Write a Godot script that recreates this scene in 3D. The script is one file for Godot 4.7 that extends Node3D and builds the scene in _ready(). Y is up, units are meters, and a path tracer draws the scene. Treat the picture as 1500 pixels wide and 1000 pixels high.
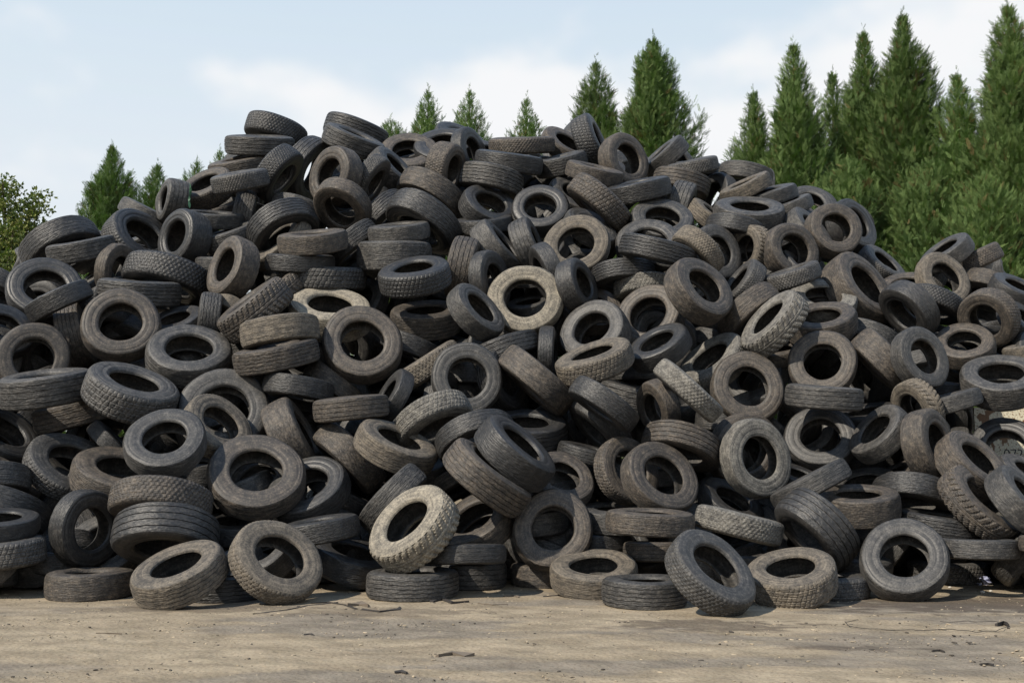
extends Node3D
# A heap of used tyres on sandy ground, conifers behind it.
# y is up, metres; the camera stands at the origin and looks towards -z.

# each visible tyre: centre xyz, axle direction xyz, diameter, width, spin, tread + tone, label
const TYRES := [
	[-4.562, 0.13, -12.136, 0, 1, 0, 0.917, 0.3, 1.837, "sn", "brown worn tyre lying flat on the ground at the left end of the row"],
	[-5.538, 0.457, -12.201, -.079, 0.994, 0.077, 0.909, 0.298, 0.716, "bg", "grey block-tread tyre lying flat, cut off by the left edge near the ground"],
	[-5.633, 0.755, -12.293, 0.082, 0.98, 0.18, 0.842, 0.212, 4.841, "sk", "black smooth tyre lying level, below the big smooth black tyre at the left edge"],
	[-6.006, 0.863, -13.14, -.174, -.893, 0.414, 1.065, 0.345, 5.234, "sk", "big smooth black tyre bulging in from the left edge, low down"],
	[-6.258, 1.205, -13.567, 0.561, 0.823, 0.094, 1.018, 0.256, 1.944, "sn", "brown smooth tyre leaning slantwise, above the big smooth black tyre at the left edge"],
	[-4.8, 0.688, -12.598, 0.866, -.037, 0.499, 0.881, 0.258, 3.917, "sk", "dark ring gaping to the right, standing on the brown flat tyre at left"],
	[-5.453, 1.347, -13.749, 0.534, 0.701, 0.473, 1.079, 0.278, 5.671, "bg", "grey block-tread ring tilted open, left of the brown tyre lying over the dark ring"],
	[-4.7, 1.22, -13.426, 0.283, 0.899, 0.335, 1.188, 0.368, 1.401, "sn", "brown muddy tyre lying tilted with a wide oval hole at lower left"],
	[-3.962, 0.968, -12.601, -.026, -.932, 0.362, 1.14, 0.349, 0.807, "fn", "brown fine-tread tyre tipped forward, below-right of the brown tyre lying over the dark ring"],
	[-3.815, 0.62, -12.361, 0.024, -.863, 0.505, 1.092, 0.413, 2.803, "rk", "black ribbed tyre tipped forward, above the dusty ribbed tyre propped up at the front left"],
	[-3.419, 0.298, -11.532, -.22, 0.903, 0.368, 1.011, 0.313, 5.288, "rd", "dusty ribbed tyre propped at a slant on the ground at front left"],
	[-2.467, 0.404, -11.734, 0.515, 0.615, 0.597, 0.97, 0.267, 1.934, "bd", "big dusty brown tyre leaning on the front of the pile, its hole open to us"],
	[-3.007, 1.253, -13.093, 0.107, 0.68, 0.725, 1.162, 0.3, 2.179, "sn", "wide brown-grey ring with a large dark hole, above the dusty front tyre"],
	[-2.443, 1.071, -13.362, -.204, 0.714, 0.67, 0.994, 0.308, 2.404, "sk", "black ring tilted open, right of the wide open ring above the big dusty front tyre"],
	[-2.129, 0.98, -13.96, 0.491, 0.866, -.096, 0.871, 0.235, 4.951, "rk", "black ribbed tyre leaning slantwise, below and left of the dusty ribbed tyre sloping right"],
	[-2.172, 0.67, -12.599, -.168, 0.985, 0.045, 0.925, 0.258, 3.138, "sk", "black smooth tyre lying level, above-right of the big dusty tyre leaning open at the front"],
	[-3.259, 0.642, -13.234, 0.046, 0.982, 0.185, 0.906, 0.245, 1.567, "sk", "black smooth tyre lying level, above-left of the big dusty tyre leaning open at the front"],
	[-1.848, 0.289, -12.92, 0.274, 0.945, 0.179, 1.002, 0.307, 0.262, "sk", "black smooth tyre lying level, left of the long ribbed tyre flat at the front"],
	[-3.068, 0.118, -12.028, 0, 1, 0, 0.894, 0.277, 1.385, "rk", "black tyre lying level, right of the dusty ribbed tyre propped up at the front left"],
	[-1.083, 0.13, -12.159, 0, 1, 0, 1.024, 0.3, 5.151, "rg", "dark ribbed tyre lying flat on the ground below the pale lugged one"],
	[-.508, 0.136, -13.048, 0, 1, 0, 0.955, 0.312, 0.225, "rg", "grey ribbed tyre lying level, right of the long ribbed tyre flat at the front"],
	[-.506, 0.44, -12.254, -.003, 0.997, -.077, 0.898, 0.221, 0.79, "sk", "black smooth tyre lying level, below-right of the pale chevron-tread tyre leaning at the front"],
	[-1.069, 0.723, -12.148, -.573, 0.648, 0.503, 1.067, 0.349, 5.792, "lw", "pale muddy tyre with deep chevron lugs, leaning diagonally at the front"],
	[-1.392, 0.996, -13.021, 0.749, -.662, 0.038, 0.959, 0.311, 5.331, "sg", "grey smooth tyre leaning slantwise, above-left of the pale chevron-tread tyre leaning at the front"],
	[-.735, 1.128, -14.197, 0.497, -.827, 0.261, 0.843, 0.228, 3.273, "rn", "brown ribbed tyre tipped forward, left of the brown ribbed tyre of the leaning pair"],
	[-.495, 0.831, -14.081, -.702, 0.708, 0.073, 0.983, 0.301, 1.731, "sk", "black smooth tyre leaning slantwise, below-left of the brown ribbed tyre of the leaning pair"],
	[-.415, 0.691, -13.128, -.416, 0.779, 0.469, 0.993, 0.29, 1.268, "sn", "brown smooth ring tilted open, below the brown ribbed tyre of the leaning pair"],
	[0.463, 0.66, -12.763, 0.01, 0.323, 0.946, 0.929, 0.24, 3.089, "sn", "round brown ring facing us squarely, near the ground at the centre"],
	[0.418, 0.117, -13.21, 0, 1, 0, 0.885, 0.274, 2.572, "sn", "brown smooth tyre lying level, below the round brown ring facing us near the ground"],
	[0.899, 0.211, -12.288, -.052, 0.96, 0.275, 0.965, 0.282, 2.479, "rd", "dusty grey tyre lying on the ground, oval hole showing, at bottom centre"],
	[1.367, 0.126, -11.533, 0, 1, 0, 0.893, 0.292, 1.759, "rg", "blue-grey tyre lying flat on the sand, the nearest one at bottom centre"],
	[1.516, 0.782, -12.281, 0.032, 0.999, 0.025, 1.025, 0.252, 2.468, "sn", "brown smooth tyre lying level, third layer above the sand at the centre"],
	[1.258, 0.763, -13.272, -.009, 0.996, 0.094, 1.034, 0.279, 4.735, "sg", "grey smooth tyre lying level, left of the brown tyre lying flat above the blue-grey one"],
	[1.669, 0.423, -12.706, 0.01, 0.997, -.073, 0.805, 0.224, 4.146, "rn", "brown ribbed tyre lying level, below the brown tyre lying flat above the blue-grey one"],
	[1.944, 0.375, -10.981, 0.452, 0.7, 0.553, 0.934, 0.289, 4.182, "fg", "grey fine-tread tyre tipped on its edge, propped on the sand right of centre"],
	[2.911, 0.25, -11.654, -.184, 0.943, 0.278, 0.965, 0.316, 1.641, "bd", "tan muddy block-tread tyre lying tilted on the sand, broad rim showing"],
	[2.543, 0.734, -12.538, 0.23, 0.973, -.003, 1.046, 0.282, 6.004, "fp", "pale dust-covered tyre seen edge-on, sloping down right above the sand"],
	[2.665, 0.91, -13.624, 0.388, 0.781, 0.49, 0.847, 0.219, 6.235, "sk", "black smooth tyre leaning slantwise, above the pale dusty tyre seen edge-on"],
	[2.942, 1.463, -13.418, 0.388, 0.109, 0.915, 0.95, 0.245, 0.975, "sp", "pale grey upright ring with an oval hole, lower right of centre"],
	[2.958, 1.555, -14.154, 0.308, 0.003, 0.951, 0.985, 0.254, 3.499, "sn", "brown smooth ring facing us, above-left of the pale grey upright ring low on the right"],
	[3.499, 1.154, -13.057, -.465, 0.875, -.136, 0.995, 0.261, 4.123, "sg", "grey smooth tyre lying level, above the black ribbed tyre tumbling left"],
	[3.397, 0.691, -12.465, -.743, -.644, 0.183, 0.978, 0.405, 4.895, "rk", "black ribbed tyre tumbled over the tan one, its opening facing lower left"],
	[3.443, 0.108, -12.15, 0, 1, 0, 0.828, 0.256, 1.508, "bg", "grey block-tread tyre lying level, right of the tan block-tread tyre at the front"],
	[4.193, 0.396, -11.985, -.22, 0.601, 0.768, 0.945, 0.26, 3.088, "sg", "big grey ring leaning back at the front right, another tyre inside it"],
	[4.011, 0.925, -12.911, -.066, 0.975, 0.212, 0.916, 0.347, 4.712, "sn", "brown smooth tyre lying level, above and right of the black ribbed tyre tumbling left"],
	[4.417, 1.085, -13.986, -.269, 0.904, 0.332, 0.872, 0.225, 5.303, "sg", "grey smooth tyre lying level, below the grey banana-shaped tyre on the right"],
	[4.805, 1.03, -13.337, -.237, -.934, 0.266, 0.982, 0.301, 4.906, "sk", "black smooth tyre tipped forward, below the brown tyre on edge at the right"],
	[4.923, 0.72, -12.869, 0.121, 0.99, 0.072, 0.978, 0.24, 6.208, "rk", "black ribbed tyre lying level, below-left of the muddy lugged tyre at the lower right"],
	[5.065, 0.499, -12.214, 0.025, 0.998, -.061, 0.896, 0.218, 1.725, "sg", "grey smooth tyre lying level, below the muddy lugged tyre at the lower right"],
	[5.237, 0.115, -13.5, 0, 1, 0, 0.921, 0.269, 5.456, "bg", "grey block-tread tyre lying level, right of the big grey ring at the front right"],
	[6.238, 0.117, -13.5, 0, 1, 0, 0.938, 0.274, 2.438, "bg", "grey block-tread tyre lying level, below-right of the muddy lugged tyre at the lower right"],
	[5.279, 0.966, -12.586, 0.491, 0.633, 0.598, 0.958, 0.31, 3.941, "ln", "brown muddy lugged tyre sloping down right at the lower right edge"],
	[5.654, 0.987, -12.376, 0.577, 0.632, 0.517, 0.865, 0.311, 1.622, "sg", "grey smooth tyre leaning slantwise, right of the muddy lugged tyre at the lower right"],
	[5.708, 0.586, -11.769, 0.026, 0.998, -.054, 0.732, 0.18, 3.16, "sn", "brown smooth tyre lying level, below-right of the ring with a painted number behind it"],
	[4.983, 1.619, -13.294, 0.657, 0.185, 0.731, 0.85, 0.321, 0.318, "sn", "brown worn tyre standing on edge, hole turned right, at the right side"],
	[5.113, 2.097, -13.95, -.89, -.365, 0.272, 0.772, 0.236, 2.933, "ld", "dusty tan lugged tyre standing on edge, above the brown tyre on edge at the right"],
	[5.215, 1.573, -13.786, 0.389, 0.382, 0.838, 0.824, 0.213, 5.133, "sg", "grey smooth tyre leaning slantwise, below-right of the brown tyre on edge at the right"],
	[5.404, 1.37, -13.085, 0.476, 0.618, 0.626, 0.917, 0.363, 4.277, "sn", "lumpy smooth brown tyre twisted towards us at the right side"],
	[6.249, 1.561, -14.037, -.424, 0.563, 0.709, 0.892, 0.23, 1.717, "sk", "dark ring at the right edge, a white numbered board seen through its hole"],
	[6.35, 2.443, -14.331, -.157, 0.849, 0.504, 1.024, 0.352, 6.083, "sg", "wide grey tyre with rounded rim and oval hole, at the right edge"],
	[5.551, 2.159, -14.037, -.273, 0.962, -.013, 0.812, 0.227, 4.142, "sg", "grey smooth tyre lying level, above-right of the brown tyre on edge at the right"],
	[6.192, 2.969, -15.062, -.285, 0.763, 0.58, 0.834, 0.258, 1.902, "rn", "brown ribbed ring tilted open, below and left of the muddy ring at the far right"],
	[5.263, 2.731, -14.226, 0.358, 0.25, 0.9, 0.82, 0.254, 0.554, "sg", "grey oval ring leaning left among the tyres of the right slope"],
	[4.957, 2.744, -14.696, -.714, -.671, -.201, 1.002, 0.379, 6.098, "sn", "brown smooth tyre leaning slantwise, left of the grey oval ring high on the right"],
	[5.031, 2.623, -15.621, -.91, -.172, 0.378, 0.932, 0.321, 6.196, "sk", "black tyre standing on edge, above-right of the grey ribbed tyre lying edge-on on the right"],
	[4.088, 2.69, -14.507, -.258, 0.304, 0.917, 0.91, 0.219, 2.78, "sn", "brown smooth ring facing us, above the grey ribbed tyre lying edge-on on the right"],
	[4.258, 3.281, -15.121, -.169, 0.859, 0.482, 0.953, 0.344, 3.629, "rn", "brown ribbed tyre stacked level on another, oval hole up, right of centre"],
	[4.48, 3.693, -15.774, -.022, 0.779, 0.627, 0.977, 0.235, 0.037, "sp", "pale grey smooth ring tilted open, above the ribbed tyre stacked level on the right"],
	[4.724, 3.884, -16.476, 0.107, 0.855, 0.508, 0.942, 0.237, 2.631, "sg", "grey smooth tyre lying level, left of the rust-brown steep tyre on the right"],
	[3.92, 2.222, -13.869, 0.067, 0.994, 0.082, 0.917, 0.297, 4.225, "rg", "grey ribbed tyre lying level between two rings on the right"],
	[3.983, 1.712, -14.301, -.277, 0.458, 0.845, 0.909, 0.219, 5.014, "rg", "grey ribbed ring facing us, below the grey ribbed tyre lying edge-on on the right"],
	[4.555, 1.76, -13.708, -.744, 0.631, 0.222, 0.843, 0.258, 5.469, "sg", "grey tyre bent like a banana, seen from below right, right slope"],
	[4.694, 1.992, -14.633, -.246, 0.944, 0.218, 0.828, 0.223, 4.428, "sk", "black smooth tyre lying level, above and left of the grey banana-shaped tyre on the right"],
	[3.092, 2.368, -14.523, -.015, 0.274, 0.962, 0.98, 0.253, 3.324, "sn", "round brown-grey ring with a large dark hole, right of centre"],
	[2.79, 2.748, -15.204, -.591, 0.682, 0.43, 0.975, 0.335, 0.548, "fp", "small pale tyre on a slant, resting against a round ring"],
	[2.166, 2.296, -13.596, -.658, -.743, -.125, 1.01, 0.264, 2.225, "fp", "pale fine-tread tyre seen edge-on, sloping down right at mid height"],
	[2.102, 1.611, -13.694, -.291, -.914, 0.284, 1.03, 0.315, 5.285, "rn", "ochre-brown tyre arched over a dark gap, right of centre"],
	[2.645, 1.536, -14.611, -.372, -.907, 0.2, 0.915, 0.247, 5.506, "sg", "grey smooth tyre tipped forward, right of the ochre arched tyre"],
	[1.735, 1.229, -13.079, 0.425, 0.49, 0.761, 0.958, 0.264, 2.301, "rn", "ribbed ring leaning left with a lit hollow, low at the centre right"],
	[1.396, 1.31, -13.571, 0.545, 0.345, 0.764, 0.877, 0.241, 5.312, "bn", "brown block-tread tyre standing on edge, left of the dusty ribbed ring leaning low at centre"],
	[0.588, 1.201, -13.39, 0.208, 0.744, 0.635, 0.85, 0.205, 1.274, "sn", "brown smooth ring tilted open, above the round brown ring facing us near the ground"],
	[0.976, 1.503, -13.996, 0.252, 0.963, 0.098, 0.806, 0.198, 0.254, "rk", "black ribbed tyre lying level, right of the dark ribbed tyre lying level at centre"],
	[1.157, 1.869, -14.465, -.7, -.688, 0.191, 0.945, 0.289, 0.668, "sg", "grey smooth tyre tipped forward, below and right of the brown wedge-like tyre at the centre"],
	[1.123, 2.131, -13.575, -.575, -.817, 0.043, 0.922, 0.282, 2.016, "sk", "black smooth tyre tipped forward, right of the brown wedge-like tyre at the centre"],
	[1.609, 2.272, -15.058, 0.23, 0.966, 0.12, 1.081, 0.354, 2.408, "rg", "grey ribbed tyre lying level, left of the pale edge-on tyre sloping right"],
	[1.883, 2.098, -14.214, -.871, -.313, 0.378, 0.769, 0.235, 0.739, "sn", "brown smooth tyre standing on edge, below and left of the pale edge-on tyre sloping right"],
	[0.184, 1.774, -14.401, 0.03, 0.953, 0.3, 1.117, 0.404, 2.208, "rk", "dark ribbed tyre lying level in the middle of the pile, slim hole showing"],
	[0.325, 2.468, -14.542, -.667, -.744, 0.028, 1.1, 0.366, 0.496, "sn", "brown tyre showing a flat wedge of tread and sidewall at the centre"],
	[0.498, 2.889, -15.327, 0.993, -.007, 0.119, 0.833, 0.225, 0.163, "sk", "black smooth tyre standing on edge, above the brown wedge-like tyre at the centre"],
	[-.098, 2.939, -15.301, 0.34, -.94, 0.038, 1.006, 0.308, 5.595, "rk", "black ribbed tyre tipped forward, above and left of the brown wedge-like tyre at the centre"],
	[-.59, 2.482, -14.449, 0.085, 0.193, 0.977, 0.967, 0.249, 3.947, "sg", "round grey ring facing us, below the centre of the pile"],
	[-1.186, 2.674, -15.057, -.522, 0.845, 0.119, 1.064, 0.314, 3.886, "fd", "tan tyre showing a dotted tread band, sloping up to the right"],
	[-.992, 1.938, -13.929, 0.439, -.818, 0.373, 0.998, 0.323, 2.543, "bp", "pale-grey block-tread tyre tipped over a dark hole, left of centre"],
	[-.444, 1.713, -13.525, 0.323, -.855, 0.405, 1.035, 0.279, 2.387, "sk", "black smooth tyre tipped forward, above the brown ribbed tyre of the leaning pair"],
	[0.034, 1.537, -12.817, 0.62, 0.741, 0.257, 1.06, 0.362, 0.157, "sk", "smooth black tyre leaning left, upper one of a leaning pair at the centre"],
	[-.286, 1.258, -12.551, 0.639, 0.762, 0.104, 1.067, 0.365, 4.101, "rn", "brown ribbed tyre leaning left, lower one of the leaning pair at the centre"],
	[-1.405, 1.595, -13.428, 0.416, 0.859, 0.3, 0.993, 0.322, 2.645, "rd", "dusty ribbed tyre sloping down right, slim dark hole on top"],
	[-2.017, 2.087, -13.826, -.096, 0.993, 0.067, 0.956, 0.298, 3.785, "rn", "brown ribbed tyre lying level, above and left of the dusty ribbed tyre sloping right"],
	[-2.038, 1.475, -13.952, -.684, -.704, 0.194, 1.066, 0.365, 4.84, "sn", "brown smooth tyre tipped forward, left of the dusty ribbed tyre sloping right"],
	[-2.781, 1.706, -14.106, 0.887, 0.463, -.012, 1.132, 0.408, 2.952, "sn", "smooth brown tyre standing steeply on edge, left of centre"],
	[-3.646, 1.838, -13.683, 0.649, 0.59, 0.481, 0.924, 0.27, 5.681, "fd", "sandy-treaded tyre wedged inside the lower half of a big blue-grey ring"],
	[-3.703, 2.046, -14.245, 0.196, 0.389, 0.9, 1.18, 0.304, 5.309, "sg", "big blue-grey ridged ring with a brown tyre stuck in it, left side"],
	[-4.026, 1.645, -12.89, 0.079, 0.725, 0.684, 0.98, 0.253, 4.412, "sg", "grey smooth ring tilted open, left of the sandy-treaded tyre inside the big ring"],
	[-4.765, 2.275, -13.794, 0.384, 0.883, 0.269, 1.195, 0.411, 2.687, "bg", "grey block-tread tyre lying on a slope to the right, left side"],
	[-5.721, 2.058, -14.642, -.224, 0.965, 0.137, 1.16, 0.342, 1.754, "rn", "brown ribbed tyre lying level, below-right of the dark level tyre at the left edge"],
	[-5.92, 2.343, -14.01, -.1, 0.973, 0.207, 1.165, 0.401, 4.282, "rg", "dark ribbed tyre lying almost level over a ring near the left edge"],
	[-6.363, 2.757, -14.645, 0.432, 0.182, 0.883, 0.973, 0.251, 0.09, "sn", "brown smooth ring facing us, above-left of the dark level tyre at the left edge"],
	[-6.117, 3.135, -15.379, 0.932, 0.294, -.21, 0.895, 0.371, 4.989, "rn", "dusty ribbed tyre standing on edge beside a brown ring, far left"],
	[-5.304, 3.235, -14.905, 0.235, 0.365, 0.901, 1.047, 0.324, 1.723, "sn", "brown ring facing us with a lit hollow, on the left slope"],
	[-4.337, 2.815, -14.788, 0.181, 0.766, 0.617, 1.132, 0.351, 2.381, "rg", "grey ring lying tilted with an oval hole, ribs below, left side"],
	[-6.63, 1.7, -14.372, 0.606, 0.743, 0.286, 1.043, 0.359, 1.045, "rk", "black ribbed ring tilted open, below-left of the dark level tyre at the left edge"],
	[-5.112, 1.616, -14.237, 0.693, 0.704, -.155, 0.803, 0.217, 5.961, "sk", "black smooth tyre leaning slantwise, above the brown tyre lying over the dark ring"],
	[-7.025, 3.187, -15.148, 0.634, 0.479, 0.607, 0.86, 0.222, 0.139, "sk", "black smooth ring tilted open, below-left of the dark ring below the outermost left arch"],
	[-6.734, 3.829, -15.83, 0.289, 0.502, 0.815, 1.098, 0.321, 5.349, "sk", "dark ring tilted upward near the left end of the pile's outline"],
	[-7.554, 3.92, -16.279, -.327, -.851, 0.411, 0.951, 0.291, 0.047, "sk", "black smooth tyre tipped forward, left of the dark ring below the outermost left arch"],
	[-7.114, 4.735, -17.244, 0.539, -.827, 0.159, 1.298, 0.397, 5.522, "sk", "dark arched tyre at the far left of the skyline, beside the leafy tree"],
	[-6.551, 4.58, -16.618, -.176, 0.95, 0.259, 0.996, 0.323, 5.422, "rg", "grey tyre lying level, right of the arched tyre at the far left of the skyline"],
	[-6.007, 4.253, -16.622, 0.936, -.095, 0.337, 0.846, 0.228, 0.003, "sn", "brown smooth tyre standing on edge, below-left of the black studded tyre on the left skyline"],
	[-5.992, 4.89, -17.464, 0.719, 0.532, 0.447, 1.154, 0.417, 3.3, "fk", "black studded-tread tyre gaping up right, on the left skyline"],
	[-6.11, 5.462, -18.44, 0.462, 0.885, 0.051, 1.155, 0.284, 0.142, "sg", "grey smooth tyre lying level, above-right of the black studded tyre on the left skyline"],
	[-5.063, 4.803, -16.868, -.603, 0.115, 0.79, 0.917, 0.426, 5.069, "sk", "black upright tyre with its hole turned left, left shoulder of the pile"],
	[-5.167, 4.141, -16.466, -.233, -.952, 0.201, 1.299, 0.421, 4.804, "fk", "black tyre tipped forward like a hood, upper left slope"],
	[-5.37, 3.812, -15.776, 0.064, 0.989, 0.135, 1.182, 0.372, 1.651, "rg", "grey ribbed tyre lying level, below-left of the black tyre hooded over a slim gap"],
	[-6.248, 3.778, -16.492, 0.535, -.821, -.198, 1.068, 0.327, 0.378, "fg", "grey fine-tread tyre tipped forward, above and left of the brown ring facing us at left"],
	[-6.262, 3.607, -15.158, 0.453, -.867, -.207, 0.943, 0.289, 2.839, "sk", "black smooth tyre tipped forward, below-right of the dark ring below the outermost left arch"],
	[-4.745, 3.339, -15.533, -.181, 0.842, 0.509, 0.846, 0.228, 3.78, "sk", "black smooth tyre lying level, above the grey ribbed ring at left"],
	[-4.3, 3.401, -15.58, -.953, 0.085, 0.291, 0.79, 0.313, 3.492, "rg", "grey ribbed tyre standing on edge, above and right of the grey ribbed ring at left"],
	[-4.051, 4.18, -15.883, -.677, 0.259, 0.689, 0.93, 0.368, 1.204, "sn", "upright tyre with a brown rim and slim slanted hole, upper left"],
	[-4.39, 4.403, -16.676, -.039, 0.98, 0.193, 0.871, 0.214, 2.282, "sg", "grey smooth tyre lying level, above and left of the brown-rimmed upright tyre"],
	[-4.416, 4.895, -17.22, -.298, 0.892, 0.339, 0.967, 0.301, 4.877, "rg", "grey ribbed tyre lying level, above the brown-rimmed upright tyre"],
	[-3.569, 4.985, -16.976, 0.493, -.822, 0.284, 1.171, 0.379, 1.63, "rk", "black ribbed tyre arched over a dark hollow, upper left"],
	[-3.475, 5.441, -17.838, -.312, -.942, 0.127, 0.981, 0.3, 1.303, "sg", "grey smooth tyre tipped forward, above-right of the black ribbed arch high on the left"],
	[-3.598, 4.76, -16.967, -.546, 0.629, 0.554, 1.039, 0.281, 4.292, "sd", "dusty tan smooth tyre leaning slantwise, below the black ribbed arch high on the left"],
	[-2.951, 4.626, -16.164, -.072, 0.957, 0.282, 1.052, 0.311, 2.335, "sn", "brown smooth tyre lying level, below-right of the black ribbed arch high on the left"],
	[-2.53, 4.761, -17.062, 0.63, -.771, -.093, 0.958, 0.328, 1.516, "rg", "grey ribbed tyre tipped forward, left of the smooth grey tyre lying level"],
	[-3.15, 4.319, -16.227, 0.034, 0.984, 0.176, 1.013, 0.273, 5.187, "sk", "black smooth tyre lying level, above and left of the pale level tyre left of centre"],
	[-2.828, 4.122, -16.437, 0.011, 0.986, 0.167, 1.275, 0.356, 0.414, "bg", "grey block-tread tyre lying level, above the pale level tyre left of centre"],
	[-2.605, 3.49, -15.701, 0.088, 0.844, 0.53, 1.177, 0.425, 2.347, "sw", "pale dusty tyre lying level, oval hole showing, left of centre"],
	[-3.551, 3.482, -15.162, -.583, 0.747, 0.319, 1.077, 0.426, 0.323, "ln", "brown tyre showing a wide zigzag tread, sloping up right at left"],
	[-3.477, 3.849, -16.076, -.576, 0.737, 0.354, 0.96, 0.311, 2.21, "ln", "brown lugged tyre leaning slantwise, above and right of the zigzag-tread brown tyre"],
	[-4.072, 3.525, -15.93, -.358, -.829, 0.43, 0.768, 0.235, 0.857, "sd", "dusty tan smooth tyre tipped forward, left of the zigzag-tread brown tyre"],
	[-3.113, 3.133, -14.76, 0.129, -.991, 0.03, 1.065, 0.364, 4.182, "sd", "dusty tan tyre bowed over a dark slit, left of centre"],
	[-3.114, 2.792, -14.584, -.172, 0.967, 0.187, 1.124, 0.332, 4.737, "rn", "brown ribbed tyre lying level, below the dusty hooded tyre"],
	[-2.801, 2.362, -14.509, -.159, -.983, 0.086, 0.932, 0.285, 3.49, "sk", "black smooth tyre tipped forward, above the smooth tyre standing on edge at left"],
	[-2.443, 2.432, -15.12, -.591, -.788, 0.176, 0.915, 0.28, 0.791, "sn", "brown smooth tyre tipped forward, below-left of the brown ring below the pale level tyre"],
	[-2.035, 2.98, -14.942, 0.125, 0.382, 0.916, 1.104, 0.323, 2.143, "sn", "brown ring tilted up with a dark tyre inside, left of centre"],
	[-1.268, 3.466, -16.202, -.004, 0.925, 0.379, 1.084, 0.392, 5.338, "rn", "ribbed brown tyre lying level with a slim dark opening, near the centre"],
	[-1.783, 4.472, -16.515, -.016, -.988, -.152, 1.126, 0.466, 0.952, "sg", "smooth grey tyre lying level, upper centre left"],
	[-1.385, 4.012, -15.574, -.132, 0.901, 0.414, 1.09, 0.353, 3.232, "bk", "black block-tread tyre lying level, below and right of the smooth grey tyre lying level"],
	[-1.723, 4.853, -16.574, -.092, 0.954, 0.286, 0.953, 0.266, 6.118, "sg", "grey smooth tyre lying level, above the smooth grey tyre lying level"],
	[-1.395, 5.137, -17.193, -.486, -.837, 0.251, 1.297, 0.42, 2.328, "sk", "big smooth black tyre arched down to the right, upper centre"],
	[-2.095, 5.349, -17.996, 0.724, -.656, 0.214, 1.127, 0.345, 3.171, "rk", "black ribbed tyre leaning slantwise, left of the big black arch in the upper centre"],
	[-1.333, 5.784, -18.188, -.462, -.871, 0.168, 1.258, 0.408, 5.201, "sn", "brown smooth tyre tipped forward, above the big black arch in the upper centre"],
	[-1.127, 6.254, -18.254, 0.907, -.259, 0.331, 0.914, 0.395, 4.628, "fn", "short upright brown tyre with a slim hole, high at the centre"],
	[-.394, 5.483, -17.793, 0.411, 0.614, 0.674, 0.951, 0.343, 6.186, "sk", "black tilted ring with slim hole, under a ribbed tyre, upper centre"],
	[-.343, 6.07, -18.219, -.24, -.968, -.072, 1.075, 0.406, 4.24, "rg", "grey ribbed tyre tipped forward, above the black tilted ring in the upper centre"],
	[-.053, 6.417, -18.402, 0.14, 0.953, 0.267, 1.17, 0.326, 0.818, "sk", "black smooth tyre lying level, below and left of the rusty level tyre on the skyline"],
	[0.17, 6.975, -19.365, -.02, 0.959, 0.284, 1.171, 0.307, 1.295, "fn", "rusty brown tyre lying level on the skyline, middle of the crest"],
	[0.856, 6.513, -18.937, -.221, 0.927, 0.303, 0.973, 0.335, 4.892, "rg", "grey ribbed tyre lying level, below and left of the checker-tread tyre on the skyline"],
	[1.027, 7.122, -20.036, 0.441, 0.694, 0.569, 1.031, 0.278, 5.155, "sn", "brown smooth tyre leaning slantwise, left of the checker-tread tyre on the skyline"],
	[1.418, 7.049, -19.451, 0.874, 0.36, 0.327, 1.051, 0.397, 2.38, "bk", "dark checker-tread tyre standing on edge on the skyline, right of centre"],
	[1.944, 6.565, -18.914, 0.591, 0.133, 0.796, 0.99, 0.34, 3.679, "sn", "brown upright ring with oval hole, on the skyline before the broad conifer"],
	[2.743, 6.771, -19.421, -.674, 0.71, 0.203, 0.949, 0.324, 6.154, "rg", "grey ribbed tyre leaning slantwise, right of the brown upright ring on the skyline"],
	[3.131, 6.423, -18.764, -.214, 0.95, 0.227, 0.916, 0.27, 2.219, "fg", "grey fine-tread tyre lying level, left of the grey dome of the right skyline"],
	[2.909, 6.111, -18.658, -.236, -.972, -.002, 1.005, 0.344, 3.92, "rn", "brown tyre tipped forward, above-right of the upper grey ring of two on the right crest"],
	[2.798, 5.541, -18.107, 0.938, -.277, 0.211, 0.927, 0.384, 5.419, "rg", "grey ribbed tyre standing on edge, above-left of the pale curved tread on the right slope"],
	[2.066, 5.779, -17.792, -.206, 0.941, 0.269, 1.049, 0.327, 0.149, "sk", "black smooth tyre lying level, below and right of the brown upright ring on the skyline"],
	[1.38, 6.171, -18.215, 0.233, 0.912, 0.337, 0.959, 0.283, 4.798, "sn", "brown smooth tyre lying level, above the brown block-tread tyre sloping right in the upper right"],
	[1.416, 5.517, -17.559, -.658, -.75, -.06, 1.169, 0.4, 5.465, "bn", "brown block-tread tyre sloping steeply right, below the crest"],
	[1.069, 5.794, -18.483, 0.419, 0.672, 0.611, 1.018, 0.275, 1.527, "sg", "grey tyre leaning slantwise, left of the brown block-tread tyre sloping right in the upper right"],
	[1.235, 5.015, -17.164, 0.433, 0.732, 0.526, 0.943, 0.255, 4.043, "sg", "grey smooth tyre leaning slantwise, above and right of the tan round ring above the centre"],
	[0.466, 5.381, -17.527, -.138, 0.482, 0.865, 0.946, 0.325, 1.444, "rk", "black ring tilted up with another tyre's rim inside, upper centre"],
	[0.262, 4.692, -16.896, 0.894, 0.387, 0.226, 0.905, 0.358, 1.586, "rg", "blue-grey ribbed tyre leaning on edge, centre of the pile"],
	[0.977, 4.624, -16.53, -.132, 0.26, 0.957, 1.015, 0.262, 3.815, "sd", "tan round ring facing us, a pale tyre inside, above the centre"],
	[0.198, 3.685, -15.646, -.128, 0.192, 0.973, 1.064, 0.274, 1.879, "sw", "palest sandy round ring facing us in the very centre of the pile"],
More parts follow.
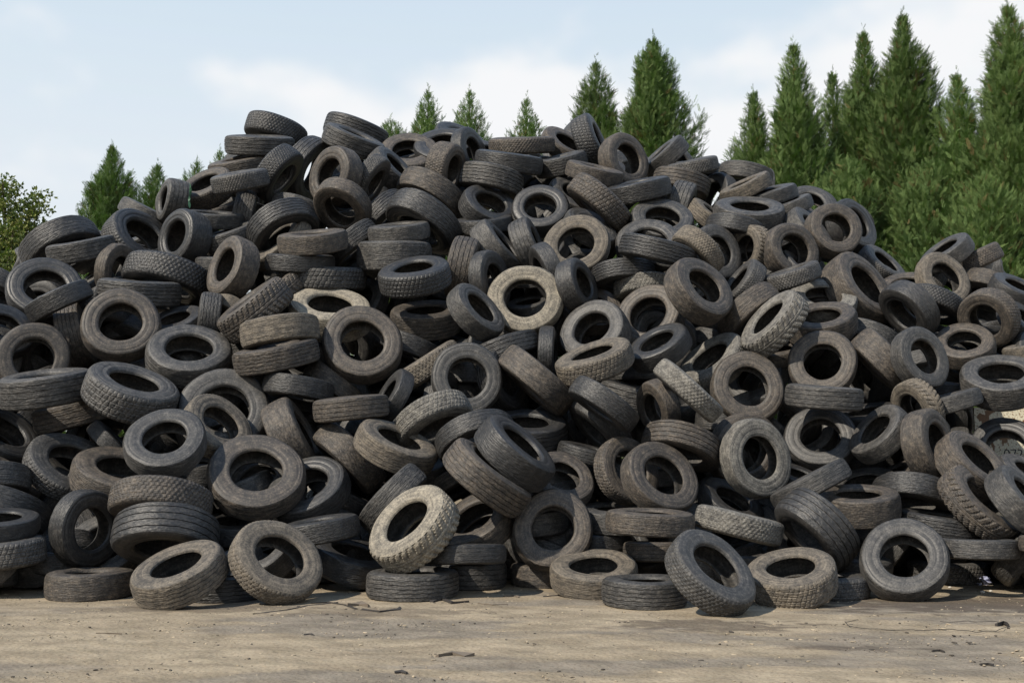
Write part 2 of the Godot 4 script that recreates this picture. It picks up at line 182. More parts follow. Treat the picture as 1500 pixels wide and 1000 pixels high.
	[-.227, 4.641, -16.804, 0.76, 0.597, 0.257, 1.007, 0.363, 2.352, "sg", "grey smooth tyre leaning slantwise, left of the blue-grey ribbed tyre on edge at the centre"],
	[-.749, 4.254, -16.299, 0.982, -.187, 0.03, 0.913, 0.394, 1.8, "rn", "dusty ribbed tyre standing upright, left of the palest round ring"],
	[-.327, 4.014, -16.06, 0.863, 0.074, 0.499, 0.919, 0.248, 0.316, "sk", "black smooth tyre standing on edge, below-right of the ribbed tyre standing upright at the centre"],
	[-.502, 3.454, -15.181, 0.679, 0.537, 0.501, 0.866, 0.296, 2.019, "sg", "grey smooth tyre leaning slantwise, below the ribbed tyre standing upright at the centre"],
	[-.457, 5.166, -17.539, -.079, 0.955, 0.285, 0.964, 0.237, 1.476, "sk", "black smooth tyre lying level, below the black tilted ring in the upper centre"],
	[2.387, 5.151, -17.332, 0.037, 0.659, 0.751, 1.024, 0.299, 2.698, "rg", "grey ring lying tilted, slim bead line in its hole, below the right crest"],
	[2.11, 4.682, -16.817, -.118, 0.685, 0.719, 1.088, 0.299, 1.91, "sg", "broad grey ring half covered by a black ribbed tyre, upper right"],
	[2.105, 4.409, -15.83, -.265, -.961, -.081, 1.08, 0.33, 3.684, "rk", "black tyre tipped forward, below-right of the lower grey ring of two on the right crest"],
	[1.647, 4.135, -16.201, 0.071, -.989, 0.133, 0.979, 0.3, 2.548, "rk", "black ribbed tyre tipped forward, above-left of the pale arched tyre behind a brown ring"],
	[1.959, 3.914, -16.129, 0.014, -.987, 0.158, 0.943, 0.288, 5.707, "bp", "pale dusty tyre arched above a brown ring, right of the centre"],
	[1.959, 3.405, -15.494, -.433, 0.368, 0.823, 0.993, 0.325, 2.784, "sn", "dark brown ring with its tread to the lower right, right of the centre"],
	[1.977, 2.925, -14.734, -.444, 0.772, 0.454, 0.857, 0.278, 3.849, "sk", "black smooth tyre lying level, below the brown ring under the pale arch"],
	[1.155, 3.168, -15.252, -.465, 0.511, 0.723, 1.016, 0.332, 5.189, "sg", "grey ring tilted up to the left, resting on a dusty tyre, right of centre"],
	[1.079, 2.707, -14.375, -.322, 0.89, 0.322, 1.017, 0.329, 5.453, "bd", "dusty tan block-tread tyre lying level, below the grey ring tilted left, right of centre"],
	[0.929, 3.913, -15.756, 0.845, 0.259, 0.467, 0.841, 0.303, 0.165, "sk", "black smooth tyre standing on edge, below the tan round ring above the centre"],
	[1.171, 3.582, -16.043, 0.079, 0.666, 0.742, 0.891, 0.23, 3.366, "sn", "brown smooth ring tilted open, above the grey ring tilted left, right of centre"],
	[0.526, 4.185, -16.21, -.906, -.369, 0.208, 0.866, 0.265, 0.599, "sk", "black tyre standing on edge, below-right of the blue-grey ribbed tyre on edge at the centre"],
	[2.573, 3.739, -15.097, 0.558, 0.482, 0.676, 1.055, 0.342, 0.309, "sn", "reddish-brown smooth tyre leaning left with a slim hole, right of centre"],
	[2.724, 4.454, -15.988, -.691, -.712, 0.124, 0.856, 0.308, 5.216, "fd", "pale dusty tyre showing a curved tread, upper right slope"],
	[3.082, 4.523, -16.569, 0.384, 0.203, 0.901, 0.882, 0.228, 0.75, "sg", "grey smooth ring tilted open, right of the pale curved tread on the right slope"],
	[3.646, 4.611, -16.677, -.88, -.007, 0.474, 0.766, 0.289, 6.204, "ld", "dusty tan lugged tyre standing on edge, below the flat grey disc on the right crest"],
	[4.194, 4.53, -16.477, 0.39, 0.15, 0.909, 0.895, 0.339, 4.587, "rn", "brown ribbed ring turned right with an oval hole, upper right slope"],
	[4.937, 4.91, -16.765, 0.219, 0.277, 0.936, 0.892, 0.307, 0.655, "sn", "brown ring gaping up right at the right shoulder of the skyline"],
	[5.487, 5.143, -17.636, 0.523, 0.317, 0.791, 0.901, 0.357, 1.383, "sk", "black smooth tyre leaning slantwise, right of the brown ring at the right shoulder"],
	[4.678, 4.978, -17.223, 0.617, 0.562, 0.551, 0.902, 0.308, 2.895, "sg", "grey smooth tyre leaning slantwise, left of the brown ring at the right shoulder"],
	[5.034, 5.646, -18.445, -.056, 0.666, 0.744, 0.916, 0.284, 1.579, "sg", "grey smooth ring tilted open, above and left of the brown ring at the right shoulder"],
	[4.519, 5.503, -17.859, -.368, 0.909, 0.198, 0.846, 0.236, 5.722, "sg", "grey smooth tyre lying level, right of the flat grey disc on the right crest"],
	[4.224, 5.745, -18.131, -.273, 0.927, 0.258, 1.045, 0.257, 0.338, "sg", "grey smooth tyre lying level, above-right of the flat grey disc on the right crest"],
	[3.765, 5.28, -17.272, 0.03, 0.872, 0.489, 1.1, 0.341, 0.084, "sg", "flat grey tyre like a disc with a thin slit hole, right crest"],
	[3.887, 5.886, -18.053, -.43, 0.875, 0.225, 0.903, 0.252, 0.973, "rd", "dusty tan ribbed tyre lying level, below the grey dome of the right skyline"],
	[4.127, 6.376, -19.173, -.202, -.979, -.015, 0.984, 0.319, 3.38, "sg", "smooth grey tyre like a dome, skyline left of the dense conifers"],
	[3.538, 5.905, -18.868, -.845, 0.313, 0.434, 0.943, 0.288, 5.446, "sk", "black smooth tyre leaning slantwise, below and left of the grey dome of the right skyline"],
	[3.261, 5.312, -17.814, 0.583, 0.725, 0.366, 0.888, 0.272, 4.562, "rd", "dusty tan ribbed tyre leaning slantwise, above-right of the pale curved tread on the right slope"],
	[3.484, 4.974, -17.003, -.262, -.964, 0.042, 0.956, 0.275, 2.782, "sk", "black smooth tyre tipped forward, below-left of the flat grey disc on the right crest"],
	[4.037, 4.048, -15.843, -.319, 0.938, 0.137, 0.887, 0.262, 2.115, "fg", "grey fine-tread tyre lying level, below the brown ribbed ring on the right slope"],
	[3.358, 3.941, -15.911, -.795, 0.572, 0.201, 0.809, 0.277, 3.654, "fg", "grey fine-tread tyre leaning slantwise, right of the reddish-brown leaning tyre"],
	[3.363, 3.504, -15.606, 0.596, -.743, 0.304, 0.97, 0.332, 4.715, "sn", "brown smooth tyre tipped forward, above and left of the pale lugged tyre curving up"],
	[3.527, 3.249, -14.762, -.742, 0.63, 0.23, 1.029, 0.333, 0.406, "lp", "pale lugged tyre curving up to the right, right of the centre"],
	[5.128, 3.892, -16.204, 0.561, 0.478, 0.676, 1.215, 0.437, 1.597, "sn", "rust-brown smooth tyre leaning steeply, slim hole above, right slope"],
	[5.025, 3.154, -15.546, -.371, -.925, 0.079, 0.866, 0.28, 5.302, "sg", "grey smooth tyre tipped forward, below the rust-brown steep tyre on the right"],
	[5.839, 4.448, -17.254, 0.523, 0.629, 0.575, 0.813, 0.249, 4.63, "fg", "grey fine-tread tyre leaning slantwise, above and right of the rust-brown steep tyre on the right"],
	[6.005, 3.966, -16.634, -.279, 0.785, 0.553, 0.821, 0.254, 2.819, "sn", "brown smooth ring tilted open, above the black hooded ring on the right slope"],
	[5.596, 3.523, -15.444, -.811, -.541, 0.222, 0.882, 0.317, 2.317, "sk", "black ring turned lower left like a hood, right slope"],
	[6.089, 3.642, -15.801, -.388, -.914, 0.119, 0.882, 0.286, 2.679, "fk", "black fine-tread tyre tipped forward, below the pale-rimmed ring on the right skyline"],
	[6.398, 4.063, -16.271, 0.23, 0.387, 0.893, 0.863, 0.252, 1.243, "sd", "ring with a pale chalky rim and dark hole, near the right skyline"],
	[6.724, 4.571, -16.867, -.597, 0.777, 0.2, 0.838, 0.272, 5.682, "sg", "grey smooth tyre leaning slantwise, above the pale-rimmed ring on the right skyline"],
	[7.232, 4.495, -17.009, -.45, 0.893, -.02, 0.802, 0.289, 0.08, "fn", "stubby brown tyre sloping up on the far right skyline"],
	[7.262, 3.978, -16.697, -.483, -.86, 0.167, 0.891, 0.289, 0.694, "sn", "brown smooth tyre tipped forward, above the muddy ring at the far right"],
	[7.331, 3.84, -15.912, 0.278, 0.791, 0.545, 0.788, 0.255, 0.843, "sk", "black smooth tyre leaning slantwise, above and right of the muddy ring at the far right"],
	[6.59, 3.375, -15.162, -.746, -.419, 0.517, 0.841, 0.275, 0.79, "bn", "muddy brown ring with a blocky shoulder and small hole, far right"],
	[7.192, 3.292, -15.395, 0.43, 0.627, 0.649, 0.8, 0.259, 2.057, "sk", "black smooth tyre leaning slantwise, right of the muddy ring at the far right"],
	[6.984, 2.904, -14.785, -.227, 0.971, 0.075, 0.729, 0.203, 3.738, "sd", "dusty tan smooth tyre lying level, below-right of the muddy ring at the far right"],
	[-4.378, 7.399, -20.005, -.256, -.964, 0.07, 1.16, 0.418, 3.025, "fk", "black fine-tread tyre like a dome, topmost of the left summit"],
	[-4.452, 6.903, -19.082, 0.033, 0.955, 0.295, 1.24, 0.346, 3.396, "rg", "grey ribbed tyre lying level, below-left of the black dome tyre on the left summit"],
	[-4.732, 6.507, -19.011, -.173, 0.912, 0.371, 1.148, 0.32, 3.285, "rn", "brown tyre lying level, above-right of the brown tyre at the left end of the summit"],
	[-5.125, 5.922, -18.295, -.267, 0.657, 0.705, 0.909, 0.36, 3.673, "fn", "brown stubby tyre with a slit hole, left end of the summit"],
	[-4.366, 5.846, -17.395, -.168, 0.931, 0.325, 0.915, 0.3, 3.395, "fg", "grey tyre lying level, right of the brown tyre at the left end of the summit"],
	[-3.94, 6.173, -18.178, 0.796, -.604, 0.018, 1.027, 0.37, 1.164, "fk", "black fine-tread tyre leaning slantwise, left of the black ring with sky in its hole"],
	[-5.541, 5.606, -17.788, -.822, 0.11, 0.558, 0.752, 0.379, 0.349, "rg", "grey ribbed tyre standing on edge, above the black upright tyre turned left"],
	[-5.025, 5.542, -18.4, -.256, 0.899, 0.355, 0.918, 0.226, 4.078, "sn", "brown smooth tyre lying level, below the brown tyre at the left end of the summit"],
	[-4.445, 5.407, -17.991, 0.959, -.18, -.22, 0.897, 0.339, 2.853, "rg", "grey ribbed tyre standing on edge, left of the black ribbed arch high on the left"],
	[-4.813, 5.249, -17.539, 0.074, 0.96, 0.271, 0.964, 0.253, 4.922, "sg", "grey smooth tyre lying level, above and right of the black upright tyre turned left"],
	[-3.602, 6.467, -19.154, 0.876, -.409, 0.256, 1.23, 0.398, 5.55, "rk", "black ribbed upright ring with sky glimpsed through its hole, left summit"],
	[-2.863, 5.975, -17.599, -.591, 0.026, 0.806, 0.963, 0.365, 3.57, "sn", "brown upright ring turned left, under the two topmost tyres"],
	[-2.919, 7.453, -20.138, -.311, -.943, -.119, 1.219, 0.417, 4.949, "rk", "black ribbed tyre like a cap, the topmost of the whole pile"],
	[-2.804, 6.956, -19.092, 0.387, 0.873, 0.298, 1.106, 0.363, 1.322, "rg", "grey ribbed tyre lying level, below the topmost black tyre"],
	[-2.684, 5.392, -17.243, -.307, -.755, 0.58, 0.988, 0.306, 4.318, "sn", "brown smooth tyre tipped forward, below the brown upright ring under the top pair"],
	[-2.073, 6.349, -18.73, 0.723, 0.592, 0.356, 0.962, 0.346, 2.23, "sg", "grey tyre leaning slantwise, below-left of the flat ring on the crest with a pale middle"],
	[-1.861, 6.868, -19.556, -.016, 0.66, 0.751, 1.101, 0.265, 1.39, "fn", "dull brown ring lying on the crest right of the topmost tyre"],
	[-1.22, 6.998, -19.594, -.14, 0.704, 0.696, 1.13, 0.272, 2.611, "sk", "black smooth tyre lying level, above the upright tyre on top of the dusty arch"],
	[-1.01, 7.403, -20.492, 0.381, 0.755, 0.534, 1.029, 0.278, 5.631, "fk", "black fine-tread tyre lying level, above-right of the upright tyre on top of the dusty arch"],
	[-.739, 6.701, -18.949, 0.835, 0.156, 0.528, 0.926, 0.25, 1.345, "sk", "black smooth tyre standing on edge, left of the rusty level tyre on the skyline"],
	[-2.356, 5.991, -17.955, 0.836, -.537, 0.114, 0.898, 0.275, 4.724, "fg", "grey fine-tread tyre leaning slantwise, right of the brown upright ring under the top pair"],
	[-1.563, 2.235, -14.395, -.801, 0.471, 0.368, 0.797, 0.215, 5.806, "sk", "black smooth tyre leaning slantwise, below and left of the tan dotted-tread tyre"],
	[-1.506, 3.039, -15.853, -.334, -.94, 0.069, 0.962, 0.294, 1.928, "sk", "black smooth tyre tipped forward, above and left of the tan dotted-tread tyre"],
	[-.145, 2.503, -14.97, 0.819, 0.266, 0.509, 0.906, 0.277, 0.12, "rk", "black tyre standing on edge, right of the round grey ring facing us at the centre"],
	[3.659, 2.867, -15.138, -.161, 0.938, 0.307, 0.784, 0.212, 0.3, "sn", "brown smooth tyre lying level, below the pale lugged tyre curving up"],
	[5.322, 1.987, -14.801, -.69, 0.711, 0.134, 0.837, 0.226, 5.483, "sk", "black smooth tyre leaning slantwise, above-left of the brown tyre on edge at the right"],
	[6.021, 2.407, -15.12, 0.111, 0.976, 0.19, 0.876, 0.216, 3.257, "sk", "black smooth tyre lying level, below-right of the grey oval ring high on the right"],
	[3.577, 1.185, -13.91, 0.262, 0.915, 0.307, 0.782, 0.211, 0.332, "sk", "black smooth tyre lying level, below-right of the pale grey upright ring low on the right"],
	[1.045, 0.488, -13.217, 0.002, 1, -.031, 0.822, 0.202, 2.397, "sk", "black smooth tyre lying level, above the dusty tyre with an oval hole on the ground"],
	[4.96, 1.196, -14.391, -.534, 0.843, 0.066, 0.738, 0.199, 0.07, "sn", "brown smooth tyre leaning slantwise, below-left of the brown tyre on edge at the right"],
	[6.193, 1.235, -13.328, 0.291, 0.822, 0.49, 0.767, 0.235, 2.203, "sg", "grey smooth tyre leaning slantwise, above-right of the muddy lugged tyre at the lower right"],
]
const CORE := [
	[-6.604, 0.199, -12.297, 0.078, -.996, -.032, 0.842, 0.328],
	[6.378, 0.643, -13.483, -.185, -.953, -.24, 0.72, 0.285],
	[5.667, 2.897, -15.566, -.136, 0.767, -.628, 0.786, 0.241],
	[2.114, 0.356, -13.482, -.327, -.845, 0.424, 0.812, 0.329],
	[-2.548, 0.33, -13.485, 0.136, 0.91, -.393, 0.855, 0.281],
	[-8.658, 2.748, -15.62, 0.327, -.729, -.602, 0.726, 0.29],
	[8.031, 1.35, -13.622, -.123, -.047, 0.991, 0.844, 0.264],
	[-4.4, 3.066, -16.051, -.007, -.887, -.462, 0.776, 0.306],
	[-6.081, 0.383, -12.515, -.622, 0.613, 0.487, 0.72, 0.245],
	[7.632, 0.557, -13.274, 0.98, -.182, -.082, 0.978, 0.249],
	[-6.523, 0.399, -12.647, 0.176, -.811, -.558, 0.854, 0.262],
	[-2.014, 1.729, -14.69, -.265, -.879, 0.395, 0.814, 0.28],
	[7.266, 0.925, -14.041, -.479, -.659, -.58, 0.783, 0.264],
	[6.294, 0.627, -12.804, 0.779, 0.465, 0.422, 0.905, 0.314],
	[-3.942, 0.452, -13.697, -.809, 0.575, 0.12, 0.816, 0.284],
	[6.707, 0.996, -13.334, 0.046, 0.848, -.529, 0.731, 0.251],
	[0.388, 1.136, -14.205, 0.052, -.972, 0.231, 0.956, 0.253],
	[-3.888, 2.598, -15.359, -.021, 0.979, 0.201, 0.814, 0.294],
	[-6.561, 0.523, -13.207, -.718, -.414, 0.559, 0.944, 0.256],
	[-7.342, 0.858, -13.377, -.707, -.678, 0.201, 0.854, 0.26],
	[-8.173, 1.069, -13.849, 0.644, 0.114, -.756, 0.845, 0.285],
	[-7.703, 1.497, -13.412, 0.055, -.928, 0.369, 0.818, 0.297],
	[-7.295, 2.14, -14.489, -.711, 0.686, 0.156, 0.998, 0.291],
	[0.741, 1.097, -14.286, -.346, 0.034, -.937, 0.789, 0.243],
	[5.972, 0.553, -12.716, 0.43, 0.724, 0.54, 0.887, 0.279],
	[-4.141, 0.462, -13.364, 0.547, -.042, 0.836, 0.914, 0.251],
	[6.649, 0.799, -13.951, 0.11, 0.437, -.893, 0.939, 0.266],
	[-5.903, 0.207, -12.331, 0.08, -.994, 0.08, 0.875, 0.317],
	[-8.469, 2.795, -15.815, 0.458, -.878, 0.135, 0.725, 0.268],
	[4.054, 3.933, -16.877, 0.428, 0.897, 0.11, 0.775, 0.263],
	[-7.972, 3.536, -16.311, -.264, 0.961, 0.089, 0.868, 0.246],
	[-6.42, 0.918, -13.594, 0.049, 0.237, -.97, 0.792, 0.278],
	[8.209, 2.583, -15.04, 0.617, 0.77, -.165, 0.724, 0.269],
	[-9.065, 2.143, -15.195, 0.461, 0.065, -.885, 0.895, 0.305],
	[-6.934, 0.823, -13.997, 0.711, -.19, 0.677, 0.97, 0.276],
	[-1.329, 0.876, -13.882, 0.151, -.803, -.576, 0.729, 0.322],
	[0.511, 4.616, -17.378, 0.395, -.733, -.554, 0.811, 0.252],
	[-3.984, 0.392, -13.283, -.181, -.164, -.97, 0.753, 0.256],
	[2.732, 0.298, -13.454, 0.335, -.941, 0.049, 0.901, 0.282],
	[-2.793, 5.798, -18.169, 0.235, -.752, 0.616, 0.799, 0.306],
	[-1.473, 1.551, -14.685, 0.871, 0.149, 0.469, 0.951, 0.272],
	[8.506, 2.247, -14.484, 0.227, -.397, -.889, 0.877, 0.272],
	[7.948, 1.56, -13.572, 0.133, 0.086, 0.987, 0.798, 0.274],
	[-7.281, 0.403, -12.494, 0.693, -.22, -.687, 0.768, 0.261],
	[-4.607, 0.669, -13.795, -.525, 0.851, -.01, 0.773, 0.274],
	[-2.907, 0.87, -13.802, -.646, 0.642, 0.413, 0.852, 0.269],
	[-1.047, 1.575, -14.546, 0.043, -.577, -.816, 0.777, 0.283],
	[8.446, 2.092, -14.094, 0.455, -.881, -.133, 0.884, 0.271],
	[-7.245, 1.227, -14.388, 0.971, 0.027, -.239, 0.91, 0.29],
	[-8.463, 2.432, -15.517, -.522, 0.847, 0.104, 0.772, 0.241],
	[-7.206, 1.45, -13.735, 0.712, -.642, -.285, 0.93, 0.302],
	[3.56, 4.122, -16.711, -.155, 0.951, 0.269, 0.757, 0.263],
	[8.366, 2.312, -14.277, -.882, -.064, -.467, 0.774, 0.295],
	[-2.825, 0.378, -12.767, 0.244, -.747, -.618, 0.789, 0.311],
	[-7.362, 1.475, -14.276, -.986, 0.007, -.166, 0.731, 0.245],
	[-.292, 3.032, -16.028, -.017, -.103, -.994, 0.762, 0.305],
	[-3.778, 1.166, -14.349, -.079, -.825, -.56, 0.943, 0.314],
	[6.202, 0.738, -13.525, -.578, 0.812, 0.081, 0.753, 0.255],
	[-8.034, 1.366, -14.077, -.086, 0.951, 0.297, 0.834, 0.329],
	[-8.204, 2.348, -14.909, -.024, -.602, -.798, 0.883, 0.272],
	[0.652, 0.379, -13.517, 0.638, -.072, 0.767, 0.737, 0.313],
	[7.293, 2.805, -15.04, 0.137, 0.463, 0.876, 0.947, 0.314],
	[8.167, 1.086, -13.931, 0.884, 0.43, -.184, 0.969, 0.275],
	[-8.016, 1.028, -13.991, 0.781, -.373, 0.501, 0.865, 0.314],
	[-6.642, 1.004, -13.681, 0.488, -.79, 0.37, 0.841, 0.285],
	[6.633, 2.776, -15.721, -.469, -.798, -.378, 0.852, 0.243],
	[-5.288, 0.23, -12.986, 0.074, 0.98, -.186, 0.964, 0.273],
	[-4.355, 2.336, -14.923, -.838, -.033, 0.545, 0.787, 0.313],
	[-4.501, 2.146, -15.047, -.622, -.326, -.712, 0.75, 0.244],
	[-6.382, 0.451, -12.381, -.93, -.269, 0.25, 0.857, 0.286],
	[-3.377, 1.465, -14.225, 0.193, -.933, -.303, 0.995, 0.291],
	[6.969, 0.848, -12.957, -.823, -.091, 0.56, 0.732, 0.263],
	[1.94, 4.416, -17.352, -.617, 0.676, -.403, 0.981, 0.323],
	[-7.679, 2.06, -14.065, 0.3, -.944, 0.134, 0.887, 0.296],
	[-3.333, 0.805, -13.821, 0.674, -.181, -.716, 0.748, 0.305],
	[4.203, 4.858, -17.491, -.397, 0.918, -.015, 0.957, 0.311],
	[-7.109, 0.823, -13.195, -.22, -.896, -.386, 0.827, 0.252],
	[-8.089, 3.117, -15.954, -.978, 0.069, 0.198, 0.853, 0.315],
	[0.268, 0.732, -13.406, 0.05, -.995, -.084, 0.91, 0.301],
	[6.754, 3.18, -15.98, 0.023, 0.998, -.054, 0.761, 0.29],
	[-6.313, 0.208, -13.326, 0.092, -.995, -.035, 0.861, 0.311],
	[3.96, 4.606, -17.517, 0.242, -.414, -.878, 0.772, 0.249],
	[0.97, 3.368, -16.378, 0.366, -.446, 0.817, 0.859, 0.303],
	[7.789, 1.814, -14.345, 0.055, -.947, 0.318, 0.851, 0.32],
	[-7.067, 0.592, -13.669, -.517, 0.849, 0.11, 0.941, 0.278],
	[0.598, 0.822, -13.987, -.65, 0.556, -.517, 0.84, 0.264],
	[-7.314, 0.424, -13.495, 0.931, 0.358, -.065, 0.799, 0.283],
	[-3.294, 3.092, -15.93, -.984, -.12, 0.134, 0.78, 0.257],
	[-8.19, 1.824, -14.391, 0.072, -.997, 0.042, 0.907, 0.302],
	[6.188, 0.652, -12.98, -.982, -.148, -.115, 0.983, 0.304],
	[2.769, 0.222, -13.16, -.145, 0.989, 0.04, 0.78, 0.33],
	[7.272, 1.22, -13.217, -.49, 0.826, 0.279, 0.992, 0.329],
	[-.938, 2.15, -15.028, 0.963, 0.019, 0.27, 0.988, 0.264],
	[3.787, 4.314, -16.806, -.355, 0.779, 0.516, 0.936, 0.271],
	[3.732, 4.595, -17.48, -.234, -.361, 0.903, 0.852, 0.31],
	[3.428, 4.976, -17.418, -.439, 0.659, 0.61, 0.733, 0.28],
	[8.138, 2.06, -14.609, -.411, 0.912, 0.002, 0.815, 0.327],
	[-4.879, 2.514, -15.317, 0.14, -.952, 0.273, 0.768, 0.28],
	[-3.281, 1.084, -13.553, 0.361, -.93, -.063, 0.773, 0.259],
	[-8.26, 3.029, -15.809, 0.469, 0.053, -.882, 0.95, 0.274],
	[-5.614, 0.996, -13.968, -.724, 0.603, 0.335, 0.957, 0.303],
	[8.461, 2.087, -14.707, 0.081, 0.741, 0.666, 0.738, 0.282],
	[-8.988, 2.797, -15.511, -.413, -.035, 0.91, 0.82, 0.283],
	[-6.35, 0.38, -12.724, 0.139, -.832, 0.537, 0.928, 0.295],
	[-5.075, 3.179, -16.169, -.237, 0.971, 0.006, 0.873, 0.297],
	[8.197, 2.405, -15.329, -.889, 0.453, 0.061, 0.77, 0.276],
	[-8.019, 3.019, -14.986, -.111, -.988, 0.107, 0.74, 0.313],
	[2.748, 4.239, -16.867, -.013, -.09, 0.996, 0.801, 0.28],
	[-3.094, 1.145, -13.627, -.117, 0.704, 0.7, 0.836, 0.256],
	[0.944, 3.348, -16.349, 0.987, 0.158, -.041, 0.993, 0.323],
	[-7.17, 2.796, -15.359, 0.273, 0.012, 0.962, 0.724, 0.301],
	[5.726, 1.017, -13.699, -.71, -.586, -.389, 0.932, 0.242],
	[-4.506, 0.386, -13.436, -.508, 0.85, -.137, 0.953, 0.319],
	[-4.004, 1.874, -14.664, -.395, 0.907, -.146, 0.902, 0.309],
	[-3.228, 0.293, -12.661, 0.346, -.934, -.086, 0.833, 0.309],
	[1.756, 2.832, -15.827, -.179, -.983, 0.041, 0.933, 0.287],
	[0.37, 0.917, -14.006, -.255, -.966, -.051, 0.914, 0.327],
	[-4.616, 2.261, -14.916, -.244, 0.884, -.399, 0.787, 0.261],
	[-4.567, 2.968, -15.988, -.687, -.524, 0.503, 0.883, 0.248],
	[-7.526, 0.836, -12.959, 0.053, -.475, 0.878, 0.936, 0.255],
	[-7.933, 1.767, -13.948, 0.078, 0.961, -.265, 0.734, 0.253],
	[-4.363, 2.067, -15.168, -.913, -.344, 0.22, 0.734, 0.253],
	[-7.561, 3.197, -15.327, -.952, 0.106, -.286, 0.859, 0.24],
	[-7.822, 2.135, -14.985, -.792, -.508, 0.338, 0.942, 0.289],
	[-9.274, 2.495, -15.488, 0.442, 0.692, -.571, 0.721, 0.258],
	[6.967, 3.248, -16.177, 0.155, -.987, 0.032, 0.763, 0.32],
	[-8.8, 1.62, -14.62, -.231, -.797, -.558, 0.748, 0.295],
	[-5.101, 2.606, -15.619, -.468, 0.869, -.158, 0.99, 0.323],
	[0.557, 3.538, -16.249, 0.507, -.837, 0.207, 0.733, 0.292],
	[8.391, 1.658, -13.97, 0.909, 0.416, 0.01, 0.744, 0.279],
	[6.8, 0.699, -12.603, 0.838, 0.416, -.353, 0.837, 0.308],
	[-7.488, 2.954, -15.307, -.694, -.708, 0.128, 0.885, 0.266],
	[-7.918, 1.573, -13.493, -.315, 0.904, -.288, 0.877, 0.264],
	[-7.847, 0.711, -13.622, -.755, 0.332, 0.565, 0.959, 0.292],
	[4.114, 3.983, -16.919, -.836, 0.415, 0.359, 0.833, 0.328],
	[2.631, 0.198, -12.924, 0.02, 0.992, -.125, 0.89, 0.287],
	[-3.898, 2.602, -15.588, -.117, -.993, 0.024, 0.788, 0.3],
	[3.974, 1.789, -14.914, -.427, 0.459, 0.779, 0.79, 0.254],
	[3.296, 0.547, -13.78, 0.768, 0.626, 0.137, 0.748, 0.244],
	[-8.063, 2.182, -14.47, 0.205, 0.567, -.798, 0.778, 0.292],
	[3.55, 1.954, -15.037, -.339, -.562, 0.755, 0.982, 0.3],
	[7.9, 2.352, -14.306, -.643, -.09, -.76, 0.784, 0.301],
	[1.128, 4.939, -17.871, 0.207, 0.786, -.582, 0.813, 0.287],
	[0.799, 4.073, -16.957, 0.185, 0.253, 0.95, 0.883, 0.249],
	[-7.591, 2.593, -15.054, -.273, -.959, -.075, 0.726, 0.25],
	[-7.235, 0.419, -12.61, -.293, 0.803, 0.52, 0.888, 0.268],
	[8.289, 1.821, -14.292, 0.083, 0.966, -.246, 0.943, 0.269],
	[8.523, 2.498, -14.768, -.259, -.962, 0.084, 0.771, 0.28],
	[-7.186, 1.752, -13.655, 0.772, 0.236, -.591, 0.809, 0.299],
	[7.096, 0.407, -12.909, -.729, 0.62, 0.289, 0.824, 0.269],
	[-7.136, 2.346, -15.378, -.142, -.983, 0.119, 0.958, 0.28],
	[2.137, 0.799, -13.903, -.385, 0.719, 0.578, 0.817, 0.293],
	[6.448, 0.953, -13.936, 0.253, 0.883, -.394, 0.765, 0.241],
	[-7.258, 1.32, -13.352, 0.74, 0.421, 0.524, 0.73, 0.292],
	[-5.071, 0.804, -13.855, 0.103, 0.258, -.961, 0.85, 0.318],
	[-9.004, 2.804, -15.801, -.683, 0.618, 0.39, 0.968, 0.246],
	[7.673, 2.104, -14.243, 0.822, -.286, -.492, 0.776, 0.3],
	[-7.881, 0.328, -13.228, -.452, 0.848, 0.277, 0.754, 0.303],
	[-7.041, 1.572, -13.599, -.385, -.779, 0.494, 0.761, 0.277],
	[2.917, 1.857, -14.982, -.967, 0.036, -.253, 0.877, 0.267],
	[2.833, 1.95, -14.781, 0.047, 0.999, 0.001, 0.764, 0.286],
	[-6.619, 0.27, -12.466, 0.151, -.964, -.217, 0.9, 0.313],
	[-5.484, 0.65, -13.818, -.239, -.126, -.963, 0.792, 0.32],
	[5.753, 2.66, -15.533, 0.096, -.887, 0.452, 0.993, 0.245],
	[7.089, 2.926, -15.924, -.604, 0.235, 0.762, 0.865, 0.281],
	[-4.27, 2.43, -15.47, 0.819, -.413, -.399, 0.954, 0.25],
	[4.153, 3.154, -15.868, -.572, 0.248, 0.782, 0.74, 0.32],
	[-8.396, 1.746, -14.614, -.889, 0.146, 0.433, 0.836, 0.328],
	[2.957, 4.186, -17.01, 0.675, -.677, -.292, 0.86, 0.267],
	[-8.408, 2.328, -14.708, -.571, 0.012, -.821, 0.735, 0.252],
	[-.85, 2.09, -14.86, -.231, -.823, -.519, 0.737, 0.259],
	[0.133, 5.182, -18.096, 0.069, -.948, -.31, 0.983, 0.287],
	[-5.078, 2.856, -15.805, 0.38, 0.925, 0.033, 0.927, 0.275],
	[-7.56, 0.541, -13.392, 0.548, -.758, -.354, 0.842, 0.267],
	[-8.847, 2.023, -14.973, -.656, -.75, -.083, 0.865, 0.313],
	[0.523, 4.173, -17.058, 0.552, 0.833, -.037, 0.726, 0.315],
	[-1.304, 1.64, -14.72, 0.581, 0.115, 0.806, 0.763, 0.287],
	[7.831, 2.311, -14.422, 0.492, -.854, 0.17, 0.73, 0.271],
	[3.674, 4.337, -16.908, -.022, 0.474, 0.88, 0.941, 0.279],
	[-5.771, 1.34, -14.422, 0.634, 0.746, 0.207, 0.966, 0.288],
	[1.278, 3.532, -16.54, 0.528, -.574, 0.626, 0.725, 0.296],
	[-1.292, 0.366, -13.181, -.585, -.811, 0.018, 0.843, 0.295],
	[-7.397, 0.465, -12.541, -.216, 0.648, 0.73, 0.985, 0.276],
	[6.192, 0.549, -12.735, 0.458, 0.885, 0.08, 0.759, 0.3],
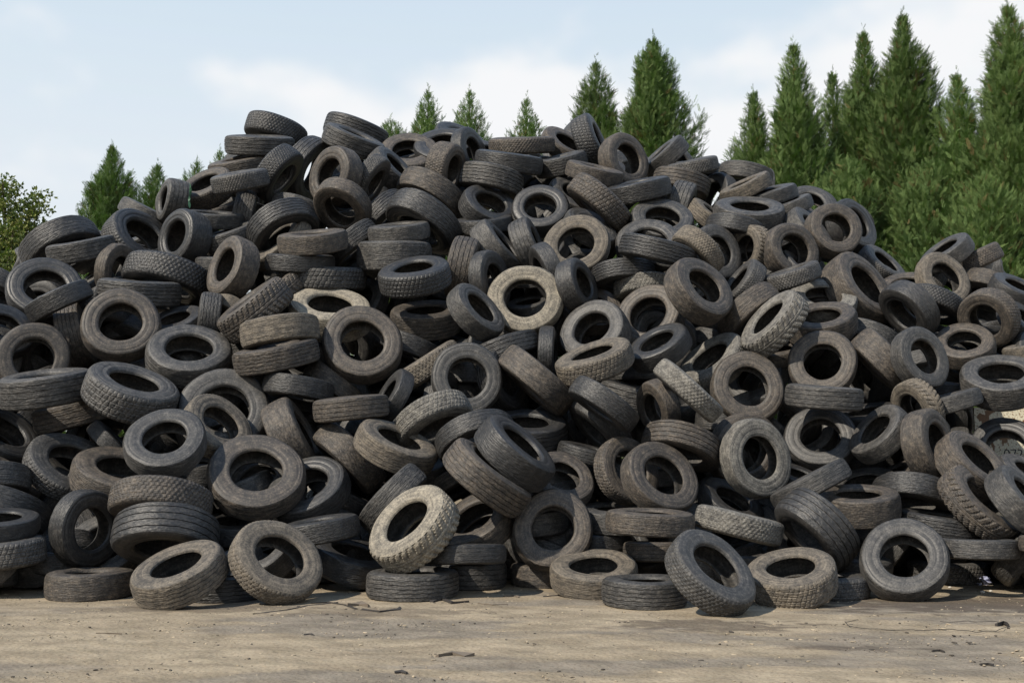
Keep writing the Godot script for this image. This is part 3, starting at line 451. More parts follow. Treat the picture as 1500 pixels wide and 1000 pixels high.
	[-7.973, 2.412, -14.356, 0.625, 0.652, 0.428, 0.978, 0.295],
	[6.81, 0.446, -13.38, -.193, 0.314, -.93, 0.854, 0.255],
	[-7.504, 0.751, -13.958, 0.025, -.931, -.365, 0.762, 0.287],
	[-8.815, 2.25, -15.105, -.729, 0.631, -.265, 0.89, 0.283],
	[-8.22, 1.429, -13.864, 0.93, -.29, 0.225, 0.923, 0.249],
	[7.945, 0.879, -13.563, 0.069, -.945, 0.321, 0.927, 0.28],
	[-4.645, 2.657, -15.6, 0.438, 0.656, -.615, 0.922, 0.294],
	[4.264, 3.137, -16.011, 0.324, -.738, 0.592, 0.992, 0.276],
	[7.009, 2.875, -15.78, -.248, -.865, -.436, 0.848, 0.252],
	[-8.68, 3.022, -15.577, 0.2, -.893, -.402, 0.963, 0.271],
	[-7.635, 1.403, -14.267, -.694, 0.68, -.238, 0.888, 0.277],
	[-3.775, 1.439, -14.396, 0.236, -.194, -.952, 0.902, 0.305],
	[2.998, 3.898, -16.771, 0.161, 0.518, 0.84, 0.724, 0.275],
	[-7.905, 1.716, -13.912, -.963, 0.152, -.222, 0.743, 0.294],
	[-7.258, 1.037, -14.134, 0.78, 0.518, -.35, 0.965, 0.31],
	[2.235, 3.191, -16.166, -.245, 0.68, -.691, 0.742, 0.32],
	[2.038, 3.131, -16.015, -.634, -.092, -.768, 0.923, 0.323],
	[-4.091, 2.178, -15.02, 0.385, -.905, -.181, 0.994, 0.294],
	[4.379, 4.216, -16.612, 0.627, 0.656, 0.42, 0.878, 0.252],
	[3.248, 4.46, -17.257, -.018, -.422, 0.906, 0.783, 0.247],
	[6.051, 0.507, -12.492, -.022, -.259, 0.966, 0.975, 0.282],
	[3.656, 0.436, -13.433, 0.879, -.25, -.407, 0.826, 0.288],
	[5.952, 2.74, -15.466, -.555, -.702, -.446, 0.79, 0.327],
	[-3.645, 0.627, -13.479, 0.975, 0.17, 0.145, 0.778, 0.268],
	[8.235, 2.662, -14.993, -.078, 0.993, -.086, 0.844, 0.244],
	[-5.697, 3.18, -16.168, 0.263, -.901, 0.345, 0.745, 0.29],
	[2.311, 3.116, -16.073, 0.228, 0.233, -.946, 0.831, 0.257],
	[-8.197, 1.876, -14.546, 0.225, -.244, -.943, 0.958, 0.276],
	[7.353, 2.713, -14.895, -.881, -.47, 0.048, 0.81, 0.291],
	[-6.259, 2.321, -15.268, 0.674, -.586, 0.45, 0.757, 0.322],
	[7.002, 0.272, -13.311, -.127, -.915, 0.382, 0.787, 0.248],
	[-6.88, 1.01, -14.072, -.358, -.887, 0.291, 0.99, 0.24],
	[3.615, 0.596, -13.416, -.257, 0.555, 0.791, 0.924, 0.279],
	[-7.194, 0.706, -12.665, -.533, 0.435, -.726, 0.806, 0.27],
	[6.383, 0.484, -13.218, 0.058, 0.997, -.053, 0.816, 0.263],
	[-8.757, 2.519, -15.187, 0.121, 0.355, -.927, 0.753, 0.311],
	[-7.795, 2.533, -14.73, 0.289, -.956, -.06, 0.785, 0.243],
	[3.037, 3.096, -16.128, -.359, -.933, 0.016, 0.892, 0.273],
	[1.25, 4.878, -17.584, -.108, 0.569, 0.815, 0.938, 0.315],
	[0.318, 0.521, -13.382, -.401, -.553, -.731, 0.811, 0.326],
	[4.526, 4.804, -17.516, 0.471, 0.816, 0.336, 0.795, 0.246],
	[-5.016, 2.494, -15.102, -.791, 0.457, 0.406, 0.884, 0.264],
	[-6.433, 0.267, -13.32, -.049, -.953, 0.298, 0.891, 0.278],
	[5.345, 1.717, -14.617, -.049, -.859, 0.51, 0.848, 0.32],
	[-7.229, 1.924, -14.739, 0.957, -.29, -.02, 0.843, 0.244],
	[-7.317, 1.037, -13.854, 0.372, -.848, -.377, 0.91, 0.288],
	[-6.755, 0.463, -13.424, 0.29, 0.56, -.776, 0.917, 0.295],
	[-7.481, 3.078, -15.245, 0.029, 0.999, -.029, 0.775, 0.245],
	[-7.952, 1.269, -13.44, 0.382, -.798, 0.467, 0.84, 0.242],
	[3.422, 2.534, -15.444, -.522, 0.465, 0.715, 0.849, 0.265],
	[3.682, 0.369, -13.445, -.549, 0.808, -.217, 0.857, 0.242],
	[7.537, 0.403, -13.537, 0.135, -.866, 0.482, 0.746, 0.276],
	[0.841, 2.67, -15.644, -.421, 0.822, -.383, 0.728, 0.287],
	[-6.872, 1.652, -14.063, 0.907, 0.011, -.421, 0.838, 0.27],
	[-4.87, 2.146, -14.859, 0.857, -.494, -.148, 0.947, 0.247],
	[8.556, 2.29, -15.131, -.216, 0.809, -.546, 0.852, 0.255],
	[-.262, 3.758, -16.599, 0.767, 0.595, 0.24, 0.978, 0.283],
	[-8.405, 1.54, -14.674, -.057, 0.874, 0.483, 0.749, 0.297],
	[4.348, 0.586, -13.676, -.362, -.925, -.117, 0.76, 0.264],
	[6.902, 0.724, -13.04, 0.464, -.033, 0.885, 0.877, 0.283],
	[-8.082, 1.331, -14.405, -.329, 0.622, -.711, 0.886, 0.264],
	[-2.585, 2.918, -15.942, -.877, -.447, -.174, 0.878, 0.273],
	[8.197, 1.396, -14.162, -.33, -.89, -.314, 0.789, 0.317],
	[-.805, 6.182, -18.862, 0.151, 0.484, 0.862, 0.887, 0.295],
	[-1.145, 1.364, -14.193, 0.075, -.861, -.503, 0.769, 0.245],
	[-7.831, 1.701, -13.94, -.079, 0.868, 0.491, 0.735, 0.321],
	[7.465, 1.767, -13.842, 0.09, -.912, -.401, 0.855, 0.274],
	[7.413, 2.545, -15.57, -.375, -.917, -.138, 0.779, 0.256],
	[6.68, 0.8, -12.823, -.085, 0.765, 0.639, 0.787, 0.262],
	[2.88, 3.639, -16.312, -.382, -.009, -.924, 0.731, 0.301],
	[8.121, 1.263, -13.984, -.332, -.55, 0.767, 0.922, 0.316],
	[7.88, 2.133, -15.083, 0.811, -.545, 0.213, 0.832, 0.242],
	[-3.366, 4.343, -17.3, 0.14, 0.816, 0.561, 0.736, 0.316],
	[-3.034, 0.712, -13.873, -.012, 1, 0.024, 0.81, 0.316],
	[6.168, 2.581, -15.491, -.033, -.759, 0.651, 0.899, 0.262],
	[6.438, 0.59, -12.866, -.099, -.987, 0.13, 0.772, 0.281],
	[-.594, 1.622, -14.702, 0.659, 0.674, -.333, 0.784, 0.251],
	[-6.944, 2.413, -15.471, 0.874, 0.477, -.094, 0.827, 0.327],
	[-5.911, 3.388, -16.372, -.434, -.856, 0.281, 0.827, 0.245],
	[-5.787, 3.408, -15.867, -.077, -.91, 0.408, 0.762, 0.281],
	[-7.955, 3.417, -16.404, -.188, 0.71, -.679, 0.725, 0.287],
	[3.431, 0.311, -13.542, -.146, 0.967, 0.211, 0.811, 0.276],
	[-2.86, 0.314, -13.224, -.319, -.898, -.302, 0.755, 0.329],
	[7.468, 1.366, -13.733, -.197, 0.377, -.905, 0.923, 0.328],
	[-5.233, 0.652, -13.851, -.877, 0.476, 0.073, 0.749, 0.25],
	[-3.78, 4.173, -17.049, 0.499, 0.469, -.729, 0.75, 0.272],
	[-8.168, 2.791, -15.176, -.295, 0.955, 0.034, 0.865, 0.323],
	[6.818, 0.878, -13.305, -.63, -.175, 0.756, 0.806, 0.293],
	[8.085, 1.769, -14.773, -.113, -.816, 0.567, 0.78, 0.255],
	[-6.585, 2.468, -15.437, -.519, 0.854, -.04, 0.745, 0.263],
	[8.401, 2.009, -14.367, 0.284, -.895, -.343, 0.913, 0.316],
	[1.299, 6.077, -18.953, 0.094, 0.569, -.817, 0.782, 0.254],
	[-2.871, 1.001, -14.021, -.591, -.796, 0.135, 0.877, 0.281],
	[-8.186, 1.48, -14.311, 0.688, 0.701, -.188, 0.99, 0.313],
	[-8.906, 2.284, -15.121, 0.7, -.056, 0.712, 0.866, 0.328],
	[-7.209, 3.002, -15.818, -.135, 0.973, 0.187, 0.933, 0.304],
	[8.162, 2.399, -14.556, 0.076, 0.837, -.541, 0.916, 0.277],
	[6.202, 0.783, -13.851, 0.211, -.977, -.042, 0.771, 0.24],
	[-5.973, 3.661, -16.648, -.047, 0.996, 0.073, 0.742, 0.293],
	[5.044, 4.427, -17.26, -.061, 0.065, -.996, 0.821, 0.266],
	[7.921, 1.526, -13.923, 0.324, 0.262, 0.909, 0.779, 0.289],
	[-.558, 4.236, -17.077, 0.229, -.38, -.896, 0.935, 0.312],
	[-5.689, 0.377, -12.148, 0.316, -.67, -.672, 0.748, 0.297],
	[8.921, 2.072, -15.125, -.153, -.839, 0.522, 0.954, 0.266],
	[-8.938, 2.75, -15.432, -.493, 0.605, -.625, 0.819, 0.265],
	[6.465, 0.327, -12.594, 0.491, 0.85, 0.19, 0.728, 0.318],
	[5.545, 1.308, -14.478, 0.61, 0.718, -.334, 0.953, 0.297],
	[6.786, 0.312, -12.082, 0.425, 0.886, -.183, 0.865, 0.251],
	[-5.85, 3.28, -15.94, 0.553, 0.004, 0.833, 0.741, 0.259],
	[5.626, 0.92, -13.676, 0.04, -.993, -.114, 0.76, 0.246],
	[7.299, 2.66, -14.589, 0.065, 0.935, 0.349, 0.959, 0.281],
	[-5.362, 3.065, -15.945, -.469, -.63, 0.619, 0.968, 0.289],
	[8.502, 1.781, -14.76, 0.117, -.98, -.163, 0.782, 0.246],
	[-4.943, 1.002, -14.189, -.21, -.896, 0.391, 0.764, 0.282],
	[8.011, 2.967, -16.011, -.325, -.153, -.933, 0.785, 0.254],
	[7.482, 2.783, -15.318, -.332, -.755, 0.566, 0.964, 0.289],
	[7.761, 1.012, -14.518, -.388, 0.293, -.874, 0.858, 0.259],
	[-5.925, 2.373, -15.557, -.409, -.902, 0.142, 0.82, 0.241],
	[5.055, 2.66, -16.282, 0.464, -.189, 0.866, 0.813, 0.318],
	[-7.435, 3.636, -17.153, -.012, -.763, -.647, 0.938, 0.257],
	[8.009, 1.489, -13.945, -.251, -.925, 0.285, 0.96, 0.308],
	[-.103, 4.813, -17.511, 0.109, 0.068, 0.992, 0.813, 0.282],
	[-1.568, 1.649, -14.886, 0.024, -.979, 0.203, 0.906, 0.24],
	[-3.102, 1.331, -15.076, -.411, 0.003, -.912, 0.824, 0.281],
	[-6.805, 1.868, -15.403, -.665, -.687, -.292, 0.808, 0.305],
	[7.913, 0.847, -14.626, -.242, -.961, -.131, 0.842, 0.31],
	[6.599, 0.227, -14.108, 0.002, 0.957, -.291, 0.745, 0.249],
	[-5.615, 0.719, -14.404, -.282, 0.846, 0.453, 0.791, 0.322],
	[-.971, 5.707, -18.955, -.806, -.537, 0.248, 0.911, 0.246],
	[-3.931, 1.284, -14.138, 0.022, 0.992, 0.123, 0.807, 0.3],
	[2.469, 1.095, -14.9, -.462, -.081, 0.883, 0.823, 0.304],
	[-.282, 4.614, -17.976, 0.114, 0.974, -.195, 0.974, 0.296],
	[2.212, 4.864, -17.705, -.575, -.482, -.661, 0.789, 0.246],
	[8.967, 2.239, -15.589, 0.094, -.759, 0.644, 0.911, 0.31],
	[-2.376, 0.355, -14.044, -.273, -.924, 0.268, 0.757, 0.272],
	[-4.571, 0.754, -14.067, -.658, -.607, -.445, 0.953, 0.303],
	[-6.07, 1.136, -14.476, 0.984, -.049, -.171, 0.765, 0.31],
	[1.787, 1.223, -14.452, 0.006, 1, 0.031, 0.908, 0.244],
	[-5.056, 1.125, -14.609, -.177, 0.08, 0.981, 0.858, 0.313],
	[-3.979, 1.867, -15.553, -.071, 0.011, 0.997, 0.862, 0.272],
	[3.524, 0.628, -13.897, -.065, 0.963, -.263, 0.912, 0.252],
	[-6.394, 0.646, -14.174, 0.133, -.687, -.715, 0.821, 0.311],
	[-8.143, 3.545, -16.449, -.357, 0.924, 0.138, 0.797, 0.321],
	[-3.197, 0.401, -14.062, -.961, 0.164, 0.224, 0.76, 0.315],
	[-7.647, 2.791, -15.964, -.684, 0.729, 0.044, 0.847, 0.318],
	[0.365, 0.915, -14.499, 0.841, 0.537, 0.064, 0.774, 0.329],
	[-3.198, 4.185, -17.599, 0.943, -.325, 0.065, 0.858, 0.268],
	[-7.144, 1.758, -15.28, 0.323, -.606, -.726, 0.884, 0.275],
	[-4.75, 3.196, -16.289, -.521, -.716, 0.466, 0.869, 0.276],
	[0.203, 0.433, -13.954, 0.922, -.388, -.014, 0.832, 0.257],
	[-5.734, 0.759, -14.49, 0.741, 0.44, -.507, 0.784, 0.248],
	[3.836, 0.307, -13.622, 0.451, 0.881, -.144, 0.793, 0.272],
	[4.681, 5.333, -18.56, -.12, 0.361, -.925, 0.938, 0.291],
	[0.021, 2.944, -15.986, -.613, -.251, 0.749, 0.743, 0.291],
	[-7.642, 1.136, -13.382, 0.435, 0.486, -.758, 0.838, 0.329],
	[-5.67, 1.426, -15.17, 0.457, -.886, -.081, 0.98, 0.284],
	[2.225, 0.735, -14.591, -.474, -.795, 0.379, 0.935, 0.251],
	[6.59, 4.19, -17.239, -.872, 0.49, 0.023, 0.848, 0.246],
	[2.796, 3.199, -16.318, 0.275, -.318, -.907, 0.93, 0.29],
	[-7.308, 2.409, -15.325, 0.424, 0.151, 0.893, 0.822, 0.328],
	[-6.415, 0.81, -14.564, -.203, -.978, 0.052, 0.836, 0.267],
	[-3.349, 3.17, -16.578, -.02, -.999, 0.044, 0.918, 0.245],
	[-.882, 0.26, -13.806, 0.293, -.935, 0.201, 0.764, 0.266],
	[5.027, 1.552, -15.32, 0.132, 0.968, 0.213, 0.987, 0.3],
	[-5.048, 1.201, -15.036, 0.959, 0.149, 0.239, 0.988, 0.32],
	[-5.807, 2.949, -16.072, 0.294, 0.834, 0.466, 0.752, 0.252],
	[-5.252, 0.378, -14.187, -.031, 0.828, 0.56, 0.952, 0.267],
	[3.432, 5.117, -18.514, 0.235, -.704, 0.67, 0.733, 0.249],
	[-6.771, 1.204, -14.925, 0.023, -.996, 0.089, 0.867, 0.249],
	[1.318, 1.08, -14.009, 0.604, 0.741, -.294, 0.88, 0.327],
	[3.032, 3.488, -16.424, 0.551, -.834, -.006, 0.748, 0.329],
	[-3.349, 1.068, -14.553, -.437, 0.328, -.838, 0.873, 0.299],
	[-3.519, 2.758, -15.978, 0.353, -.651, -.672, 0.753, 0.246],
	[-4.817, 1.728, -15.392, 0.583, 0.812, 0.022, 0.981, 0.248],
	[-1.701, 4.14, -17.056, 0.149, 0.939, -.311, 0.834, 0.244],
	[-6.53, 3.114, -16.27, 0.762, 0.646, -.04, 0.916, 0.302],
	[4.269, 0.403, -13.886, 0.855, -.42, -.303, 0.774, 0.244],
	[-4.156, 4.918, -18.224, -.804, -.506, 0.312, 0.813, 0.299],
	[1.498, 0.999, -14.787, 0.837, -.13, 0.532, 0.899, 0.286],
	[6.602, 0.319, -14.161, 0.338, -.919, -.201, 0.921, 0.3],
	[-3.716, 5.452, -18.381, -.125, -.756, -.643, 0.912, 0.265],
	[1.267, 1.747, -15.179, -.426, 0.212, -.88, 0.746, 0.258],
	[0.432, 4.255, -17.037, -.069, 0.954, 0.292, 0.974, 0.277],
	[4.87, 2.888, -16.486, 0.446, -.807, 0.388, 0.904, 0.326],
	[-4.604, 3.617, -16.901, 0.027, 0.599, 0.8, 0.821, 0.266],
	[7.19, 0.452, -12.431, 0.652, 0.616, 0.442, 0.943, 0.261],
	[0.193, 2.892, -16.439, -.853, 0.202, -.481, 0.739, 0.261],
	[4.255, 2.572, -16.221, -.659, -.65, -.379, 0.749, 0.266],
	[-8.668, 2.235, -15.849, 0.209, -.976, 0.06, 0.758, 0.311],
	[3.732, 3.896, -16.628, 0.735, -.657, -.169, 0.748, 0.295],
	[4.008, 0.511, -14.43, -.544, 0.514, 0.663, 0.791, 0.279],
	[-4.748, 0.636, -13.584, -.017, 0.988, 0.151, 0.787, 0.289],
	[7.345, 2.67, -15.9, -.238, 0.925, 0.296, 0.879, 0.272],
	[1.888, 1.033, -14.818, 0.818, 0.442, -.367, 0.883, 0.242],
	[-5.047, 3.25, -16.711, 0.48, 0.727, -.491, 0.787, 0.274],
	[8.881, 1.978, -15.529, 0.154, -.763, 0.628, 0.998, 0.267],
	[1.431, 0.239, -14.005, 0.248, -.968, 0.019, 0.793, 0.28],
	[7.053, 0.795, -12.813, -.036, -.981, 0.19, 0.767, 0.255],
	[5.459, 3.073, -16.409, -.612, 0.668, -.424, 0.809, 0.273],
	[5.994, 0.654, -14.391, 0.322, -.495, -.807, 0.843, 0.325],
	[-4.409, 5.234, -18.347, 0.058, -.99, -.132, 0.756, 0.302],
	[3.005, 2.036, -15.232, 0.453, -.857, 0.246, 0.972, 0.27],
	[2.256, 4.306, -17.404, -.501, -.704, -.503, 0.962, 0.298],
	[6.42, 3.034, -16.539, 0.628, 0.668, -.399, 0.901, 0.29],
	[-1.158, 1.228, -14.544, 0.164, 0.676, 0.719, 0.754, 0.287],
	[-.578, 3.814, -17.124, -.718, 0.641, 0.272, 0.815, 0.316],
	[7.301, 3.163, -16.365, -.432, -.815, -.386, 0.974, 0.278],
	[-3.119, 4.669, -17.821, -.145, 0.09, 0.985, 0.9, 0.24],
	[-2.443, 0.505, -13.995, 0.929, -.23, -.289, 0.963, 0.321],
	[7.995, 1.145, -13.533, -.101, 0.97, -.222, 0.931, 0.271],
	[-7.639, 1.167, -13.518, 0.655, -.737, 0.166, 0.728, 0.273],
	[-7.182, 3.256, -16.542, 0.838, -.229, -.495, 0.738, 0.244],
	[8.199, 2.687, -15.519, -.625, 0.765, 0.155, 0.873, 0.298],
	[7.326, 0.714, -12.713, 0.671, -.641, -.372, 0.999, 0.317],
	[0.833, 3.8, -16.89, 0.509, -.852, 0.122, 0.838, 0.252],
	[3.324, 6.648, -19.653, 0.038, -.957, -.289, 0.828, 0.241],
	[-8.632, 2.827, -15.253, -.062, 0.799, 0.598, 0.726, 0.306],
	[3.141, 0.647, -14.122, -.298, -.67, -.68, 0.849, 0.272],
	[-6.398, 1.861, -15.507, 0.011, 0.203, 0.979, 0.832, 0.313],
	[5.811, 3.092, -16.241, 0.659, 0.698, 0.281, 0.81, 0.282],
	[3.306, 4.789, -17.828, -.906, 0.025, 0.423, 0.745, 0.322],
	[-4.612, 1.367, -15.064, -.627, -.373, -.684, 0.807, 0.257],
	[0.134, 1.668, -15.354, 0.124, 0.958, 0.258, 0.943, 0.251],
	[5.795, 0.771, -13.809, 0.788, -.6, -.138, 0.919, 0.322],
	[-4.668, 5.72, -18.844, -.174, -.982, -.079, 0.846, 0.262],
	[5.741, 4.093, -17.399, -.646, -.232, 0.727, 0.848, 0.274],
	[4.949, 2.731, -16.358, -.063, 0.92, 0.386, 0.743, 0.273],
	[7.671, 0.567, -13.013, -.329, -.869, -.37, 0.843, 0.27],
	[2.247, 0.497, -14.021, 0.96, -.239, -.143, 0.956, 0.274],
	[-2.311, 3.791, -16.853, 0.353, -.482, -.802, 0.855, 0.283],
	[3.841, 5.391, -18.132, -.182, 0.816, 0.548, 0.828, 0.303],
	[0.099, 0.571, -14.107, -.276, -.831, -.483, 0.886, 0.269],
	[-7.258, 2.629, -15.475, 0.008, 0.898, -.44, 0.778, 0.285],
	[-8.622, 1.902, -15.376, -.4, 0.916, -.028, 0.813, 0.251],
	[0.915, 1.922, -15.378, 0.755, 0.136, 0.641, 0.826, 0.293],
	[-4.742, 0.491, -14.37, 0.019, -.793, -.609, 0.821, 0.244],
	[-4.118, 2.698, -16.151, -.068, 0.979, 0.194, 0.754, 0.319],
	[2.352, 2.969, -16.463, 0.546, -.788, -.284, 0.972, 0.286],
	[-2.333, 3.531, -16.802, 0.16, 0.984, 0.075, 0.979, 0.31],
	[3.908, 3.744, -17.019, 0.706, 0.041, -.707, 0.895, 0.266],
	[0.089, 2.895, -16.445, 0.108, -.987, -.119, 0.862, 0.311],
	[2.185, 5.75, -19.013, 0.565, -.452, -.691, 0.995, 0.296],
	[-4.521, 0.271, -13.851, -.268, -.943, 0.198, 0.761, 0.261],
	[4.707, 4.16, -17.641, 0.093, 0.491, 0.866, 0.964, 0.284],
	[-8.13, 1.076, -13.972, 0.524, 0.804, -.283, 0.825, 0.241],
	[4.304, 2.182, -15.892, 0.169, -.937, 0.306, 0.993, 0.275],
	[-2.443, 3.162, -16.375, 0.392, 0.416, -.821, 0.949, 0.314],
	[-.678, 2.264, -15.664, 0.045, 0.974, -.223, 0.81, 0.329],
	[0.486, 0.32, -13.807, 0.049, -.97, -.239, 0.772, 0.24],
	[-5.309, 0.362, -13.441, 0.037, 0.77, -.637, 0.83, 0.254],
	[2.505, 0.933, -14.695, -.577, 0.764, -.289, 0.739, 0.324],
	[-6.774, 0.445, -13.511, -.852, 0.496, -.167, 0.876, 0.259],
	[-4.536, 0.403, -13.645, 0.462, 0.18, 0.869, 0.772, 0.258],
	[-8.059, 0.465, -13.813, 0.085, -.492, 0.867, 0.906, 0.288],
	[1.354, 5.107, -18.409, 0.207, -.884, 0.42, 0.838, 0.327],
	[-7.627, 0.545, -14.167, 0.229, 0.973, 0.009, 0.854, 0.273],
	[2.473, 2.054, -15.58, -.463, 0.886, -.03, 0.913, 0.286],
	[-2.121, 1.578, -15.147, 0.607, -.762, -.226, 0.75, 0.29],
	[-3.441, 2.416, -15.397, -.448, 0.488, 0.749, 0.815, 0.285],
	[-7.687, 0.76, -14.025, -.176, -.893, -.415, 0.915, 0.32],
	[-5.041, 2.274, -15.876, -.87, 0.379, -.316, 0.805, 0.299],
	[-3.921, 0.432, -13.626, 0.126, -.965, -.23, 0.812, 0.306],
	[-8.402, 2.797, -15.342, 0.611, 0.712, 0.345, 0.8, 0.302],
	[-6.888, 1.842, -15.365, 0.663, -.68, -.314, 0.966, 0.3],
	[0.508, 3.385, -16.848, 0.642, 0.643, 0.417, 0.927, 0.293],
	[-1.054, 0.27, -13.76, 0.19, 0.942, -.278, 0.835, 0.276],
	[-2.045, 2.94, -16.531, 0.659, 0.368, -.656, 0.755, 0.256],
	[3.108, 0.408, -14.34, 0.104, 0.927, 0.359, 0.793, 0.291],
	[6.737, 0.569, -13.041, -.593, -.415, -.69, 0.786, 0.248],
	[-7.676, 2.974, -16.299, 0.122, 0.324, -.938, 0.929, 0.273],
	[4.197, 0.527, -14.124, 0.958, 0.191, 0.212, 0.903, 0.322],
	[-3.366, 2.047, -15.63, 0.648, -.164, -.744, 0.783, 0.291],
	[-.066, 0.517, -13.888, 0.403, -.862, 0.308, 0.923, 0.291],
	[-3.959, 2.682, -16.259, -.003, -.972, 0.234, 0.886, 0.304],
	[3.948, 1.16, -14.457, 0.17, 0.414, 0.894, 0.928, 0.243],
	[-5.968, 0.496, -13.991, -.601, -.588, 0.542, 0.759, 0.278],
	[6.446, 0.452, -14.353, 0.424, 0.813, -.4, 0.768, 0.267],
	[7.55, 0.308, -13.763, 0.336, 0.932, -.136, 0.955, 0.29],
	[-2.726, 5.469, -18.288, 0.12, -.933, -.341, 0.842, 0.267],
	[-2.943, 2.596, -15.933, 0.292, 0.928, 0.233, 0.859, 0.252],
	[-6.725, 3.244, -16.753, -.869, -.46, -.182, 0.989, 0.292],
	[6.168, 3.108, -16.101, 0.143, -.986, 0.087, 0.752, 0.241],
	[0.649, 0.742, -14.549, 0.021, 0.914, 0.405, 0.975, 0.294],
	[4.116, 3.616, -16.399, -.064, 0.963, 0.261, 0.906, 0.313],
	[1.022, 1.986, -15.569, -.073, 0.242, 0.968, 0.941, 0.318],
	[-6.139, 1.276, -15.005, -.407, -.789, -.459, 0.737, 0.299],
	[-4.718, 4.967, -18.327, -.931, -.041, 0.363, 0.817, 0.301],
	[-7.257, 0.427, -13.75, -.268, -.543, 0.796, 0.841, 0.273],
	[-6.661, 2.765, -16.4, 0.593, 0.743, -.31, 0.936, 0.29],
	[5.486, 0.42, -14.227, 0.502, -.625, 0.598, 0.826, 0.311],
	[-8.943, 1.265, -14.897, 0.554, -.805, -.21, 0.831, 0.248],
	[-6.192, 1.182, -13.168, -.177, 0.952, -.248, 0.963, 0.316],
	[-.706, 2.505, -15.761, 0.962, 0.063, 0.266, 0.774, 0.297],
	[7.41, 0.902, -13.36, 0.205, -.3, -.932, 0.743, 0.248],
	[-6.474, 0.927, -14.329, -.388, -.539, -.748, 0.907, 0.3],
	[-7.282, 3.709, -16.958, 0.089, -.06, -.994, 0.962, 0.29],
	[4.209, 0.596, -14.173, -.881, -.474, -.004, 0.797, 0.266],
	[-4.259, 0.423, -14.208, 0.386, -.708, 0.592, 0.902, 0.294],
	[-3.324, 4.29, -17.222, 0.42, -.488, 0.765, 0.826, 0.242],
	[-4.372, 6.008, -19.243, 0.935, -.321, 0.148, 0.937, 0.264],
	[6.131, 2.791, -15.979, -.041, 0.975, -.218, 0.919, 0.325],
	[3.962, 2.01, -15.241, -.916, 0.25, 0.315, 0.775, 0.301],
	[-8.237, 2.201, -15.459, 0.952, 0.093, 0.292, 0.744, 0.317],
	[-5.72, 0.324, -13.993, -.374, 0.798, -.473, 0.75, 0.245],
	[-8.119, 3.083, -16.411, 0.554, 0.79, -.265, 0.777, 0.314],
	[-6.508, 0.476, -13.984, 0.481, -.413, -.773, 0.911, 0.297],
	[-5.363, 2.068, -15.733, -.029, -.983, -.181, 0.824, 0.327],
	[-8.271, 2.921, -15.197, -.114, 0.972, -.206, 0.955, 0.251],
	[-3.439, 0.328, -13.529, 0.546, 0.814, 0.198, 0.76, 0.263],
	[-2.107, 1.983, -15.516, -.04, 0.924, 0.379, 0.814, 0.271],
	[-.333, 0.351, -14.304, 0.037, 0.992, 0.117, 0.855, 0.248],
	[5.401, 1.997, -15.694, 0.61, 0.661, 0.437, 0.987, 0.312],
	[-.168, 1.868, -15.163, -.196, -.75, -.632, 0.977, 0.302],
	[5.883, 3.409, -16.785, -.13, -.863, -.488, 0.957, 0.317],
	[-6.974, 1.572, -14.655, -.619, -.747, 0.241, 0.92, 0.283],
	[-5.5, 3.052, -16.693, -.001, -.966, -.257, 0.947, 0.266],
	[-8.797, 1.87, -16.295, 0.741, 0.67, 0.033, 0.761, 0.317],
	[-6.152, 2.276, -16.019, -.479, -.843, 0.244, 0.749, 0.286],
	[4.903, 1.165, -15.682, 0.357, -.916, 0.184, 0.994, 0.295],
	[3.553, 0.391, -14.846, 0.043, 0.808, -.588, 0.861, 0.274],
	[8.534, 3.127, -17.111, -.379, 0.925, -.03, 0.906, 0.276],
	[-2.83, 4.584, -18.546, -.934, -.018, -.357, 0.94, 0.245],
	[0.708, 3.652, -17.654, -.139, 0.917, 0.373, 0.891, 0.293],
	[-2.316, 3.308, -17.601, 0.116, 0.839, 0.531, 0.732, 0.326],
	[-.022, 1.661, -15.864, -.177, -.445, 0.878, 0.75, 0.264],
	[8.396, 2.957, -16.81, 0.759, -.094, 0.644, 0.728, 0.291],
	[3.653, 5.457, -19.364, 0.622, 0.606, 0.497, 0.791, 0.287],
	[-9.112, 1.508, -15.955, 0.677, -.723, 0.136, 0.979, 0.266],
	[-8.538, 3.062, -16.672, -.591, -.804, -.063, 0.857, 0.273],
	[-4.828, 5.981, -19.259, -.703, -.35, -.619, 0.917, 0.3],
	[-1.447, 2.146, -16.127, -.293, -.571, -.767, 0.982, 0.295],
	[-3.368, 0.284, -14.389, -.303, 0.934, -.188, 0.728, 0.255],
	[-6.827, 2.051, -16.188, -.302, 0.629, 0.716, 0.867, 0.324],
	[-.823, 5.232, -19.281, 0.609, -.699, -.374, 0.84, 0.316],
	[-7.756, 4.132, -18.034, -.275, 0.097, -.957, 0.933, 0.257],
	[-5.153, 4.198, -17.734, 0.319, 0.689, 0.651, 0.792, 0.293],
	[-5.877, 0.507, -15.093, 0.522, 0.243, -.818, 0.966, 0.319],
	[-1.905, 0.358, -14.407, 0.469, 0.739, -.484, 0.76, 0.277],
	[-2.468, 0.897, -15.494, 0.374, -.834, -.406, 0.932, 0.311],
	[-1.671, 1.185, -15.195, -.358, -.934, -.014, 0.791, 0.264],
	[-3.265, 1.092, -15.275, -.713, -.655, 0.251, 0.984, 0.292],
	[3.913, 3.278, -17.254, 0.55, -.776, 0.308, 0.81, 0.25],
	[-5.032, 2.93, -17.153, 0.702, 0.7, 0.128, 0.842, 0.261],
	[-3.157, 1.674, -15.337, 0.289, -.709, -.644, 0.993, 0.318],
	[-.349, 5.248, -18.896, -.736, -.019, 0.677, 0.855, 0.275],
	[-2.552, 4.247, -17.779, 0.716, -.622, 0.317, 0.885, 0.278],
	[0.059, 3.502, -17.41, -.281, 0.925, -.254, 0.754, 0.298],
	[3.567, 1.22, -14.928, 0.745, 0.468, -.474, 0.812, 0.267],
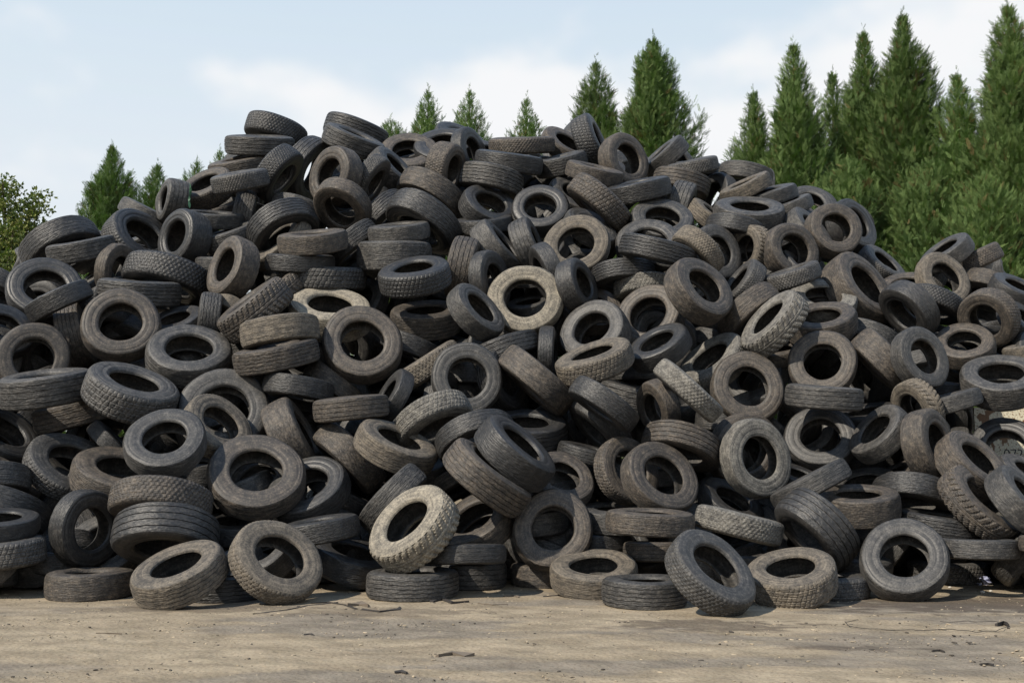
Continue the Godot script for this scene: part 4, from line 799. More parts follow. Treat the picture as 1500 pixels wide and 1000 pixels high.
	[8.119, 0.357, -14.266, -.453, 0.768, 0.452, 0.789, 0.273],
	[7.256, 2.645, -16.237, -.002, 0.873, 0.488, 0.953, 0.268],
	[-.124, 1.179, -15.413, 0.736, 0.45, 0.505, 0.749, 0.256],
	[-4.063, 5.195, -18.905, -.078, -.532, -.843, 0.94, 0.278],
	[0.002, 4.166, -17.745, -.464, 0.819, -.338, 0.807, 0.256],
	[0.624, 4.072, -17.383, 0.204, 0.725, 0.658, 0.876, 0.275],
	[-9.062, 0.85, -15.535, -.406, 0.895, 0.183, 0.729, 0.305],
	[2.763, 3.808, -17.355, -.608, 0.794, -.008, 0.993, 0.272],
	[7.016, 0.516, -13.878, -.475, 0.789, 0.389, 0.989, 0.288],
	[-8.591, 1.827, -15.732, 0.684, 0.726, -.076, 0.788, 0.299],
	[-6.921, 3.442, -17.548, 0.096, 0.973, -.211, 1, 0.324],
	[0.848, 6.532, -19.844, 0.471, 0.681, 0.56, 0.989, 0.267],
	[3.7, 0.651, -15.036, 0.168, 0.439, -.882, 0.727, 0.329],
	[-4.698, 3.954, -17.471, -.149, -.701, 0.697, 0.905, 0.276],
	[5.373, 5.058, -18.388, 0.029, -.585, -.811, 0.833, 0.306],
	[3.651, 1.414, -15.643, 0.094, 0.953, 0.289, 0.789, 0.289],
	[2.678, 4.789, -18.645, 0.369, -.203, -.907, 0.927, 0.282],
	[-6.1, 3.267, -17.374, 0.073, 0.988, -.136, 0.818, 0.318],
	[3.63, 4.983, -18.62, 0.091, 0.956, -.28, 0.815, 0.327],
	[-5.706, 2.592, -16.829, 0.786, -.577, -.225, 0.993, 0.273],
	[-2.84, 4.022, -18.045, -.692, -.148, 0.706, 0.728, 0.263],
	[7.141, 4.112, -18.257, 0.227, -.138, -.964, 0.851, 0.318],
	[-7.069, 4.84, -18.452, 0.506, -.654, -.563, 0.786, 0.266],
	[3.548, 5.655, -19.46, 0.657, 0.747, 0.103, 0.749, 0.288],
	[5.842, 0.777, -14.917, 0.882, -.302, -.361, 0.827, 0.245],
	[-4.275, 4.183, -18.114, 0.183, -.743, -.644, 0.88, 0.247],
	[-4.987, 1.985, -16.385, -.443, 0.893, 0.079, 0.871, 0.302],
	[2.73, 2.862, -17.205, -.404, -.622, -.671, 0.787, 0.279],
	[-1.37, 3.822, -18.075, -.938, 0.343, -.041, 0.836, 0.241],
	[-2.249, 5.547, -19.315, 0.923, -.375, -.08, 0.974, 0.248],
	[-2.377, 1.297, -14.902, -.768, 0.351, 0.535, 0.828, 0.26],
	[-3.41, 4.362, -18.45, 0.62, -.664, 0.418, 0.769, 0.313],
	[-3.783, 3.802, -17.493, 0.442, 0.89, 0.114, 0.791, 0.302],
	[2.874, 1.325, -15.104, -.425, -.051, 0.904, 0.965, 0.283],
	[8.166, 1.233, -15.099, 0.411, -.735, 0.539, 0.983, 0.312],
	[0.878, 2.14, -16.384, 0.476, -.61, 0.634, 0.927, 0.328],
	[3.702, 3.578, -17.283, 0.733, -.586, -.346, 0.748, 0.247],
	[-2.163, 3.119, -17.484, 0.455, 0.838, -.302, 0.835, 0.252],
	[-.617, 1.26, -15.223, -.584, -.54, -.606, 0.857, 0.24],
	[2.267, 0.34, -14.283, 0.619, 0.783, -.055, 0.762, 0.262],
	[-.739, 6.561, -20.206, -.543, 0.788, -.29, 0.852, 0.294],
	[-.684, 3.188, -17.184, 0.208, 0.943, 0.261, 0.921, 0.304],
	[0.861, 5.473, -19.037, 0.287, -.29, -.913, 0.789, 0.285],
	[4.473, 3.286, -16.692, -.4, 0.904, 0.15, 0.981, 0.314],
	[3.836, 2.585, -16.844, 0.626, -.461, 0.629, 0.993, 0.263],
	[-4.8, 3.587, -17.606, 0.864, -.503, 0.018, 0.83, 0.272],
	[-8.757, 2.149, -16.417, 0.792, 0.071, -.606, 0.935, 0.249],
	[-4.939, 4.805, -18.962, -.119, 0.527, -.842, 0.753, 0.283],
	[-7.008, 0.278, -14.523, -.284, 0.952, 0.117, 0.837, 0.247],
	[-2.036, 6.893, -20.025, -.229, -.719, -.656, 0.995, 0.304],
	[5.821, 4.367, -18.572, -.943, -.099, 0.318, 0.992, 0.241],
	[-1.977, 3.91, -17.893, 0.882, -.204, 0.425, 0.999, 0.298],
	[0.559, 2.483, -16.792, 0.269, -.963, 0.005, 0.852, 0.252],
	[0.246, 1.167, -15.395, -.477, -.218, 0.851, 0.788, 0.278],
	[-9.157, 1.432, -15.448, -.034, -.262, -.964, 0.861, 0.278],
	[6.888, 3.075, -17.109, -.063, -.749, 0.66, 0.948, 0.279],
	[1.954, 6.957, -20.819, 0.525, -.835, 0.162, 0.722, 0.3],
	[4.979, 4.72, -18.647, 0.62, 0.409, 0.669, 0.983, 0.298],
	[-1.258, 0.483, -15.39, -.465, 0.643, -.609, 0.998, 0.315],
	[-1.444, 2.012, -15.847, 0.417, 0.779, 0.468, 0.98, 0.241],
	[4.56, 0.321, -14.072, -.468, -.856, 0.218, 0.803, 0.266],
	[3.829, 2.864, -17.161, 0.823, 0.142, -.55, 0.847, 0.308],
	[1.662, 0.44, -14.21, 0.788, -.367, 0.494, 0.824, 0.308],
	[3.526, 6.418, -19.867, -.692, 0.635, 0.344, 0.892, 0.255],
	[-4.722, 7.64, -20.927, -.647, -.743, 0.17, 0.722, 0.28],
	[-.328, 2.439, -15.747, 0.408, -.91, 0.078, 0.918, 0.24],
	[1.936, 2.797, -17.009, 0.339, -.835, -.434, 0.83, 0.328],
	[-2.375, 5.948, -19.22, -.117, 0.833, 0.54, 0.744, 0.317],
	[-6.295, 5.078, -18.258, 0.268, 0.728, -.631, 0.838, 0.292],
	[-3.18, 3.371, -16.917, -.742, 0.402, 0.537, 0.78, 0.326],
	[-2.18, 2.36, -15.96, -.915, -.397, 0.067, 0.82, 0.256],
	[-3.118, 2.869, -16.703, -.104, 0.7, -.707, 0.838, 0.266],
	[-6.567, 4.511, -18.556, -.896, 0.311, 0.317, 0.892, 0.259],
	[-3.846, 3.36, -17.939, -.87, 0.453, -.194, 0.777, 0.316],
	[1.823, 2.089, -16.731, -.365, 0.355, -.861, 0.721, 0.28],
	[-1.92, 0.299, -13.92, -.483, 0.86, 0.165, 0.755, 0.247],
	[4.706, 1.473, -15.212, 0.364, -.857, -.366, 0.921, 0.298],
	[2.783, 0.408, -14.145, -.66, 0.733, 0.165, 0.825, 0.314],
	[-3.023, 2.134, -15.523, -.045, 0.248, -.968, 0.746, 0.326],
	[-5.546, 5.001, -19.197, 0.634, -.706, -.316, 0.925, 0.314],
	[-4.992, 4.834, -17.784, -.922, -.039, -.384, 0.82, 0.24],
	[-2.043, 5.194, -19.086, -.518, 0.842, -.151, 0.967, 0.253],
	[-1.984, 2.62, -16.268, 0.444, -.871, 0.21, 0.92, 0.293],
	[-7.93, 5.202, -19.404, -.908, 0.116, -.403, 0.975, 0.297],
	[1.559, 2.453, -16.152, -.986, -.147, 0.077, 0.755, 0.245],
	[1.102, 0.252, -13.718, -.292, -.956, 0.014, 0.896, 0.253],
	[6.525, 2.049, -16.369, -.925, -.279, -.256, 0.826, 0.322],
	[-1.495, 6.032, -19.79, -.533, -.385, -.753, 0.927, 0.301],
	[-1.934, 2.248, -16.957, 0.525, -.239, 0.817, 0.755, 0.321],
	[-2.019, 5.34, -19.479, 0.885, -.434, -.167, 0.889, 0.257],
	[4.865, 0.458, -14.121, -.254, -.69, 0.678, 0.973, 0.307],
	[-5.939, 4.173, -18.464, -.106, -.994, 0.017, 0.786, 0.306],
	[-1.384, 3.454, -17.417, 0.649, 0.28, 0.707, 0.923, 0.274],
	[-7.21, 3.18, -17.525, 0.062, 0.321, -.945, 0.721, 0.255],
	[5.525, 0.743, -15.601, 0.72, -.597, -.354, 0.79, 0.319],
	[0.21, 0.34, -14.193, 0.556, 0.825, -.101, 0.805, 0.273],
	[-8.5, 3.877, -18.217, 0.656, -.419, 0.628, 0.848, 0.269],
	[-1.108, 4.762, -18.841, 0.835, 0.009, 0.55, 0.828, 0.281],
	[-.423, 0.915, -15.453, -.798, -.563, 0.214, 0.966, 0.259],
	[-.493, 0.319, -14.738, -.317, 0.897, 0.307, 0.862, 0.287],
	[-2.833, 1.835, -15.719, -.831, 0.08, 0.551, 0.986, 0.248],
	[1.743, 0.214, -14.45, 0.055, 0.984, -.167, 0.781, 0.295],
	[4.336, 0.3, -13.885, -.065, -.892, 0.447, 0.823, 0.256],
	[-5.516, 0.265, -13.671, 0.189, 0.955, -.229, 0.922, 0.268],
	[-1.718, 4.869, -19.065, 0.346, -.081, -.935, 0.768, 0.243],
	[4.795, 0.74, -15.153, 0.105, -.982, 0.159, 0.794, 0.295],
	[0.529, 5.68, -19.935, -.649, 0.675, -.351, 0.856, 0.287],
	[1.08, 0.358, -14.016, -.388, -.711, -.587, 0.746, 0.269],
	[2.359, 2.261, -16.222, 0.681, 0.368, -.633, 0.849, 0.317],
	[-2.309, 0.229, -15.185, 0.177, 0.958, -.226, 0.778, 0.244],
	[0.476, 6.263, -19.988, -.24, -.17, 0.956, 0.933, 0.24],
	[-6.896, 4.799, -18.435, -.166, 0.26, 0.951, 0.726, 0.301],
	[2.842, 3.183, -16.734, 0.421, -.343, 0.84, 0.787, 0.315],
	[-2.914, 2.98, -15.774, -.668, -.73, 0.141, 0.781, 0.295],
	[-4.178, 0.256, -14.812, 0.244, 0.955, 0.17, 0.74, 0.307],
	[1.768, 0.456, -13.962, -.365, -.729, -.579, 0.991, 0.321],
	[7.738, 3.932, -18.188, 0.127, -.973, -.19, 0.822, 0.247],
	[7.318, 3.635, -16.827, -.74, -.193, 0.644, 0.76, 0.263],
	[2.041, 1.292, -15.165, -.864, -.06, -.499, 0.737, 0.281],
	[1.915, 2.549, -16.737, 0.582, -.541, -.608, 0.854, 0.246],
	[-.301, 0.289, -13.959, 0.291, -.926, 0.242, 0.809, 0.295],
	[6.536, 0.334, -15.152, -.392, 0.86, 0.326, 0.865, 0.264],
	[-5.894, 0.252, -13.51, 0.211, 0.969, -.131, 0.932, 0.281],
	[0.504, 2.072, -16.25, -.517, 0.856, 0.011, 1, 0.318],
	[-5.967, 2.096, -15.67, -.273, -.803, 0.53, 0.998, 0.294],
	[-5.177, 5.992, -19.296, 0.458, -.808, 0.369, 0.952, 0.241],
	[-4.14, 3.134, -16.991, -.851, -.388, -.355, 0.939, 0.276],
	[0.198, 6.917, -21.143, -.689, 0.572, -.445, 0.993, 0.262],
	[-6.001, 0.18, -14.179, 0.036, 0.998, -.058, 0.782, 0.307],
	[1.812, 0.238, -14.457, -.043, 0.949, -.313, 0.782, 0.242],
	[-5.89, 4.36, -18.41, 0.185, 0.569, 0.801, 0.955, 0.289],
	[-5.8, 0.321, -13.211, -.312, -.866, -.39, 0.788, 0.286],
	[-.501, 0.221, -14.361, 0.118, 0.967, 0.225, 0.745, 0.261],
	[0.421, 2.178, -16.714, 0.26, 0.273, 0.926, 0.751, 0.3],
	[-6.786, 2.879, -15.781, 0.859, -.109, 0.5, 0.725, 0.268],
	[-2.088, 1.002, -15.576, 0.754, -.293, -.588, 0.821, 0.276],
	[-7.657, 3.032, -17.784, -.067, 0.953, -.296, 0.886, 0.28],
	[-6.957, 4.246, -18.272, -.658, 0.453, 0.601, 0.729, 0.311],
	[-6.977, 2.79, -16.034, -.5, -.827, 0.257, 0.976, 0.255],
	[-5.781, 6.306, -20.576, -.86, -.506, 0.061, 0.827, 0.257],
	[-4.497, 6.889, -20.345, -.977, -.168, 0.131, 0.779, 0.294],
	[-.928, 3.646, -18.04, -.354, -.762, 0.543, 0.748, 0.315],
	[-3.127, 4.734, -18.163, -.668, -.734, -.122, 0.799, 0.305],
	[0.011, 3.726, -18.266, -.44, -.866, 0.237, 0.866, 0.246],
	[-3.117, 7.652, -21.538, 0.294, 0.798, 0.526, 0.846, 0.3],
	[-4.232, 6.735, -20.388, 0.942, -.235, 0.24, 0.875, 0.266],
	[-.734, 0.175, -14.14, -.058, 0.995, -.076, 0.777, 0.278],
	[-1.601, 0.849, -15.501, -.399, 0.358, 0.844, 0.891, 0.276],
	[1.139, 7.529, -21.343, -.167, 0.873, 0.458, 0.839, 0.302],
	[-1.936, 0.315, -14.171, -.066, 0.933, 0.353, 0.969, 0.301],
	[-2.738, 2.492, -16.85, -.745, -.575, 0.338, 0.764, 0.292],
	[-2.69, 4.901, -19.287, 0.798, -.51, 0.32, 0.817, 0.27],
	[1.73, 3.361, -16.769, 0.299, 0.753, 0.587, 0.885, 0.247],
	[-2.639, 1.856, -15.603, 0.142, -.835, 0.532, 0.981, 0.272],
	[5.956, 5.156, -18.949, 0.326, -.863, 0.386, 0.736, 0.267],
	[-2.489, 5.024, -19.387, -.683, 0.02, 0.73, 0.829, 0.271],
	[-1.652, 5.071, -19.405, 0.025, 0.804, 0.594, 0.93, 0.312],
	[-3.868, 0.489, -15.569, -.502, 0.418, -.758, 0.941, 0.252],
	[2.213, 2.163, -15.717, 0.86, 0.381, -.341, 0.997, 0.242],
	[5.779, 0.397, -13.971, -.921, 0.338, 0.194, 0.729, 0.319],
	[3.37, 0.368, -14.196, 0.548, -.822, 0.155, 0.878, 0.289],
	[5.306, 1.954, -16.667, 0.013, -.992, -.129, 0.868, 0.292],
	[5.508, 1.199, -15.042, -.661, 0.736, -.148, 0.934, 0.277],
	[-.946, 6.063, -20.285, 0.293, -.902, -.316, 0.808, 0.298],
	[-.557, 2.583, -15.583, 0.056, 0.988, -.147, 0.844, 0.329],
	[2.419, 2.258, -15.349, 0.676, -.586, -.447, 0.82, 0.288],
	[0.4, 2.433, -17.1, -.108, -.756, -.646, 0.969, 0.256],
	[-4.712, 0.439, -13.054, 0.02, 0.671, 0.741, 0.926, 0.284],
	[-.096, 0.344, -14.365, 0.461, 0.857, -.23, 0.921, 0.25],
	[-6.229, 2.393, -17.202, -.078, 0.911, -.405, 0.952, 0.263],
	[6.109, 2.314, -16.985, 0.022, 0.999, 0.028, 0.99, 0.293],
	[-.573, 6.483, -20.65, -.839, -.422, 0.344, 0.814, 0.314],
	[-4.057, 2.295, -15.164, -.604, 0.706, -.37, 0.893, 0.287],
	[-6.962, 1.448, -15.888, 0.522, 0.846, 0.114, 0.813, 0.31],
	[-4.828, 7.139, -21.117, -.44, -.559, 0.702, 0.928, 0.297],
	[-1.248, 6.002, -19.415, -.232, 0.487, -.842, 0.987, 0.285],
	[-5.082, 7.22, -21.119, -.541, -.839, 0.06, 0.928, 0.326],
	[-5.203, 0.346, -13.06, 0.412, -.79, 0.454, 0.766, 0.283],
	[-5.657, 4.215, -18.129, 0.172, 0.348, 0.922, 0.963, 0.292],
	[-.708, 0.214, -13.905, 0.015, 0.989, 0.149, 0.938, 0.29],
	[-3.771, 0.191, -13.937, 0.037, -.993, 0.108, 0.761, 0.297],
	[2.817, 5.885, -20.16, -.919, -.097, -.382, 0.991, 0.271],
	[4.691, 1.523, -15.654, -.846, -.492, -.205, 0.851, 0.275],
	[-2.99, 0.444, -13.951, 0.569, 0.131, -.812, 0.86, 0.273],
	[1.419, 2.61, -17.095, -.321, -.759, 0.567, 0.931, 0.254],
	[-3.29, 3.589, -17.738, -.888, 0.073, 0.455, 0.915, 0.305],
	[7.759, 4.422, -18.137, -.477, -.784, -.396, 0.938, 0.307],
	[0.12, 0.303, -14.415, 0.42, 0.908, -.008, 0.898, 0.253],
	[2.479, 3.894, -17.409, 0.184, -.76, -.623, 0.816, 0.275],
	[0.294, 0.369, -13.743, 0.503, -.835, -.224, 0.928, 0.273],
	[-5.704, 2.509, -15.725, 0.513, 0.857, 0.05, 0.776, 0.267],
	[-6.728, 4.091, -17.448, -.465, 0.8, 0.38, 0.89, 0.266],
	[-1.49, 2.738, -17.131, 0.409, -.312, -.858, 0.866, 0.277],
	[-.315, 0.244, -14.083, 0.096, 0.965, 0.244, 0.938, 0.251],
	[-1.092, 0.955, -15.753, -.832, 0.508, 0.224, 0.913, 0.327],
	[1.666, 1.839, -16.489, -.78, -.197, 0.594, 0.72, 0.253],
	[-.765, 2.796, -15.796, 0.357, -.75, -.557, 0.933, 0.269],
	[7.635, 3.753, -17.455, 0.38, 0.762, 0.525, 0.771, 0.329],
	[6.037, 0.405, -14.18, 0.874, -.484, 0.048, 0.766, 0.288],
	[2.359, 0.144, -14.37, -.036, 0.999, 0.04, 0.763, 0.248],
	[-1.576, 6.088, -20.119, 0.334, -.834, -.44, 0.733, 0.299],
	[-1.174, 1.994, -15.3, -.388, 0.886, 0.253, 0.734, 0.308],
	[-3.598, 3.69, -18.003, -.141, 0.881, -.452, 0.814, 0.247],
	[2.24, 0.17, -13.124, 0.076, -.997, -.008, 0.922, 0.27],
	[1.422, 2.78, -16.331, -.394, -.702, -.593, 0.983, 0.291],
	[-2.558, 1.811, -16.29, -.076, -.989, -.129, 0.989, 0.264],
	[5.451, 1.84, -16.586, -.675, 0.476, 0.564, 0.95, 0.309],
	[0.264, 3.692, -16.754, 0.173, -.906, -.387, 0.736, 0.303],
	[5.47, 5.861, -19.468, 0.116, 0.474, 0.873, 0.745, 0.265],
	[1.392, 4.489, -17.965, -.159, -.842, -.516, 0.876, 0.323],
	[4.659, 1.951, -16.457, 0.464, -.865, -.191, 0.787, 0.282],
	[0.24, 0.332, -14.36, -.434, 0.897, -.078, 0.841, 0.326],
	[-6.034, 5.426, -19.439, -.008, 0.721, 0.693, 0.941, 0.267],
	[3.395, 0.376, -13.896, 0.515, 0.573, -.637, 0.739, 0.256],
	[8.375, 4.623, -19.049, 0.921, 0.146, 0.361, 0.89, 0.33],
	[1.124, 0.227, -13.915, -.215, -.974, -.07, 0.9, 0.256],
	[-5.365, 0.201, -14.061, 0.16, 0.987, 0.033, 0.769, 0.281],
	[-6.107, 5.936, -19.656, -.909, 0.149, -.389, 0.746, 0.309],
	[-2.599, 6.775, -20.588, 0.348, -.936, -.048, 0.919, 0.329],
	[6.193, 3.642, -17.444, 0.907, 0.199, -.37, 0.803, 0.3],
	[0.108, 5.714, -19.233, -.849, -.35, 0.395, 0.967, 0.267],
	[-2.455, 0.346, -13.624, -.427, -.895, 0.132, 0.936, 0.306],
	[3.522, 1.823, -15.004, 0.625, 0.769, 0.132, 0.907, 0.285],
	[-.216, 0.179, -14.803, 0.129, -.991, -.021, 0.854, 0.248],
	[3.93, 0.231, -12.982, -.141, -.985, -.101, 0.933, 0.304],
	[-2.443, 0.273, -14.042, -.094, -.933, -.346, 0.883, 0.246],
	[-2.192, 0.357, -15.343, 0.518, 0.659, 0.545, 0.739, 0.24],
	[-5.923, 1.762, -15.726, -.776, -.368, 0.511, 0.85, 0.292],
	[-1.461, 0.238, -14.153, -.126, -.961, -.246, 0.877, 0.244],
	[3.924, 0.354, -13.364, 0.605, 0.738, 0.299, 0.737, 0.287],
	[-1.501, 2.893, -17.419, -.586, 0.615, -.528, 0.848, 0.32],
	[-1.953, 0.36, -13.882, -.158, -.828, -.539, 0.815, 0.317],
	[0.484, 0.255, -13.519, 0.298, 0.941, -.162, 0.775, 0.261],
	[-2.015, 3.908, -17.534, -.68, 0.141, 0.719, 0.911, 0.32],
	[-3.123, 2.174, -15.403, -.038, -.991, 0.128, 0.962, 0.309],
	[-7.821, 5.091, -19.019, 0.056, -.41, 0.911, 0.979, 0.26],
	[-2.409, 5.975, -19.339, 0.088, -.978, 0.191, 0.843, 0.263],
	[-1.36, 4.139, -17.411, -.902, 0.423, -.084, 0.952, 0.306],
	[2.946, 0.657, -15.022, 0.949, 0.311, -.043, 0.733, 0.329],
	[-4.072, 1.012, -14.343, 0.375, 0.553, 0.744, 0.832, 0.322],
	[-1.596, 2.76, -17.28, 0.572, -.135, -.809, 0.931, 0.244],
	[1.073, 0.263, -13.637, 0.342, 0.932, -.119, 0.811, 0.25],
	[-.23, 0.248, -13.928, -.063, -.974, -.216, 0.969, 0.285],
	[-1.645, 5.703, -20.042, -.717, 0.428, 0.55, 0.947, 0.327],
	[6.293, 0.382, -14.443, -.527, 0.806, 0.271, 0.908, 0.28],
	[-.558, 0.568, -15.085, -.741, 0.667, 0.077, 0.906, 0.317],
	[6.332, 1.905, -15.871, -.851, 0.209, -.482, 0.787, 0.286],
	[6.223, 2.029, -15.982, -.48, -.53, 0.7, 0.879, 0.246],
	[1.632, 0.321, -13.586, -.236, -.872, 0.429, 0.798, 0.287],
	[3.782, 0.308, -13.874, 0.333, 0.929, -.162, 0.902, 0.303],
	[1.768, 5.654, -19.585, -.93, -.194, 0.311, 0.956, 0.266],
	[0.371, 3.76, -18.05, 0.736, -.306, 0.604, 0.911, 0.257],
	[-8.305, 5.37, -19.761, -.046, 0.944, 0.327, 0.785, 0.289],
	[1.123, 0.622, -14.069, 0.256, -.841, -.477, 0.816, 0.304],
	[1.171, 0.359, -14.359, -.529, -.848, 0.025, 0.897, 0.285],
	[-3.1, 3.067, -17.333, 0.405, 0.163, -.9, 0.735, 0.245],
	[1.233, 0.322, -13.587, 0.426, -.825, -.371, 0.763, 0.257],
	[1.703, 0.164, -14.095, -.001, -.997, -.08, 0.801, 0.265],
	[-3.862, 1.884, -15.335, -.313, 0.345, -.885, 0.922, 0.328],
	[0.397, 0.185, -14.588, 0.052, -.998, 0.024, 0.918, 0.318],
	[0.155, 0.197, -15.154, 0.055, 0.995, 0.08, 0.978, 0.3],
	[6.5, 0.281, -14.364, -.295, -.955, 0.021, 0.835, 0.329],
	[-4.021, 2.183, -16.488, 0.558, 0.33, 0.761, 0.738, 0.326],
	[-1.982, 1.506, -16.369, -.505, -.597, -.624, 0.771, 0.324],
	[-2.406, 0.197, -13.64, -.202, -.979, 0.031, 0.72, 0.251],
	[5.879, 3.358, -16.494, 0.15, 0.988, -.045, 0.867, 0.321],
	[4.205, 6.505, -20.253, 0.134, 0.986, -.097, 0.813, 0.31],
	[-4.151, 0.299, -13.233, 0.49, -.872, 0.016, 0.723, 0.28],
	[0.096, 4.999, -18.9, -.204, -.927, -.316, 0.876, 0.255],
	[-5.215, 6.648, -20.177, -.763, 0.227, 0.605, 0.937, 0.297],
	[-1.696, 2.762, -17.003, 0.805, 0.109, 0.583, 0.899, 0.324],
	[2.178, 0.321, -13.338, -.214, -.911, 0.351, 0.957, 0.272],
	[-1.546, 3.374, -17.995, 0.619, -.469, 0.63, 0.929, 0.306],
	[3.231, 7.089, -21.168, -.6, -.32, -.733, 0.835, 0.28],
	[-.044, 0.386, -13.872, 0.448, 0.133, -.884, 0.747, 0.24],
	[-3.827, 0.244, -13.063, -.309, -.949, 0.059, 0.722, 0.275],
	[6.101, 1.977, -15.689, -.906, -.019, 0.423, 0.721, 0.288],
	[-3.731, 0.2, -13.212, -.133, -.991, -.006, 0.77, 0.3],
	[-4.89, 7.869, -21.824, 0.392, -.84, -.374, 0.913, 0.293],
	[-5.682, 0.329, -14.156, 0.044, -.827, -.561, 0.794, 0.256],
	[5.051, 0.385, -14.6, -.488, -.63, 0.604, 0.79, 0.249],
	[-.351, 6.924, -19.993, -.427, -.747, -.509, 0.976, 0.248],
	[3.887, 3.759, -18.079, -.108, 0.903, 0.416, 0.865, 0.266],
	[-1.461, 0.248, -13.837, -.05, -.969, -.242, 0.944, 0.27],
	[-5.544, 6.561, -20.735, -.541, 0.734, -.411, 0.933, 0.269],
	[5.83, 0.301, -14.955, 0.128, -.935, -.33, 0.852, 0.321],
	[0.135, 0.35, -14.104, -.059, -.879, -.473, 0.923, 0.295],
	[-1.624, 4.892, -19.257, 0.933, 0.209, 0.293, 0.894, 0.253],
	[-3.975, 3.429, -17.319, 0.135, 0.929, 0.345, 0.821, 0.327],
	[7.519, 4.677, -18.187, 0.172, 0.977, 0.127, 0.895, 0.328],
	[4.436, 1.154, -16.127, 0.236, 0.374, -.897, 0.72, 0.312],
	[0.165, 0.197, -14.749, -.058, 0.995, -.083, 0.747, 0.32],
	[-3.736, 6.517, -20.803, 0.292, -.823, -.488, 0.809, 0.297],
	[-2.612, 0.161, -14.369, 0.074, 0.996, -.049, 0.744, 0.257],
	[-3.051, 6.635, -20.56, 0.344, 0.23, 0.91, 0.784, 0.248],
	[-.089, 0.34, -13.88, 0.052, 0.881, 0.47, 0.836, 0.324],
	[-1.511, 0.75, -14.72, 0.754, 0.652, 0.085, 0.779, 0.257],
	[1.623, 0.289, -14.048, 0.36, -.879, 0.314, 0.725, 0.264],
	[7.757, 3.658, -17.98, 0.591, 0.704, -.394, 0.877, 0.257],
	[6.347, 0.38, -14.426, -.623, -.734, 0.271, 0.79, 0.305],
	[1.984, 0.429, -13.034, 0.963, -.017, 0.269, 0.853, 0.255],
	[3.328, 0.332, -12.95, 0.353, 0.782, 0.514, 0.757, 0.247],
	[1.165, 4.196, -17.2, -.508, -.044, -.86, 0.95, 0.261],
	[-.259, 0.265, -14.199, 0.255, -.966, -.037, 0.981, 0.286],
	[-3.973, 0.324, -13.738, -.153, 0.793, 0.59, 0.741, 0.247],
	[1.852, 2.652, -15.738, -.007, 1, -.006, 0.985, 0.258],
	[1.769, 3.65, -17.367, -.561, -.597, -.573, 0.94, 0.305],
	[7.949, 3.961, -18.471, -.361, 0.327, 0.873, 0.824, 0.272],
	[6.212, 0.434, -13.421, 0.329, 0.727, 0.603, 0.973, 0.276],
	[-3.371, 0.297, -13.493, -.374, 0.909, 0.186, 0.777, 0.298],
	[5.385, 0.279, -14.199, 0.431, 0.901, -.045, 0.782, 0.243],
	[5.362, 0.204, -15.021, -.089, 0.989, 0.12, 0.992, 0.262],
	[4.153, 1.205, -15.686, -.573, 0.651, -.498, 0.78, 0.301],
	[-.952, 3.621, -18.054, -.822, -.493, 0.285, 0.785, 0.246],
	[-.965, 0.303, -15.164, 0.186, -.979, -.085, 0.835, 0.274],
	[2.206, 7.068, -21.037, 0.886, 0.436, 0.156, 0.918, 0.286],
	[-1.113, 4.025, -17.914, 0.355, 0.927, -.121, 0.99, 0.297],
	[-6.678, 5.425, -19.77, -.377, 0.754, 0.538, 0.998, 0.259],
	[-6.897, 1.791, -15.323, -.406, -.787, -.464, 0.946, 0.311],
	[6.225, 0.279, -14.657, -.114, -.917, 0.382, 0.782, 0.268],
	[5.749, 0.413, -14.282, 0.622, -.718, 0.311, 0.937, 0.241],
	[1.799, 0.275, -13.668, 0.118, 0.944, -.309, 0.976, 0.24],
	[4.621, 2.942, -17.14, 0.608, 0.053, 0.792, 0.803, 0.323],
	[0.825, 2.601, -16.735, -.411, 0.396, -.822, 0.764, 0.257],
	[-3.458, 0.227, -13.347, -.22, -.974, 0.049, 0.77, 0.287],
	[-.014, 0.315, -14.067, 0.226, -.937, 0.268, 0.962, 0.314],
	[-2.023, 0.345, -14.245, -.45, 0.873, -.188, 0.982, 0.242],
	[-4.268, 0.35, -13.816, 0.499, -.866, 0.041, 0.937, 0.268],
	[1.054, 0.236, -13.752, -.098, -.97, -.221, 0.77, 0.295],
	[0.33, 6.392, -20.493, -.015, -.958, 0.285, 0.731, 0.316],
	[5.437, 0.455, -13.864, 0.13, -.635, 0.761, 0.932, 0.299],
	[1.56, 0.319, -13.831, 0.292, 0.903, 0.317, 0.865, 0.294],
	[-2.148, 0.319, -15.236, -.44, -.78, 0.444, 0.721, 0.241],
	[-2.305, 0.303, -14.538, 0.389, 0.913, 0.125, 0.797, 0.307],
	[0.458, 0.172, -15.114, -.049, -.993, 0.106, 0.782, 0.254],
	[6.626, 0.357, -14.364, -.495, 0.736, 0.462, 0.743, 0.285],
	[1.864, 6.662, -20.61, -.88, 0.342, 0.33, 0.765, 0.265],
	[0.324, 0.274, -14.192, -.213, -.961, -.178, 0.943, 0.299],
	[5.683, 0.184, -14.75, 0.11, -.991, 0.079, 0.829, 0.259],
	[-2.35, 0.317, -14.626, 0.423, -.882, 0.209, 0.766, 0.31],
	[4.934, 0.414, -13.859, 0.675, 0.704, -.22, 0.891, 0.275],
	[0.97, 0.172, -14.836, 0.008, -.999, 0.039, 0.802, 0.312],
	[0.033, 0.354, -13.943, -.544, -.831, 0.118, 0.868, 0.27],
	[6.02, 0.418, -14.441, -.277, 0.757, -.592, 0.988, 0.25],
	[0.864, 0.354, -14.117, 0.293, -.816, 0.497, 0.844, 0.27],
	[-4.294, 0.333, -14.012, -.409, -.891, -.196, 0.842, 0.318],
	[-2.965, 7.782, -21.464, 0.23, 0.973, 0.006, 0.867, 0.252],
	[0.06, 0.362, -14.35, 0.09, 0.755, -.649, 0.739, 0.316],
